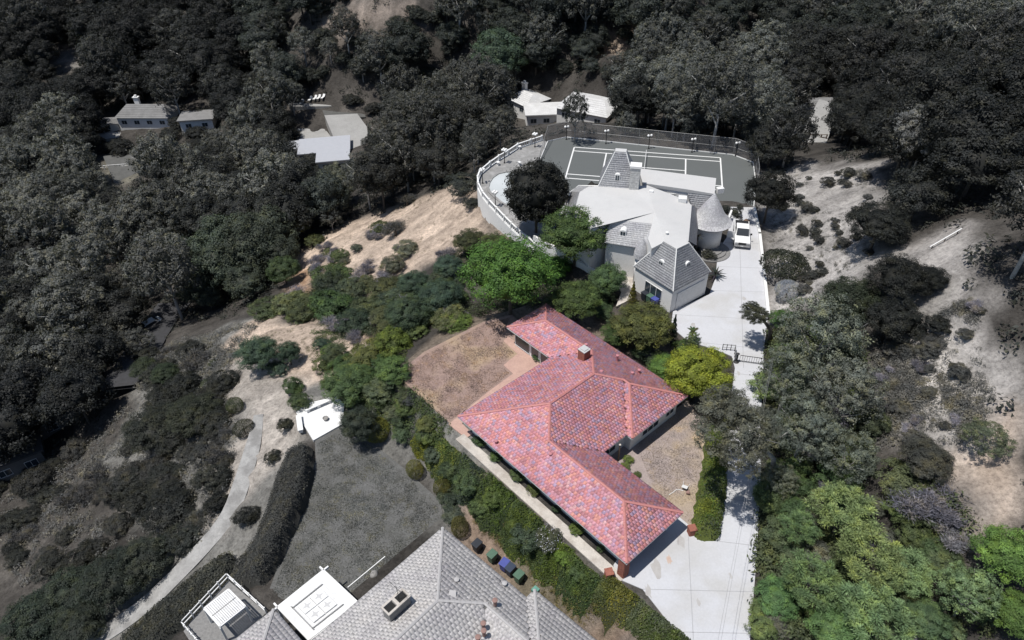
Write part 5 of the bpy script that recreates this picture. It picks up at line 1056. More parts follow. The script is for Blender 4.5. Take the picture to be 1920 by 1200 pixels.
def nrm(v): return v / (np.linalg.norm(v, axis=-1, keepdims=True) + 1e-9)
def leaves(name, C, N, size, tone, rng, aspect=.5, mat='leaf', up=None, core=None):
    """one diamond-shaped leaf per point, facing N"""
    n = len(C); T = rng.normal(size=(n, 3)) if up is None else up; T = nrm(T - (T * N).sum(1, keepdims=True) * N); B = np.cross(N, T)
    a = (size * rng.uniform(.65, 1.35, n))[:, None]; b_ = a * aspect
    bend = N * a * .18
    V = np.stack([C - T * a - bend, C - B * b_, C + T * a - bend, C + B * b_], 1).reshape(-1, 3)
    F_ = np.arange(4 * n).reshape(-1, 4); tn = np.repeat(tone, 4)
    if core is not None:                     # added solid core blocks sun; its low tone paints shade in the gaps
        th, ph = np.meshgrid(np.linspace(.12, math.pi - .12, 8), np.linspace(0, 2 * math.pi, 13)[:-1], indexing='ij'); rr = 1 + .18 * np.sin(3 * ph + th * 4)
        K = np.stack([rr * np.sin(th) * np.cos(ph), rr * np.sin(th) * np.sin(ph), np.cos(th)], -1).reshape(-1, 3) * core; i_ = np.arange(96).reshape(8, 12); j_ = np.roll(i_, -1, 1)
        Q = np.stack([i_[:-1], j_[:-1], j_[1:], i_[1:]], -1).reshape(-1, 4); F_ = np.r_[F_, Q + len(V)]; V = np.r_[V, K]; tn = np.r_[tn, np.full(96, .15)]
    return mesh_np(name, V, F_, mat, [('tone', 'FLOAT', tn)], smooth=False)
def sph(rng, n): return nrm(rng.normal(size=(n, 3)))
def clumpy(seed, nc, n, rc, size, lo=-.35, inner=.5, spread=.25, zs=1.0, aspect=.5, upb=.35, name='crown', fill=.12, lump=.16, core=0):
    rng = np.random.default_rng(seed); d = sph(rng, nc * 3); d = d[d[:, 2] > lo][:nc]; nc = len(d)
    lob = sph(rng, 7); lobe = 1 + lump * np.max(d @ lob.T, axis=1) - lump * .6         # uneven outline
    cr = rng.uniform(inner, 1.0, nc) ** .6 * .82; c = d * (cr * lobe)[:, None]; rad = rc * rng.uniform(.6, 1.35, nc)
    w = rad ** 2; k = rng.choice(nc, n, p=w / w.sum()); o = sph(rng, n); flip = (o * d[k]).sum(1) < -.35; o[flip] *= -1
    rr = rng.uniform(.35, 1.0, n) ** .5; P = c[k] + o * (rad[k] * rr)[:, None] * np.array([1, 1, .8])
    P *= np.array([1, 1, zs]); N = nrm(o * .9 + d[k] * .35 + np.array([0, 0, upb]) + rng.normal(size=(n, 3)) * .33)
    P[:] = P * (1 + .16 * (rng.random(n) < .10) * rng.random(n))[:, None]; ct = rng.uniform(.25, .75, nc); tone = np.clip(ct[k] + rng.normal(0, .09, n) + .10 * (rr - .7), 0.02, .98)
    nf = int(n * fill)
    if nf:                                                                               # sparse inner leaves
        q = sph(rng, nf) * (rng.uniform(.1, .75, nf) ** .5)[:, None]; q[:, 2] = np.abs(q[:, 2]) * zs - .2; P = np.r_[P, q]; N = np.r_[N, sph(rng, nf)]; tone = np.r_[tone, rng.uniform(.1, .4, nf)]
    return leaves(name, P, N, size, tone, rng, aspect, core=core * np.array([1, 1, .85 * zs]) if core else None)
def pine_crown(seed, n=9000, tufts=70):
    rng = np.random.default_rng(seed); d = sph(rng, tufts * 3); d = d[d[:, 2] > -.15][:tufts]; tufts = len(d); c = d * rng.uniform(.45, .95, tufts)[:, None] * np.array([1, 1, .8]); rad = .2 * rng.uniform(.7, 1.4, tufts)
    k = rng.integers(0, tufts, n); o = sph(rng, n); o[:, 2] = np.abs(o[:, 2]) * .9 - .15; P = c[k] + o * (rad[k] * rng.uniform(.3, 1, n))[:, None] * np.array([1, 1, .6])
    N = nrm(np.cross(o, rng.normal(size=(n, 3)))); ct = rng.uniform(.3, .75, tufts)
    return leaves('crown', P, nrm(N + np.array([0, 0, .5])), .045, np.clip(ct[k] + rng.normal(0, .12, n), .02, .98), rng, .22, up=o)
def brush_crown(seed, n=5000, leafy=.3):
    """dry twiggy scrub: thin stems splaying from the base, with some leaf left"""
    rng = np.random.default_rng(seed); nb = 6; bc = rng.uniform(-.6, .6, (nb, 3)); bs = rng.uniform(.4, .75, nb); kb = rng.integers(0, nb, n); base = rng.normal(size=(n, 3)) * .1; base[:, 2] = -.55; ph = rng.uniform(0, 2 * math.pi, n); r = rng.uniform(0, 1, n) ** .6
    tip = np.stack([r * np.cos(ph), r * np.sin(ph), np.sqrt(np.clip(1 - r ** 2 * .8, 0, 1)) * .95 - .4], -1) * rng.uniform(.6, 1, n)[:, None]
    f = rng.uniform(.3, 1, n)[:, None]; C = (base + (tip - base) * f) * bs[kb][:, None] + bc[kb] * np.array([1, 1, .12]); T = nrm(tip - base + rng.normal(size=(n, 3)) * .35); N = nrm(np.cross(T, rng.normal(size=(n, 3))) + np.array([0, 0, .3]))
    return leaves('crown', C, N, .085, np.clip(rng.uniform(.1, .7, n), 0, 1), rng, .12, 'twig', up=T)
def dome(seed, n, size, rough=.08, flat=.9, name='crown', lo=-.25, aspect=.55, lobes=10):
    rng = np.random.default_rng(seed); d = sph(rng, int(n * 1.9)); d = d[d[:, 2] > lo][:n]; n = len(d); lob = sph(rng, lobes)
    r = 1 - rough + 2.2 * rough * np.max(d @ lob.T, axis=1) ** 6 + rng.normal(0, rough * .35, n); P = d * (r * (1 - .25 * rng.random(n) ** 4))[:, None] * np.array([1, 1, flat])
    N = nrm(d + rng.normal(size=(n, 3)) * .55 + np.array([0, 0, .2])); sh = .5 + .22 * np.sin(d[:, 0] * 7 + seed) * np.sin(d[:, 1] * 6 + seed * 2)
    return leaves(name, P, N, size, np.clip(sh * .7 + .15 + rng.normal(0, .15, n), .02, .98), rng, aspect)
def conifer(seed, n=5000):
    rng = np.random.default_rng(seed); h = rng.uniform(0, 1, n) ** .8; ph = rng.uniform(0, 2 * math.pi, n); lay = .75 + .25 * np.sin(h * 40); r = (1 - h) * .95 * lay * rng.uniform(.4, 1, n) ** .4 + .02
    P = np.stack([r * np.cos(ph), r * np.sin(ph), h * 2 - 1], -1); o = nrm(P * np.array([1, 1, 0]) + np.array([0, 0, .3])); return leaves('crown', P, nrm(o + rng.normal(size=(n, 3)) * .5), .06, np.clip(.5 + rng.normal(0, .2, n), 0, 1), rng, .3, up=o)
PROTO = {
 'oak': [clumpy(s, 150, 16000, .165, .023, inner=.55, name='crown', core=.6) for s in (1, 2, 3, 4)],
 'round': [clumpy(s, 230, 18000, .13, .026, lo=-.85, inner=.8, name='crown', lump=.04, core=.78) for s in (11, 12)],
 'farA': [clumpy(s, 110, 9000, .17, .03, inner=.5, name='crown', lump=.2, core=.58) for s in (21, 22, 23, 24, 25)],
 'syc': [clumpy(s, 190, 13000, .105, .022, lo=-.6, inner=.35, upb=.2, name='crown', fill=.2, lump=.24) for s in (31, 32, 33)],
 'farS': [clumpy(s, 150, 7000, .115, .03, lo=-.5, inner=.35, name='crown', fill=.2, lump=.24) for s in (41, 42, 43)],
 'pine': [pine_crown(s) for s in (51, 52, 53)],
 'brush': [brush_crown(s) for s in (61, 62, 63)],
 'shrub': [clumpy(s, 85, 6500, .19, .033, lo=-.2, inner=.6, name='crown', zs=.8, lump=.34, core=.5) for s in (71, 72, 73, 74, 75, 76)],
 'ball': [dome(81, 8000, .034, .075, 1.0, lo=-.8, lobes=40)], 'dome': [dome(s, 4200, .045, .09) for s in (82, 83)],
 'conifer': [conifer(91)],
}
def trunk_mesh(seed, limbs=5, h=1.0, r=.035, reach=.55):
    rng = random.Random(seed); k = MB(); k.tube([(0, 0, -.12), (.015, .01, .3), (-.01, .02, .6)], [r * 1.25, r, r * .75], 7)
    for i in range(limbs):
        a = 2 * math.pi * i / limbs + rng.uniform(-.4, .4); z0 = rng.uniform(.32, .6); L = reach * rng.uniform(.6, 1.0)
        k.tube([(0, 0, z0), (L * .45 * math.cos(a), L * .45 * math.sin(a), z0 + .14), (L * math.cos(a + .2), L * math.sin(a + .2), min(.95, z0 + .33))], [r * .55, r * .35, r * .1], 5)
    me = bpy.data.meshes.new('trunk'); me.from_pydata(k.v, [], k.f); me.polygons.foreach_set('use_smooth', [True] * len(me.polygons)); me.materials.append(MATS['bark']); return me
TRUNKS = [trunk_mesh(s) for s in (1, 2, 3)]; AIRY = [trunk_mesh(s, 9, r=.034, reach=.8) for s in (4, 5)]; STEM = [trunk_mesh(7, 4, r=.06, reach=.5)]
RNG = random.Random(77); PLANTED = []
def plant(kind, base, R, rz, hc, col, name, label, cat='tree', group=None, bark=(.10, .085, .07), yaw=None, ry=1.0):
    """base on the ground, crown half-width R, half-height rz, crown centre hc above the base"""
    o = thing(name, label, cat, base, RNG.uniform(0, 6.28) if yaw is None else yaw, group)
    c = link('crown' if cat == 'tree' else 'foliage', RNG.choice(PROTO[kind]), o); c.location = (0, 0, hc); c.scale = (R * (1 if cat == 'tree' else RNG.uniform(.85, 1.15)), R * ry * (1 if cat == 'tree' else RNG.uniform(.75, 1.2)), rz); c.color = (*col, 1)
    tm = RNG.choice(AIRY if kind in ('syc', 'farS', 'pine') else STEM if cat == 'shrub' else TRUNKS); t_ = link('trunk' if cat == 'tree' else 'stem', tm, o)
    top = hc + rz * .55; t_.scale = (max(R, .6) * 1.05, max(R, .6) * 1.05, top); t_.color = (*bark, 1)
    PLANTED.append((o, np.array([base[0], base[1], base[2] + hc]), R)); return o
KH = {'oak': (.80, 1.15), 'round': (1.05, 1.3), 'syc': (1.05, 1.7), 'farA': (.85, 1.2), 'farS': (1.1, 1.7), 'pine': (.8, 1.4), 'brush': (.75, .45), 'shrub': (.72, .5), 'ball': (1.0, .85), 'dome': (.75, .45), 'conifer': (2.4, 2.4)}
def grow(kind, px, py, wpx, col, name, label, cat='tree', group=None, hz=1.0, bark=(.10, .085, .07), lift=None, ry=1.0, z=None, auto=False):
    """a plant whose crown centre stands where the sight line passes hc above the land"""
    if max(col) - min(col) > .02 and col != LV: g_ = sum(col) / 3; col = tuple((v * .92 + .08 * g_) * 1.45 for v in col)
    fr, fh = KH[kind]; R = wpx / 30.0; wpx = wpx * (1.0 if kind in ('ball', 'conifer') else 1.16)
    for _ in range(3):
        rz = R * fr * hz; hc = R * fh * hz if lift is None else lift + rz
        P = hit(px, py, hc); _p, s = project(P[None]); R = wpx / 2 / float(s[0])
    rz = R * fr * hz; hc = R * fh * hz if lift is None else lift + rz
    if auto: label = None
    o = plant(kind, (float(P[0]), float(P[1]), float(tz(P[0], P[1])) if z is None else z), R, rz, hc, col, name, label, cat, group, bark, ry=ry)
    if auto: AUTO.append((o, auto, px, py))
    return o
AUTO = []

DK, DG, GR, PG = (.024, .026, .023), (.042, .047, .040), (.085, .088, .078), (.125, .125, .112)
GN, BG_, YG, OL, BL, LV, SG = (.048, .082, .024), (.058, .112, .02), (.155, .19, .022), (.075, .082, .024), (.040, .066, .045), (.18, .17, .195), (.12, .12, .115)
PALEB = (.33, .32, .30)
T_, S_k = 'tree', 'shrub'
HAND = [  # kind, x, y, width, colour, name, label, category, height factor
 ('oak', 955, 512, 172, BG_, 'broadleaf_tree', 'huge bright green broadleaf tree behind the red roof north end', T_, .85),
 ('round', 1006, 362, 116, DK, 'clipped_tree', 'very dark dense round tree beside the swimming pool', T_, 1.0),
 ('oak', 1080, 438, 122, GN, 'broadleaf_tree', 'leafy green tree against the west front of the white house', T_, .9),
 ('syc', 1116, 412, 62, DG, 'broadleaf_tree', 'thin dark tree top against the pale flat roof', T_, 1.0),
 ('oak', 1140, 522, 68, (.05, .085, .035), 'broadleaf_tree', 'green tree at the courtyard steps of the white house', T_, .95),
 ('oak', 1082, 562, 92, GN, 'broadleaf_tree', 'green tree below the shaded retaining wall', T_, .8), ('oak', 1040, 500, 60, BG_, 'broadleaf_tree', 'small bright tree at the end of the balustrade', T_, .8),
 ('conifer', 1187, 548, 26, (.13, .135, .018), 'conical_shrub', 'small yellow green cone shaped shrub by the bins', S_k, .8),
 ('oak', 1206, 610, 112, OL, 'broadleaf_tree', 'olive green tree overhanging the north east eave', T_, .75), ('oak', 1158, 625, 60, GN, 'broadleaf_tree', 'low green tree squeezed against the red eave', T_, .6),
 ('conifer', 1263, 618, 30, (.022, .040, .028), 'dark_conifer', 'narrow dark conifer at the edge of the upper drive', T_, 1.0),
 ('oak', 1312, 695, 122, (.135, .19, .018), 'yellow_green_tree', 'dense yellow green tree between the red eave and the gate', T_, .85), ('oak', 1248, 690, 62, (.07, .12, .025), 'broadleaf_tree', 'green tree pressed between the eave and the yellow tree', T_, .8),
 ('shrub', 1283, 655, 50, GN, 'shrub', 'leafy shrub behind the yellow green tree by the pale pad', S_k, 1.2), ('shrub', 1222, 665, 40, (.04, .05, .055), 'shrub', 'dark purplish shrub under the olive tree', S_k, 1.0),
 ('syc', 1545, 625, 165, (0.111, 0.122, 0.095), 'tall_gum_tree', 'tall grey green gum tree, top crown beside the drive', T_, .9), ('syc', 1480, 705, 120, (0.103, 0.114, 0.09), 'tall_gum_tree', 'airy grey gum tree leaning over the drive edge', T_, .9), ('syc', 1590, 735, 135, (0.105, 0.113, 0.092), 'tall_gum_tree', 'wide grey gum tree on the trail side', T_, .9),
 ('syc', 1510, 800, 130, (0.105, 0.117, 0.095), 'tall_gum_tree', 'grey gum tree in the middle of the roadside stand', T_, .85),
 ('syc', 1590, 850, 110, (0.095, 0.108, 0.082), 'gum_tree', 'grey gum tree above the yellow pine', T_, .8), ('oak', 1640, 790, 60, (.045, .055, .03), 'broadleaf_tree', 'dark green tree among the grey gums near the trail', T_, .9),
 ('syc', 1465, 900, 70, (0.1, 0.114, 0.079), 'gum_tree', 'thin gum tree on the verge above the shadowed drive', T_, .8), ('oak', 1740, 862, 90, (.075, .075, .062), 'broadleaf_tree', 'round grey brown tree at the lower end of the trail', T_, .7),
 ('pine', 1580, 958, 112, (0.15, 0.209, 0.081), 'pine_tree', 'bright yellow green pine crown on the wooded verge', T_, .9), ('pine', 1500, 990, 70, (0.12, 0.176, 0.073), 'pine_tree', 'small green pine beside the drive below the bright pine', T_, .9),
 ('pine', 1630, 1045, 120, (0.152, 0.206, 0.075), 'pine_tree', 'spreading green pine in the middle of the wooded verge', T_, .85), ('pine', 1700, 1070, 90, (0.12, 0.189, 0.081), 'pine_tree', 'green pine leaning toward the lavender scrub', T_, .85), ('pine', 1520, 1090, 110, (0.09, 0.162, 0.067), 'pine_tree', 'dense green pine at the drive end of the verge', T_, .8),
 ('pine', 1640, 1150, 130, (0.102, 0.169, 0.073), 'pine_tree', 'large green pine at the foot of the wooded verge', T_, .8), ('oak', 1460, 1120, 80, (0.081, 0.135, 0.047), 'broadleaf_tree', 'bushy green tree along the wide drive apron', T_, .7), ('oak', 1570, 1180, 100, (0.088, 0.142, 0.047), 'broadleaf_tree', 'green tree below the drive end pines', T_, .7), ('shrub', 1430, 1180, 60, (0.095, 0.149, 0.054), 'shrub', 'green shrub hugging the drive edge at the very bottom', S_k, 1.0),
 ('oak', 1890, 1040, 110, (0.081, 0.155, 0.034), 'broadleaf_tree', 'rich green tree beside the tan dirt bank', T_, 1.0), ('oak', 1905, 1150, 90, (0.068, 0.135, 0.03), 'broadleaf_tree', 'rich green tree below the other on the dirt bank', T_, 1.0), ('syc', 1820, 1110, 110, (0.135, 0.182, 0.081), 'broadleaf_tree', 'light olive tree between the pines and the rich green tree', T_, .8), ('oak', 1740, 1160, 80, (0.081, 0.121, 0.054), 'broadleaf_tree', 'dull green tree between the lowest pine and the olive tree', T_, .8),
 ('shrub', 1730, 1185, 46, (0.135, 0.23, 0.041), 'shrub', 'bright green shrub with pale blossoms at the bottom', S_k, .8),
 ('oak', 1446, 362, 92, DK, 'dark_oak', 'dark oak at the corner of the tennis court fence', T_, 1.05), ('dome', 1472, 500, 72, (.036, .04, .028), 'dome_shrub', 'wide dark dome shrub above the kerb wall', S_k, 1.1), ('ball', 1477, 545, 42, (.16, .17, .20), 'round_shrub', 'tight round blue grey shrub beside the kerb wall', S_k, .9), ('shrub', 1466, 597, 50, (.05, .09, .022), 'shrub', 'green bush at the lower end of the kerb wall', S_k, 1.0),
 ('oak', 1600, 560, 110, (.035, .045, .028), 'dark_oak', 'dark green oak at the foot of the pale dirt slope', T_, .8), ('oak', 1690, 520, 110, DK, 'dark_oak', 'black green oak below the white pipe rail', T_, .8), ('oak', 1680, 600, 100, DK, 'dark_oak', 'black green oak above the trail head', T_, .9), ('oak', 1650, 420, 110, DK, 'dark_oak', 'dark oak on the crest of the pale dirt slope', T_, .8), ('oak', 1745, 520, 60, DK, 'dark_oak', 'dark oak between the two pale gullies', T_, .8), ('shrub', 1760, 610, 50, DK, 'dark_shrub', 'dark shrub at the top of the trail', S_k, .9), ('syc', 1850, 820, 90, (0.084, 0.108, 0.063), 'grey_shrub_tree', 'feathery green shrub tree on the tan gully', T_, .5),
 ('oak', 482, 662, 80, BL, 'blue_green_tree', 'wide blue green tree on the tan knoll', T_, .8), ('oak', 540, 660, 44, BL, 'blue_green_tree', 'slim blue green tree beside the wide one on the knoll', T_, 1.1), ('shrub', 520, 690, 40, BL, 'shrub', 'low blue green bush between the two knoll trees', S_k, .8), ('shrub', 602, 645, 28, BL, 'shrub', 'small lone bush on the tan knoll', S_k, 1.0),
 ('shrub', 740, 640, 74, (.085, .11, .02), 'shrub', 'yellow olive bush at the corner of the dry lawn', S_k, 1.0), ('oak', 652, 722, 96, (.05, .085, .032), 'broadleaf_tree', 'green tree above the bright paved terrace', T_, .7), ('shrub', 690, 665, 70, OL, 'shrub', 'olive bush on the bank below the dry lawn', S_k, 1.0), ('shrub', 735, 690, 60, (.06, .10, .03), 'shrub', 'green bush along the dry lawn edge', S_k, .9), ('shrub', 640, 685, 50, (.05, .075, .025), 'shrub', 'green bush on the bank near the knoll', S_k, .9), ('shrub', 720, 730, 60, (.07, .085, .045), 'shrub', 'grey green bush under the dry lawn corner', S_k, .9), ('shrub', 695, 730, 50, (.055, .08, .035), 'shrub', 'green bush between the terrace tree and the lawn corner', S_k, .9), ('shrub', 780, 615, 50, (.055, .085, .03), 'shrub', 'green bush where the dry lawn meets the far slope', S_k, .9),
 ('shrub', 850, 605, 60, (.08, .12, .025), 'shrub', 'bright bush at the far edge of the dry lawn', S_k, .8), ('shrub', 815, 590, 50, (.10, .115, .03), 'shrub', 'yellowish bush above the far edge of the dry lawn', S_k, .8),
 ('oak', 672, 795, 72, (.05, .062, .045), 'broadleaf_tree', 'dusky green tree shading the bright terrace end', T_, 1.0), ('ball', 706, 806, 44, (.10, .105, .018), 'clipped_ball_shrub', 'tall yellowish clipped shrub next to the dusky tree', S_k, 1.0), ('ball', 778, 880, 32, (.08, .088, .02), 'clipped_ball_shrub', 'lone clipped egg shaped shrub at the lawn edge', S_k, 1.2), ('ball', 830, 915, 32, (.085, .085, .02), 'clipped_ball_shrub', 'golden clipped shrub against the rough hedge', S_k, 1.2), ('ball', 862, 988, 38, (.075, .075, .02), 'clipped_ball_shrub', 'clipped shrub by the peak of the grey roof', S_k, 1.1),
 ('shrub', 752, 812, 44, (.06, .09, .045), 'shrub', 'green shrub between two clipped shrubs', S_k, .9), ('shrub', 765, 748, 38, (.085, .09, .085), 'shrub', 'blue grey shrub under the dry lawn bank', S_k, .9), ('shrub', 740, 770, 40, (.08, .095, .05), 'shrub', 'dull shrub above the clipped shrubs', S_k, .8), ('shrub', 845, 935, 46, (.045, .06, .04), 'shrub', 'dusky shrub behind the golden clipped shrub', S_k, .9), ('shrub', 850, 965, 44, (.06, .07, .05), 'shrub', 'grey green shrub above the roof peak shrub', S_k, .8),
 ('shrub', 550, 725, 44, (.040, .062, .022), 'shrub', 'dark green bush above the terrace benches', S_k, 1.0), ('shrub', 562, 752, 50, (.042, .062, .024), 'shrub', 'dark green bush touching the terrace bench', S_k, .9),
 ('ball', 440, 760, 30, (.04, .05, .022), 'round_bush', 'round dark bush alone above the path end', S_k, .9), ('ball', 457, 803, 36, (.035, .042, .024), 'round_bush', 'round dark bush beside the path end', S_k, .9), ('shrub', 536, 796, 34, (.035, .038, .03), 'dark_bush', 'dark bush between the path and the terrace', S_k, .9), ('shrub', 512, 857, 32, (.033, .036, .03), 'dark_bush', 'small dark bush beside the hedge top', S_k, .8), ('shrub', 400, 680, 20, (.05, .06, .035), 'dark_bush', 'tiny bush on the pale path slope', S_k, .8), ('shrub', 388, 717, 26, (.05, .062, .032), 'dark_bush', 'small bush on the pale slope above the round bushes', S_k, .8),
 ('shrub', 410, 945, 50, DK, 'dark_bush', 'dark bush on the outer bend of the path', S_k, 1.1), ('shrub', 318, 962, 110, DK, 'dark_bush', 'wide flat dark bush above the lower path', S_k, .7), ('shrub', 345, 1010, 72, DG, 'dark_bush', 'dark bush just above the lower path', S_k, .8), ('brush', 370, 970, 40, PG, 'dry_bush', 'pale twiggy bush between dark bushes by the path', S_k, 1.2), ('shrub', 462, 970, 44, DK, 'dark_bush', 'dark bush on the inner bend of the path', S_k, 1.0),
 ('oak', 275, 1045, 100, (.034, .04, .030), 'dark_oak', 'dark oak crown nearest the lower path bend', T_, .7), ('oak', 215, 1085, 120, (.032, .039, .029), 'dark_oak', 'dark oak in the middle of the path side clump', T_, .75), ('oak', 140, 1110, 110, (.034, .044, .031), 'dark_oak', 'dark oak farther down the path side clump', T_, .75), ('oak', 70, 1160, 120, (.034, .046, .033), 'dark_oak', 'green tinged oak at the low end of the clump', T_, .75), ('oak', 150, 1175, 90, (.032, .04, .030), 'dark_oak', 'dark oak below the clump beside the path', T_, .7),
 ('oak', 365, 775, 100, (.034, .04, .026), 'dark_oak', 'wide dark chaparral oak above the round bushes', T_, .6), ('oak', 290, 800, 110, (.035, .039, .030), 'dark_oak', 'wide dark chaparral oak on the steep slope', T_, .6), ('oak', 310, 700, 50, (.032, .042, .022), 'dark_oak', 'dark oak bush at the pale slope top', T_, .7), ('oak', 270, 690, 50, (.035, .046, .025), 'dark_oak', 'dark oak bush above the canyon road', T_, .7),
 ('oak', 775, 530, 60, BL, 'blue_green_tree', 'blue green tree at the upper end of the scrub slope', T_, .8), ('oak', 825, 555, 80, BL, 'blue_green_tree', 'blue green tree left of the huge bright tree', T_, .8), ('oak', 765, 585, 84, (.038, .062, .035), 'blue_green_tree', 'dark blue green tree above the dry lawn', T_, .8), ('oak', 840, 500, 56, BL, 'blue_green_tree', 'blue green tree under the pool wall slope', T_, .8),
 ('oak', 880, 450, 60, (.045, .052, .022), 'dark_shrub_tree', 'dark olive tree below the balustrade wall', T_, .7), ('oak', 925, 458, 60, (.048, .06, .022), 'dark_shrub_tree', 'olive tree tucked under the white pool wall', T_, .6), ('shrub', 868, 345, 70, DG, 'dark_bush', 'dark bush outside the bend of the balustrade', S_k, .8), ('shrub', 885, 380, 36, DG, 'dark_bush', 'dark bush at the foot of the pool wall', S_k, .7),
 ('brush', 830, 480, 60, LV, 'dry_bush', 'lavender grey dry bush on the upper scrub slope', S_k, .8), ('brush', 740, 430, 60, SG, 'dry_bush', 'grey dry bush on the bare slope crest', S_k, .9), ('brush', 762, 375, 40, SG, 'dry_bush', 'grey twiggy bush on the crest beside the dark wood', S_k, 1.2), ('brush', 690, 440, 36, LV, 'dry_bush', 'lavender dry bush in the middle of the bare slope', S_k, .9), ('shrub', 712, 435, 24, (.055, .07, .025), 'shrub', 'small green bush on the bare slope', S_k, 1.5), ('brush', 760, 470, 40, LV, 'dry_bush', 'lavender dry bush near the bare gully', S_k, .8), ('shrub', 668, 465, 24, (.06, .07, .05), 'shrub', 'tiny grey green bush on the bare slope', S_k, .9), ('shrub', 635, 480, 36, (.055, .07, .03), 'shrub', 'olive bush on the lower bare slope', S_k, .9), ('brush', 610, 460, 36, LV, 'dry_bush', 'lavender bush at the left of the bare slope', S_k, .7), ('shrub', 590, 452, 40, (.05, .065, .025), 'shrub', 'olive bush at the top left of the bare slope', S_k, .8),
 ('shrub', 625, 520, 70, (.048, .07, .026), 'shrub', 'green bush below the bare slope', S_k, .9), ('shrub', 660, 545, 66, (.048, .066, .038), 'shrub', 'green grey bush in the scrub below the bare slope', S_k, .9), ('shrub', 620, 575, 80, (.045, .075, .026), 'shrub', 'green bush above the tan knoll', S_k, .9), ('brush', 690, 500, 50, LV, 'dry_bush', 'lavender bush at the lower edge of the bare slope', S_k, .8), ('brush', 640, 610, 60, LV, 'dry_bush', 'lavender bush just above the tan knoll', S_k, .7), ('shrub', 690, 580, 60, (.07, .085, .04), 'shrub', 'dull olive bush beside the orange gully', S_k, .9), ('shrub', 520, 515, 46, (.05, .09, .025), 'shrub', 'bright green bush at the foot of the bare slope', S_k, 1.0), ('oak', 530, 505, 60, (.04, .062, .026), 'broadleaf_tree', 'green tree at the left foot of the bare slope', T_, .9), ('oak', 485, 495, 56, (.045, .075, .02), 'broadleaf_tree', 'bright tinged tree where the canyon wood meets the bare slope', T_, 1.0), ('brush', 545, 560, 60, LV, 'dry_bush', 'lavender bush between the bright bush and the knoll', S_k, .7), ('shrub', 500, 580, 60, (.055, .07, .03), 'shrub', 'olive bush on the shoulder above the knoll', S_k, .8), ('brush', 670, 630, 50, LV, 'dry_bush', 'lavender bush between the knoll and the olive bush', S_k, .7), ('shrub', 560, 590, 50, (.06, .08, .03), 'shrub', 'olive bush along the top of the knoll', S_k, .7),
 ('brush', 1770, 950, 130, LV, 'dry_bush', 'huge lavender grey dry bush below the trail', S_k, .7), ('brush', 1690, 960, 60, LV, 'dry_bush', 'lavender dry bush beside the bright pine', S_k, .8), ('brush', 1800, 1010, 80, (0.27, 0.257, 0.27), 'dry_bush', 'grey dry bush at the edge of the tan bank', S_k, .8), ('shrub', 1700, 900, 90, (.075, .085, .04), 'shrub', 'olive shrub between the trail tree and the pines', S_k, .8), ('brush', 1480, 940, 60, (.16, .14, .14), 'dry_bush', 'brown twiggy bush along the shadowed drive', S_k, .9),
 ('oak', 555, 420, 50, (.17, .18, .09), 'pale_tree', 'pale yellowish tree in the dark wood above the bare slope', T_, .9), ('syc', 1740, 250, 130, (.15, .15, .145), 'bare_grey_tree', 'pale leafless looking grey tree on the dark hillside', T_, .8), ('oak', 935, 108, 100, (.045, .07, .05), 'tall_green_tree', 'tall domed green tree on the far slope', T_, 1.2), ('syc', 1080, 205, 50, DG, 'thin_tree', 'thin tree in front of the white canyon roof', T_, 1.4), ('syc', 630, 340, 70, (.12, .13, .10), 'pale_tree', 'pale grey tree below the paved yard', T_, .9), ('syc', 1300, 640, 30, (.08, .11, .05), 'sapling', 'thin sapling poking above the yellow green tree', T_, 1.3),
]
for k_, x, y, w, c_, nm, lb_, ct, hz_ in HAND:
    grow(k_, x, y, w, c_, nm, lb_, ct, hz=hz_, bark=PALEB if k_ == 'syc' else (.10, .085, .07))

for i in range(70):                        # bushes on the open skyline slope
    xx, yy = RNG.uniform(560, 1230), RNG.uniform(-15, 150)
    if any(in_poly(xx, yy, c) for c in ([(640,10),(690,0),(760,30),(700,45)], [(1105,75),(1190,55),(1185,85),(1120,105)])) and RNG.random() < .85: continue
    grow('shrub', xx, yy, RNG.uniform(22, 46), (.034, .040, .034), 'hill_bush', '', S_k, 'bushes on the skyline slope', hz=1.1, auto='dark bush')
# a gum rooted on the verge that leans out over the drive, and a thin pine
def leaner(kind, base, top, R, rz, col, name, label, bark):
    b0, t0_ = V3(base), V3(top); o = thing(name, label, 'tree', b0); d = t0_ - b0
    k = MB(); k.tube([(0, 0, -.3), tuple(d * np.array([.12, .12, .38])), tuple(d * np.array([.5, .5, .72])), tuple(d * np.array([.9, .9, 1.0]))], [.28, .22, .15, .06], 8)
    for i in range(7):
        a = 2 * math.pi * i / 7; s0 = d * np.array([.5, .5, .72]) + (d * np.array([.4, .4, .28])) * (i / 7); k.tube([tuple(s0), tuple(s0 + V3((R * .5 * math.cos(a), R * .5 * math.sin(a), rz * .2))), tuple(s0 + V3((R * .85 * math.cos(a + .3), R * .85 * math.sin(a + .3), rz * .1)))], [.1, .06, .02], 6)
    t_ = build_at(k, 'trunk', 'bark', o, smooth=True); t_.color = (*bark, 1)
    for j, (dx, dy, dz, sc) in enumerate(((0, 0, 0, .95), (.6 * R, .2 * R, -.3 * rz, .7), (.1 * R, .75 * R, -.1 * rz, .65), (.15 * R, -.55 * R, -.2 * rz, .6))):  # last crown added to deepen the shadow on the drive
        c = link('crown', PROTO[kind][j % len(PROTO[kind])], o); c.location = tuple(d + V3((dx, dy, dz))); c.scale = (R * sc, R * sc, rz * sc); c.color = (*col, 1)
leaner('syc', G(1448, 905), at(1368, 805, 9.5), 3.7, 2.6, (.12, .125, .098), 'leaning_gum_tree', 'loose grey gum tree leaning from the verge out over the drive', (.36, .34, .31))
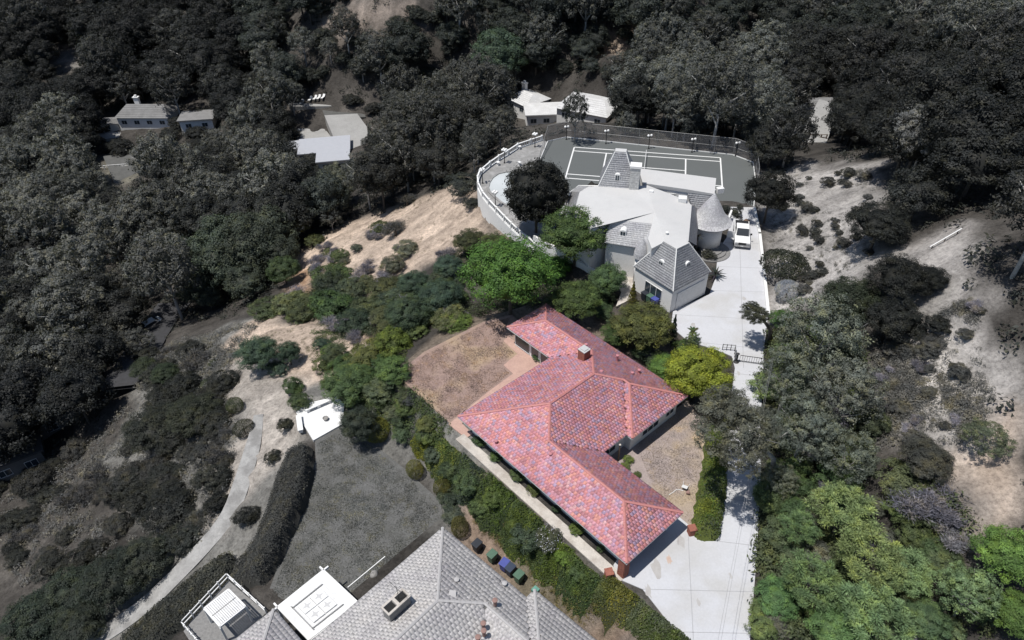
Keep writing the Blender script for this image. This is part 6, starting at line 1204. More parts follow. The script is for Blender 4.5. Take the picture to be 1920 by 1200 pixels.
leaner('pine', G(1444, 640), at(1412, 588, 4.6), 1.5, 1.3, (.07, .078, .058), 'small_pine', 'small dark pine leaning over the upper drive', (.12, .1, .09))
LEFTSL = [(250,660),(330,640),(400,660),(430,740),(420,850),(440,890),(395,985),(340,1030),(220,1020),(80,1090),(-40,1120),(-40,900),(120,850),(200,760)]
for i in range(150):                       # chaparral on the steep slope
    xx, yy = RNG.uniform(-40, 450), RNG.uniform(640, 1110)
    if not in_poly(xx, yy, LEFTSL) or (in_poly(xx, yy, [(150,800),(240,740),(265,760),(200,850),(160,880)]) and RNG.random() < .7): continue
    kk = RNG.random(); grow('shrub' if kk < .78 else 'brush', xx, yy, RNG.uniform(26, 74), (.032, .034, .029) if kk < .5 else (.05, .05, .045) if kk < .78 else (.10, .098, .095), 'chaparral_bush', '', S_k, 'chaparral on the steep slope', hz=RNG.uniform(.7, 1.1), auto='dark chaparral bush' if kk < .5 else 'grey chaparral bush' if kk < .78 else 'twiggy pale bush')
for poly, n_, cols_, wr, ph, grp_ in (
    ([(590,500),(720,530),(860,520),(870,600),(760,640),(690,615),(610,590),(520,580),(560,555)], 56, ((.045, .07, .026), (.042, .06, .038), (.07, .08, .035), None), (24, 66), 'slope bush', 'bushes on the slope below the pool'),
    ([(620,640),(760,620),(745,700),(790,760),(830,830),(760,800),(690,770),(600,700)], 22, ((.055, .085, .028), (.075, .095, .03), (.05, .07, .035)), (26, 54), 'bank bush', 'bushes on the bank below the dry lawn'),
    ([(1440,610),(1640,600),(1650,840),(1730,880),(1800,1010),(1860,1190),(1430,1190),(1440,900)], 90, ((.075, .095, .045), (.06, .09, .035), (.10, .105, .08), (.09, .12, .04), None), (34, 80), 'verge bush', 'bushes of the wooded verge'),
    ([(1020,560),(1130,545),(1180,590),(1260,640),(1230,680),(1130,610)], 14, ((.05, .085, .025), (.04, .065, .03)), (30, 56), 'courtyard bush', 'bushes between the red and the white house'),
    ([(1450,330),(1640,320),(1640,480),(1500,560)], 46, ((.06, .06, .055), (.045, .047, .042), (.09, .09, .085)), (9, 30), 'hillside bush', 'bushes on the pale dirt slope'),
    ([(1640,640),(1860,560),(1880,760),(1800,860),(1650,840)], 26, ((.10, .10, .092), (.085, .085, .078), None), (20, 46), 'gully bush', 'bushes along the trail'),
    ([(556,490),(640,445),(730,405),(770,440),(760,520),(700,545),(600,545)], 22, ((.06, .075, .03), (.075, .08, .055), None, None, None), (14, 54), 'small slope bush', 'bushes on the bare slope'),
    ([(530,200),(700,180),(720,330),(600,330),(530,290)], 30, ((.035, .037, .034),), (20, 40), 'garden bush', 'bushes round the paved yard'), ([(160,240),(300,240),(420,190),(430,260),(270,290),(160,300)], 26, ((.03, .032, .03),), (20, 44), 'garden bush', 'bushes round the canyon house')):
    k_ = 0; t0_ = 0
    while k_ < n_ and t0_ < n_ * 30:
        t0_ += 1; xx, yy = RNG.uniform(min(p[0] for p in poly), max(p[0] for p in poly)), RNG.uniform(min(p[1] for p in poly), max(p[1] for p in poly))
        if not in_poly(xx, yy, poly): continue
        if grp_.startswith('bushes round') and any(in_poly(xx, yy, c) for c in ([(555,190),(690,190),(690,292),(640,300),(562,275)], [(180,255),(245,200),(330,195),(330,240),(280,255),(190,270)])): continue
        c_ = RNG.choice(cols_); k_ += 1; f_ = RNG.uniform(.8, 1.25)
        grow('brush' if c_ is None else 'shrub', xx, yy, RNG.uniform(*wr), tuple(v * f_ for v in (c_ or LV)), 'dry_bush' if c_ is None else 'bush', '', S_k, grp_, hz=RNG.uniform(.75, 1.15), auto=('twiggy lavender ' if c_ is None else 'leafy ') + ph)
# ------------------------------------------------------------------ hedges: clipped bodies set with leaves
def hedge(name, label, poly, z, h, cols, seed, n=9000, size=.11, group=None, rough=.12, zfun=None):
    """poly in world metres; leaves over the top and sides of a solid dark core added to block light"""
    rng = np.random.default_rng(seed); o = thing(name, label, 'hedge', (poly[0][0], poly[0][1], z), group=group)
    xs = [p[0] for p in poly]; ys = [p[1] for p in poly]
    cx, cy = np.mean(xs), np.mean(ys)
    zz = (lambda x, y: np.full(np.shape(x), z)) if zfun is None else zfun
    step = .45; gx, gy = np.meshgrid(np.arange(min(xs) - 1, max(xs) + 1, step), np.arange(min(ys) - 1, max(ys) + 1, step)); d = poly_dist(gx, gy, poly)
    hh = h * np.clip((-d + .12) / .55, 0, 1) ** .35 * (1 + rough * vnoise(gx, gy, 1.1, seed)); top = zz(gx, gy) + np.where(d < .12, hh * .86, -.5)
    idx_ = np.arange(gx.size).reshape(gx.shape); q = np.stack([idx_[:-1, :-1], idx_[:-1, 1:], idx_[1:, 1:], idx_[1:, :-1]], -1).reshape(-1, 4); keep = (d.ravel()[q] < .35).any(1)
    cm = mesh_np('core', np.stack([gx.ravel(), gy.ravel(), top.ravel()], -1), q[keep], 'bark'); c = link('core', cm, o); c.matrix_parent_inverse = o.matrix_basis.inverted(); c.color = (*[v * .5 for v in cols[0]], 1)  # solid core added to block light, coloured darker than the leaves
    for ci, col in enumerate(cols):
        m_ = n // len(cols); P = []; tries = 0
        while len(P) < m_ and tries < 60:
            tries += 1; x = rng.uniform(min(xs), max(xs), m_ * 2); y = rng.uniform(min(ys), max(ys), m_ * 2); dd = poly_dist(x, y, poly); nz = vnoise(x, y, 1.6, seed + 5)
            sel = (dd < .1) & ((len(cols) == 1) | ((np.clip((nz + 1) / 2 * len(cols) + rng.normal(0, .35, len(nz)), 0, len(cols) - .01)).astype(int) == ci))
            P += list(zip(x[sel], y[sel], dd[sel]))
        P = np.array(P[:m_]) if P else np.zeros((0, 3))
        if not len(P): continue
        prof = h * np.clip((-P[:, 2] + .12) / .55, 0, 1) ** .35 * (1 + rough * vnoise(P[:, 0], P[:, 1], 1.1, seed)); side = rng.random(len(P)) < np.where(P[:, 2] > -.35, .75, .0)
        hz_ = np.where(side, prof * rng.uniform(.1, 1, len(P)), prof * rng.uniform(.9, 1.06, len(P))); C = np.stack([P[:, 0], P[:, 1], zz(P[:, 0], P[:, 1]) + hz_], -1)
        N = nrm(rng.normal(size=(len(P), 3)) * .6 + np.array([0, 0, 1.0])); tone = np.clip(.5 + .22 * vnoise(P[:, 0], P[:, 1], .9, seed + 9) + rng.normal(0, .15, len(P)), .02, .98)
        l = link('foliage', leaves('foliage', C, N, size, tone, rng, .55), o); l.matrix_parent_inverse = o.matrix_basis.inverted(); l.color = (*col, 1)
    return o
tzf = lambda x, y: tz(x, y)
def strip(pts, z, w):
    P = np.array([A2(*p, z) if z is not None else G(*p)[:2] for p in pts]); d = np.gradient(P, axis=0); d /= np.linalg.norm(d, axis=1)[:, None]; n = np.stack([-d[:, 1], d[:, 0]], -1); w = np.interp(np.linspace(0, 1, len(P)), np.linspace(0, 1, len(np.atleast_1d(w))), np.atleast_1d(w))[:, None] / 2
    return [tuple(p) for p in P + n * w] + [tuple(p) for p in (P - n * w)[::-1]]
hedge('clipped_hedge', 'thick dark clipped hedge between the lawn and the winding path', strip([(556,836),(549,872),(530,935),(503,985),(476,1030),(446,1072)], -4.0, [2.4, 3.6, 4.0, 4.2, 4.8, 4.6]), -5.6, 2.3, [(.062, .063, .058)], 101, 14000, .07, rough=.16, zfun=lambda x, y: np.minimum(tz(x, y), -5.0) - .2)
hedge('bank_hedge', 'lower dark hedge following the path below the small pergola', strip([(440,1075),(400,1100),(350,1140),(300,1180),(240,1230)], None, [4.2, 4.6, 4.4, 4.0]), -8, 1.6, [(.05, .053, .045), (.06, .063, .05)], 102, 9000, .085, zfun=tzf)
hedge('drive_hedge', 'clipped bright hedge between the dirt yard and the drive', strip([(1345,800),(1344,850),(1338,905),(1330,955),(1325,1000)], .8, [1.8, 1.9, 2.1, 2.2, 1.9]), 0, 1.5, [(.15, .19, .03), (.10, .145, .028), (.085, .10, .06)], 103, 8000, .065)
SWH = [((785,770), (815,800), 1.3, [(.15, .17, .02), (.08, .11, .03)], 'yellow green end of the garden hedge at the lawn corner', .8), ((815,800), (862,850), 1.5, [(.07, .105, .03), (.10, .125, .03)], 'garden hedge stretch below the patio corner', 1.0), ((862,850), (905,890), 1.7, [(.05, .075, .03), (.045, .06, .045)], 'darker garden hedge stretch where the path begins', 1.1), ((905,890), (960,945), 2.0, [(.05, .08, .025), (.075, .11, .02)], 'wide green garden hedge stretch beside the path', 1.3), ((960,945), (1010,990), 1.9, [(.07, .11, .02), (.05, .08, .03)], 'green garden hedge stretch above the flowering shrub', 1.2), ((1010,990), (1065,1040), 1.6, [(.085, .12, .02), (.06, .09, .035)], 'garden hedge stretch below the flowering shrub', 1.1), ((1065,1040), (1125,1092), 1.5, [(.055, .10, .03), (.075, .10, .03)], 'garden hedge stretch level with the garage', 1.1), ((1125,1092), (1185,1145), 1.6, [(.11, .125, .05), (.085, .115, .025), (.15, .14, .03)], 'speckled garden hedge stretch beyond the brick pier', 1.1), ((1185,1145), (1290,1235), 1.6, [(.085, .11, .03), (.10, .11, .06)], 'garden hedge stretch along the wide drive apron', 1.0)]
for i, (a, c, w, cl, lb_, h_) in enumerate(SWH):
    mid = ((a[0] + c[0]) / 2 - 3, (a[1] + c[1]) / 2 + 3); hedge('garden_hedge', lb_, strip([(a[0] - 9 * (i < 7), a[1] + 15 - 11 * (i > 6)), (mid[0] - 9 * (i < 7), mid[1] + 15 - 11 * (i > 6)), (c[0] - 9 * (i < 7), c[1] + 15 - 11 * (i > 6))], -.6, [w * 1.2, w * 1.35, w * 1.2]), -1, h_ * .75 + .4, cl, 110 + i, 3800, .08, 'garden hedge stretches', .22, zfun=lambda x, y: tz(x, y) - .3)
for i, (x, y, w, c_, l) in enumerate([(880,905,60,(.05,.072,.032),'big green shrub on the slope below the path start'),(845,880,50,(.055,.075,.035),'green shrub above the golden clipped shrub'),(930,930,50,(.075,.105,.025),'bright shrub against the garden hedge'),(990,1005,60,(.04,.062,.035),'dark green shrub above the bins'),(965,985,40,(.055,.09,.02),'small green shrub above the row of bins'),(1030,1010,44,(.07,.08,.05),'shrub dotted with small white flowers below the hedge'),(1060,1045,36,(.10,.14,.02),'yellow green shrub beside the white flowered one'),(1085,1075,40,(.05,.085,.03),'green shrub near the garage side of the hedge'),(905,950,44,(.07,.09,.03),'olive shrub at the top of the bare bin slope'),(800,805,40,(.07,.09,.05),'grey green shrub at the hedge top end'),(815,850,40,(.06,.08,.05),'shrub between the hedge and the egg shaped shrub')]):
    o = grow('shrub', x, y, w, c_, 'shrub', l, S_k, hz=1.0)
    if 'dotted' in l:
        b_ = o.children[0]; rng = np.random.default_rng(5); d = sph(rng, 260); d = d[d[:, 2] > -.1]; fl = link('blossom', leaves('blossom', d * rng.uniform(.85, 1.05, len(d))[:, None], nrm(d + np.array([0, 0, .6])), .035, np.full(len(d), .6), rng, .9), b_); fl.color = (.36, .36, .40, 1)
_FP = [HW(u, .72) for u in (2.2, 4.6, 7.6, 9.8, 12.6, 15.2, 17.8)]
_fpx = [tuple(project([(p[0], p[1], .35)])[0][0]) for p in _FP]
for i, (x, y, w, c_) in enumerate([*((*q, w_, c2_) for q, w_, c2_ in zip(_fpx, (26, 24, 28, 26, 20, 28, 18), ((.035,.055,.02),(.05,.075,.022),(.06,.08,.025),(.075,.095,.025),(.03,.055,.025),(.08,.10,.022),(.05,.08,.03)))),(1008,670,22,(.05,.08,.02)),(1178,862,22,(.09,.13,.03)),(1172,875,20,(.08,.11,.03)),(1195,890,14,(.08,.11,.03)),(1365,792,26,(.09,.12,.03))]):
    grow('shrub', x, y, w, c_, 'foundation_plant', ['low plant at the first bay of the garden wall', 'low plant at the second bay of the garden wall', 'leafy plant under the garden wall middle', 'pale leafy plant under the garden wall', 'single round plant by the path step', 'yellowish plant near the garage side wall', 'small plant next to the garage brick pier', 'green plant in the patio corner bed', 'bright plant at the corner of the dirt yard', 'bright plant at the foot of the thin post', 'small plant along the yard edging', 'bright plant between gum tree and hedge'][i], S_k, hz=.9)
# palms and spiky plants
def fronds(name, label, px, py, z, H, R, n, col, droop=.5, cat='palm', wide=.09):
    p = P3(px, py, z) if z is not None else V3(G(px, py)); o = thing(name, label, cat, p); 
    if H > .3: k = MB(); k.tube([(0, 0, -.1), (.05, 0, H * .5), (0, .03, H)], [.13, .10, .09], 8); t_ = build_at(k, 'trunk', 'bark', o); t_.color = (.17, .15, .13, 1)
    rng = np.random.default_rng(int(px * 7 + py))
    for i in range(n):
        a = 2 * math.pi * i / n + rng.uniform(-.2, .2); el = rng.uniform(.1, 1.1); k = MB(); pts = []
        for s in np.linspace(0, 1, 6): r = R * s * math.cos(el); zz = H + R * s * math.sin(el) - droop * R * s * s; pts.append((r, zz, wide * R * (1 - s) ** .6 * (1 if s else .3)))
        ca, sa_ = math.cos(a), math.sin(a)
        for (r0, z0, w0), (r1, z1, w1) in zip(pts[:-1], pts[1:]):
            k.quad((r0 * ca - w0 * sa_, r0 * sa_ + w0 * ca, z0 - w0 * .5), (r0 * ca, r0 * sa_, z0), (r1 * ca, r1 * sa_, z1), (r1 * ca - w1 * sa_, r1 * sa_ + w1 * ca, z1 - w1 * .5)); k.quad((r0 * ca, r0 * sa_, z0), (r0 * ca + w0 * sa_, r0 * sa_ - w0 * ca, z0 - w0 * .5), (r1 * ca + w1 * sa_, r1 * sa_ - w1 * ca, z1 - w1 * .5), (r1 * ca, r1 * sa_, z1))
        f = build_at(k, 'frond', 'leaf', o); f.color = (*[c * rng.uniform(.75, 1.25) for c in col], 1)
    return o
fronds('fan_palm', 'small palm at the turret entrance of the white house', 1316, 468, 0, 3.4, 1.3, 16, (.12, .125, .11)); fronds('fan_palm', 'second palm close beside the turret wall', 1303, 475, 0, 2.6, 1.0, 14, (.10, .105, .09)); fronds('spiky_palm', 'low spiky palm at the corner of the white garage', 1341, 520, 0, .5, 1.5, 18, (.10, .105, .10), .35)
fronds('banana_plant', 'broad leaved plant beside the upper drive edge', 1296, 640, 0, 1.5, 1.0, 10, (.12, .17, .06), .5, 'plant', .2); fronds('agave', 'spiky yellow green agave above the terrace tree', 661, 748, None, .6, 1.0, 16, (.16, .18, .06), .25, 'agave'); fronds('agave', 'pale blue green agave on the lawn corner bank', 705, 690, None, .4, .9, 16, (.16, .22, .17), .2, 'agave'); fronds('agave', 'grey agave below the egg shaped clipped shrub', 815, 885, None, .1, .7, 14, (.12, .15, .13), .2, 'agave')
for i, (x, y, w) in enumerate([(1360,392,20),(1387,388,14),(1378,398,24),(1330,478,26),(1300,470,24)]): grow('shrub', x, y, w, DG, 'potted_shrub', ['dark shrub at the court entrance by the turret', 'round potted bush at the end of the court', 'dark bush behind the truck at the turret side', 'dark bush on the entrance steps', 'dark bush under the two palms'][i], S_k)

# ------------------------------------------------------------------ woods: every tree on its own
CLEAR = [  # ground the photograph shows open: (outline in the view)
 [(170,240),(260,200),(330,192),(345,240),(280,262),(190,275)], [(345,195),(405,200),(405,250),(345,245)], [(180,290),(262,288),(268,350),(190,345)],
 [(550,186),(688,186),(692,296),(640,304),(566,272)], [(958,165),(1015,170),(1150,160),(1160,235),(960,250)], [(1485,200),(1570,195),(1570,250),(1545,300),(1490,300)],
 [(1380,62),(1480,55),(1480,80),(1390,85)], [(1600,70),(1630,70),(1630,95),(1600,95)], [(630,10),(680,-5),(690,30),(650,50)], [(690,25),(770,15),(770,42),(700,48)], [(1105,70),(1190,50),(1190,85),(1150,108),(1105,105)], [(95,90),(150,80),(160,130),(90,130)],
 [(265,590),(320,590),(310,660),(265,660)], [(70,785),(100,770),(100,785),(75,800)],
]
RIDGE = [(560,500),(545,472),(640,430),(760,384),(850,350),(884,338),(930,292),(1005,256),(1028,256),(1062,250),(1378,284),(1416,298),(1440,330),(1500,312),(1645,300),(1665,400),(1650,470),(1740,430),(1820,420),(1830,480),(1790,520),(1830,570),(1880,620),(1870,760),(1900,830),(1925,860),(1925,1300),(-60,1300),(-60,900),(120,850),(230,740),(300,660),(340,610),(470,590),(500,560)]
def side_word(dx, dy): return ('beyond' if dy < 0 else 'before') if abs(dy) * 1.2 > abs(dx) else ('west of' if dx < 0 else 'east of')
CANYON_FAR = [('the tall white chimney',258,190),('the flat canyon building',376,225),('the white lawn fence',215,318),('the paved yard',650,265),('the row of loungers',590,190),('the far bare patch on the skyline slope',700,40),('the tan landslip patch',1140,85),('the white gabled wing',990,190),('the veiled white roof',1105,205),('the dusty fenced yard',1530,265),('the dim house behind the fenced yard',1530,205),('the gleaming far car',1612,80),('the far pale wall',1460,70),('the pale leafless tree',1740,250),('the white pipe rail',1770,452),('the canyon road car',283,613),('the long shaded roof',70,800),('the bare slope top',640,430),('the pool balustrade',900,330),('the court fence lamps',1220,270),('the dirt slope crest',1640,320),('the small grey clearing',120,105),('the domed green tree',935,108),('the upper corner hillside',1850,60),('the dark gully',1850,500),('the lower gully',1890,760),('the steep left wood',60,420),('the top corner wood',60,60),('the green canyon wood',430,520),('the round bush beside the path end',457,803),('the lower path bend',405,1005),('the wide dark chaparral oak',330,775),('the low end of the oak clump',70,1160),('the pale path slope',300,700)]
rw_ = np.random.default_rng(2024); cnt = {}
def side_word(dx, dy): return ('beyond' if dy < 0 else 'before') if abs(dy) * 1.2 > abs(dx) else ('west of' if dx < 0 else 'east of')
WOOD = []
SEEN = [[(545,192),(688,188),(690,298),(640,308),(562,285)], [(964,176),(1010,170),(1143,168),(1143,228),(986,238)], [(188,258),(245,198),(398,202),(398,240),(280,258)], [(192,296),(250,292),(252,338),(208,338)], [(1502,255),(1560,246),(1550,268),(1530,298),(1512,298)]]
cell = 5.75
for gy_ in np.arange(30, 300, cell):
    for gx_ in np.arange(-190, 200, cell):
        x = gx_ + rw_.uniform(-.42, .42) * cell; y = gy_ + rw_.uniform(-.42, .42) * cell; z = float(tz(x, y)); big = 1 + max(0, (y - 110)) / 260
        if rw_.random() > 1 / big ** 1.6: continue
        R = (2.3 + 4.3 * rw_.random() ** .8) * big ** .8; (q, s) = project(np.array([[x, y, z + R], [x, y, z]])); (cx_, cy_), (bx_, by_) = q; s = float(s[0])
        if cx_ < -50 or cx_ > 1970 or cy_ < -35 or cy_ > 1225: continue
        if in_poly(bx_, by_, RIDGE) or (in_poly(cx_, cy_, RIDGE) and not (940 < cx_ < 1430 and cy_ < 300)): continue
        rp_ = R * s
        if any(in_poly(cx_, cy_, c) or in_poly(bx_, by_, c) for c in CLEAR): continue
        if any(in_poly(cx_ + a_ * rp_, cy_ + b_ * rp_, c) for c in SEEN for a_, b_ in ((0, -.7), (.7, 0), (-.7, 0), (.5, -.5), (-.5, -.5))): continue
        if any(in_poly(cx_ - .6 * rp_, cy_, c) or in_poly(cx_ + .6 * rp_, cy_, c) or in_poly(cx_, cy_ - .7 * rp_, c) for c in CLEAR): R *= .7
        if (poly_dist(cx_, cy_, RIDGE) < rp_ * .7): R *= .8
        WOOD.append((x, y, z, R, float(cx_), float(cy_)))
def wood_kind(px, py):  # darker leaf colours toward the view's edges put the vignette into the foliage
    r = rw_.random()
    if px > 1440 and py > 90: return ('farA', (.026, .028, .026)) if r < .8 else ('farS', (.045, .046, .044))
    if px < 560 and 230 < py < 700:
        if 330 < px and py > 420: return ('farA', (.055, .068, .050)) if r < .8 else ('farA', (.052, .074, .036))
        return ('farS', (.112, .115, .106)) if r < .6 else ('farA', (.026, .028, .026))
    if 690 < px < 1000 and 150 < py < 360: return ('farS', (.072, .074, .068)) if r < .7 else ('farA', (.038, .039, .035))
    if px > 1150 and 80 < py < 260: return ('farS', (.10, .105, .098)) if r < .65 else ('farA', (.030, .034, .032))
    if px < 480: return ('farA', (.018, .0195, .019)) if r < .75 else ('farS', (.045, .047, .045))
    return ('farA', (.040, .047, .042)) if r < .65 else ('farS', (.082, .086, .08))
WOOD.sort(key=lambda w: -w[1]); lmk = {}
rows = []
for x, y, z, R, px, py in WOOD:
    kd, col = wood_kind(px, py); col = tuple(np.array(col) * rw_.uniform(.75, 1.3)); li = int(np.argmin([(px - l[1]) ** 2 + ((py - l[2]) * 1.4) ** 2 for l in CANYON_FAR])); l = CANYON_FAR[li]
    rows.append([x, y, z, R, px, py, kd, col, li, side_word(px - l[1], py - l[2]), math.hypot(px - l[1], py - l[2])])
for li in range(len(CANYON_FAR)):
    for sw in ('beyond', 'before', 'west of', 'east of'):
        grp = sorted([r for r in rows if r[8] == li and r[9] == sw], key=lambda r: r[10])
        for i, r in enumerate(grp): r.append(i)
NTH = ['next', 'second', 'third', 'fourth', 'fifth', 'sixth', 'seventh', 'eighth', 'ninth', 'tenth', 'eleventh', 'twelfth', 'thirteenth', 'fourteenth', 'fifteenth', 'sixteenth', 'seventeenth', 'eighteenth', 'nineteenth', 'twentieth']
for x, y, z, R, px, py, kd, col, li, sw, dist, i in rows:
    oak = kd == 'farA'; rz = R * rw_.uniform(.75, 1.0) * (1 if oak else 1.15); hc = rz * rw_.uniform(1.05, 1.35) * (1 if oak else 1.15); nth = NTH[i] if i < 20 else ('twenty-' if i < 29 else 'thirty-') + ['first', 'second', 'third', 'fourth', 'fifth', 'sixth', 'seventh', 'eighth', 'ninth', 'tenth'][(i - 20) % 10]
    lb_ = None
    o = plant(kd, (x, y, z), R, rz, hc, col, 'evergreen_oak' if oak else 'sycamore_tree', lb_, 'tree', 'trees of the wooded canyon', bark=(.09, .08, .07) if oak else (.46, .45, .43)); AUTO.append((o, 'dark evergreen tree' if oak else 'grey airy tree', px, py))

for i in range(44):                        # the wood goes on past the picture's edges
    x, y = (RNG.uniform(58, 118), RNG.uniform(12, 95)) if i < 32 else (RNG.uniform(-85, -48), RNG.uniform(8, 45)); z = float(tz(x, y)); q, _s = project(np.array([[x, y, z + 4.0]]))
    if -60 < q[0][0] < 2010 and q[0][1] < 1290: continue
    R = RNG.uniform(2.6, 4.8); kd = 'farA' if RNG.random() < .7 else 'farS'; o = plant(kd, (x, y, z), R, R * .9, R * 1.15, (.03, .034, .029) if kd == 'farA' else (.08, .083, .075), 'hillside_tree', None, 'tree', 'hillside trees beyond the view'); AUTO.append((o, 'hillside tree', float(q[0][0]), float(q[0][1])))
ug = []
rg = np.random.default_rng(9)
while len(ug) < 9000:
    x = rg.uniform(-180, 190, 4000); y = rg.uniform(5, 290, 4000); z = tz(x, y); q, _s = project(np.stack([x, y, z], -1)); k = (q[:, 0] > -350) & (q[:, 0] < 2400) & (q[:, 1] > -60) & (q[:, 1] < 1500) & ~in_poly(q[:, 0], q[:, 1], RIDGE)
    for c in CLEAR: k &= ~in_poly(q[:, 0], q[:, 1], c)
    ug += list(zip(x[k], y[k]))
UG = np.array(ug[:9000]); mm_ = 30; sz = rg.uniform(.6, 1.6, len(UG)); C = np.repeat(UG, mm_, 0); d = sph(rg, len(C)); d[:, 2] = np.abs(d[:, 2]); off = d * (np.repeat(sz, mm_) * rg.uniform(.4, 1, len(C)))[:, None]
Q = np.stack([C[:, 0] + off[:, 0], C[:, 1] + off[:, 1], tz(C[:, 0], C[:, 1]) + off[:, 2]], -1)
o = link('undergrowth', leaves('undergrowth', Q, nrm(d + np.array([0, 0, .5]) + rg.normal(size=d.shape) * .3), np.repeat(sz, mm_) * .17, np.clip(np.repeat(rg.uniform(.2, .7, len(UG)), mm_) + rg.normal(0, .1, len(C)), 0, 1), rg, .5)); o.color = (.036, .039, .034, 1); tag(o, 'dark undergrowth covering the floor of the canyon woods', kind='stuff')
# ------------------------------------------------------------------ scrub that nobody would count
def scrub(name, label, polys, n, kinds, size, cols, seed, avoid=()):
    """many small tufts joined as ground cover"""
    rng = np.random.default_rng(seed); pts = []
    for poly in polys:
        W = [G(x, y)[:2] for x, y in poly]; xs = [p[0] for p in W]; ys = [p[1] for p in W]; got = 0; need = n // len(polys)
        for _ in range(40):
            x = rng.uniform(min(xs), max(xs), need); y = rng.uniform(min(ys), max(ys), need); k = in_poly(x, y, W) & (vnoise(x, y, 5, seed) + rng.normal(0, .35, need) > .0); pts += list(zip(x[k], y[k])); got += k.sum()
            if got > need: break
    P = np.array(pts[:n]); m = 56; sz = rng.uniform(.5, 1.5, len(P)) ** 1.5 * size; C = np.repeat(P, m, 0); k = len(C); d = sph(rng, k); d[:, 2] = np.abs(d[:, 2]); off = d * np.repeat(sz, m)[:, None] * rng.uniform(.4, 1, k)[:, None]; z = tz(C[:, 0], C[:, 1])
    Q = np.stack([C[:, 0] + off[:, 0], C[:, 1] + off[:, 1], z + off[:, 2] * .8], -1); tone = np.clip(np.repeat(rng.uniform(.25, .75, len(P)), m) + rng.normal(0, .12, k), 0, 1)
    me = leaves(name, Q, nrm(d + np.array([0, 0, .5]) + rng.normal(size=(k, 3)) * .4), np.repeat(sz, m) * .13, tone, rng, .4); o = link(name, me); o.color = (*cols, 1); return tag(o, label, kind='stuff')
scrub('dry_scrub', 'grey dry scrub covering the steep slope beside the path', [[(330,640),(480,610),(430,700),(440,760),(330,760),(250,720)], [(120,850),(260,740),(440,760),(440,880),(400,1000),(300,1060),(120,1060),(20,1100),(0,950)]], 2600, None, .7, (.15, .147, .138), 301)
scrub('slope_weeds', 'dry weeds dotting the bare tan slopes', [[(545,480),(760,380),(900,360),(930,450),(760,540),(640,540)], [(440,640),(650,610),(640,700),(480,720)]], 500, None, .22, (.13, .12, .08), 302)
scrub('hill_weeds', 'grey weeds dotting the pale dirt slope above the drive', [[(1440,390),(1500,320),(1650,312),(1640,470),(1540,560),(1450,590)]], 520, None, .26, (.10, .098, .092), 303)
scrub('gully_scrub', 'grey scrub along the trail and the pale gully', [[(1640,620),(1730,620),(1780,830),(1650,840)], [(1740,600),(1820,560),(1870,760),(1800,830)], [(1660,640),(1720,640),(1740,800),(1660,820)]], 1100, None, .45, (.125, .122, .11), 304)
scrub('verge_undergrowth', 'mixed green undergrowth beneath the pines beside the drive', [[(1440,880),(1600,860),(1760,900),(1840,1010),(1900,1190),(1420,1190),(1430,1050)], [(1440,620),(1620,640),(1640,860),(1440,880)]], 2400, None, .75, (.065, .085, .04), 305)
scrub('bank_undergrowth', 'green undergrowth on the bank below the dry lawn', [[(590,620),(760,600),(745,700),(850,810),(830,850),(700,790),(640,760),(590,700)]], 900, None, .5, (.06, .082, .032), 306)
scrub('far_slope_scrub', 'green and grey scrub over the slope between pool and knoll', [[(520,590),(560,560),(620,520),(720,540),(860,540),(880,600),(760,640),(640,620)], [(820,480),(930,440),(1000,500),(1100,560),(1000,580),(860,600)]], 1500, None, .6, (.062, .08, .042), 307)
scrub('weedy_patch', 'brown weeds on the bare ground beside the bins', [[(985,1045),(1080,1060),(1150,1150),(1080,1170),(1000,1110)], [(880,950),(950,960),(970,1030),(900,1010)]], 420, None, .22, (.16, .14, .06), 308)

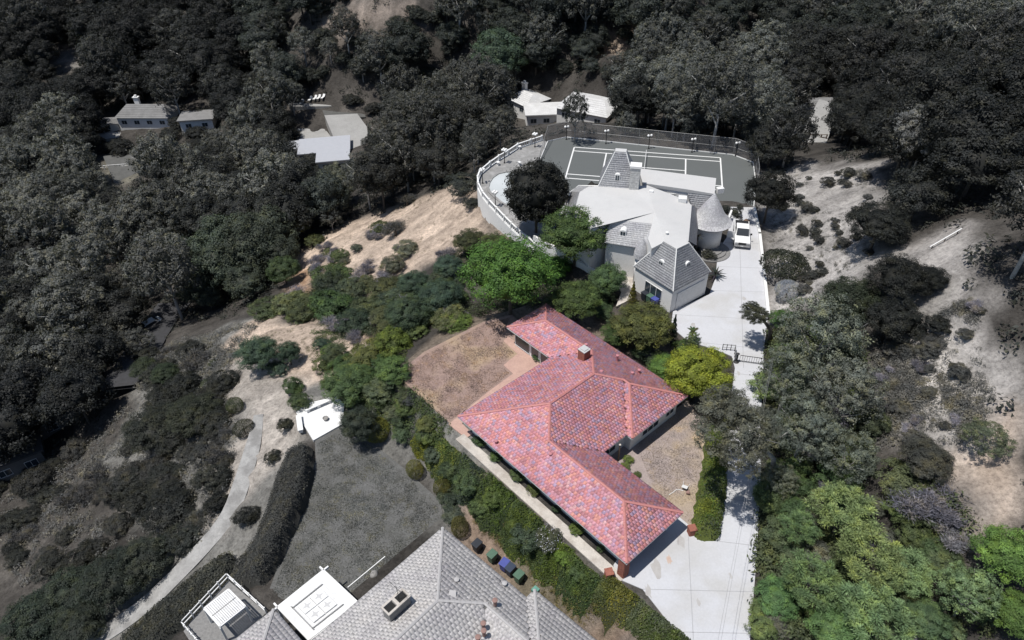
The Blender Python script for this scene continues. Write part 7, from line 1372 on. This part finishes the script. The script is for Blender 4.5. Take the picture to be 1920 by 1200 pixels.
def turf(name, label, pts, z, n, size, col, seed):
    rng = np.random.default_rng(seed); W = polyz(pts, z); xs = [p[0] for p in W]; ys = [p[1] for p in W]; x = rng.uniform(min(xs), max(xs), n * 2); y = rng.uniform(min(ys), max(ys), n * 2); k = in_poly(x, y, W) & (poly_dist(x, y, W) < -.1) & (vnoise(x, y, 1.3, seed) + .6 * vnoise(x, y, .5, seed + 1) + rng.normal(0, .5, n * 2) > -.25)
    x, y = x[k][:n], y[k][:n]; m = len(x); C = np.stack([x, y, np.full(m, z + .03) + size * .35], -1); N = nrm(rng.normal(size=(m, 3)) * np.array([1, 1, .35]) + np.array([0, 0, .55])); up = np.tile(np.array([0, 0, 1.0]), (m, 1)) + rng.normal(size=(m, 3)) * .6
    o = link(name, leaves(name, C, N, size, np.clip(.5 + .25 * vnoise(x, y, 2.2, seed + 3) + rng.normal(0, .16, m), .02, .98), rng, .3, up=up)); o.color = (*col, 1); tag(o, label, kind='stuff')
turf('lawn_grass', 'short grey green grass of the lower lawn', [(592,832),(640,806),(700,838),(758,886),(822,944),(826,972),(640,1132),(562,1140),(508,1115),(545,1010),(578,930),(594,862)], -5, 42000, .075, (.165, .167, .155), 401)
turf('dry_grass', 'dried straw grass of the back lawn', [(748,702),(797,664),(905,608),(958,594),(940,640),(966,662),(940,686),(958,700),(846,790)], 0, 26000, .07, (.385, .295, .25), 402)
turf('yard_grass', 'sparse dry grass in the dirt yard', [(1190,830),(1284,760),(1314,795),(1318,840),(1314,960),(1296,985),(1225,925)], 0, 12000, .06, (.40, .345, .30), 403)
# ------------------------------------------------------------------ each scattered plant named by the landmark it stands by
MARKS = CANYON_FAR + [('the huge bright tree',955,512),('the tan knoll trees',500,660),('the dry lawn corner',745,700),('the bright terrace',600,790),('the yellow green tree',1312,695),('the white garage',1262,560),('the blue grey round shrub',1477,545),('the top gum tree',1545,625),('the middle gum tree',1510,800),('the bright pine',1580,958),('the lowest pine',1640,1150),('the rich green tree',1890,1040),('the lavender bush',1770,950),('the trail end',1775,815),('the trail head',1720,620),('the orange gully',720,585),('the blue green trees',800,560),('the truck',1390,450)]
tab = {}
for o, ph, px, py in AUTO:
    d2 = [(px - l[1]) ** 2 + ((py - l[2]) * 1.4) ** 2 for l in MARKS]; li = int(np.argmin(d2)); l = MARKS[li]
    tab.setdefault((ph, li, side_word(px - l[1], py - l[2])), []).append((d2[li], o))
TENS = {20: 'twenty', 30: 'thirty', 40: 'forty'}; UNITS = ['first', 'second', 'third', 'fourth', 'fifth', 'sixth', 'seventh', 'eighth', 'ninth', 'tenth']
for (ph, li, sw), lst in tab.items():
    lst.sort(key=lambda e: e[0])
    for i, (_, o) in enumerate(lst):
        nth = '' if len(lst) == 1 else ', ' + (NTH[i] if i < 20 else TENS[(i - 20) // 10 * 10 + 20] + '-' + UNITS[(i - 20) % 10]) + ' from it'
        o['label'] = f'{ph} {sw} {MARKS[li][0]}{nth}'
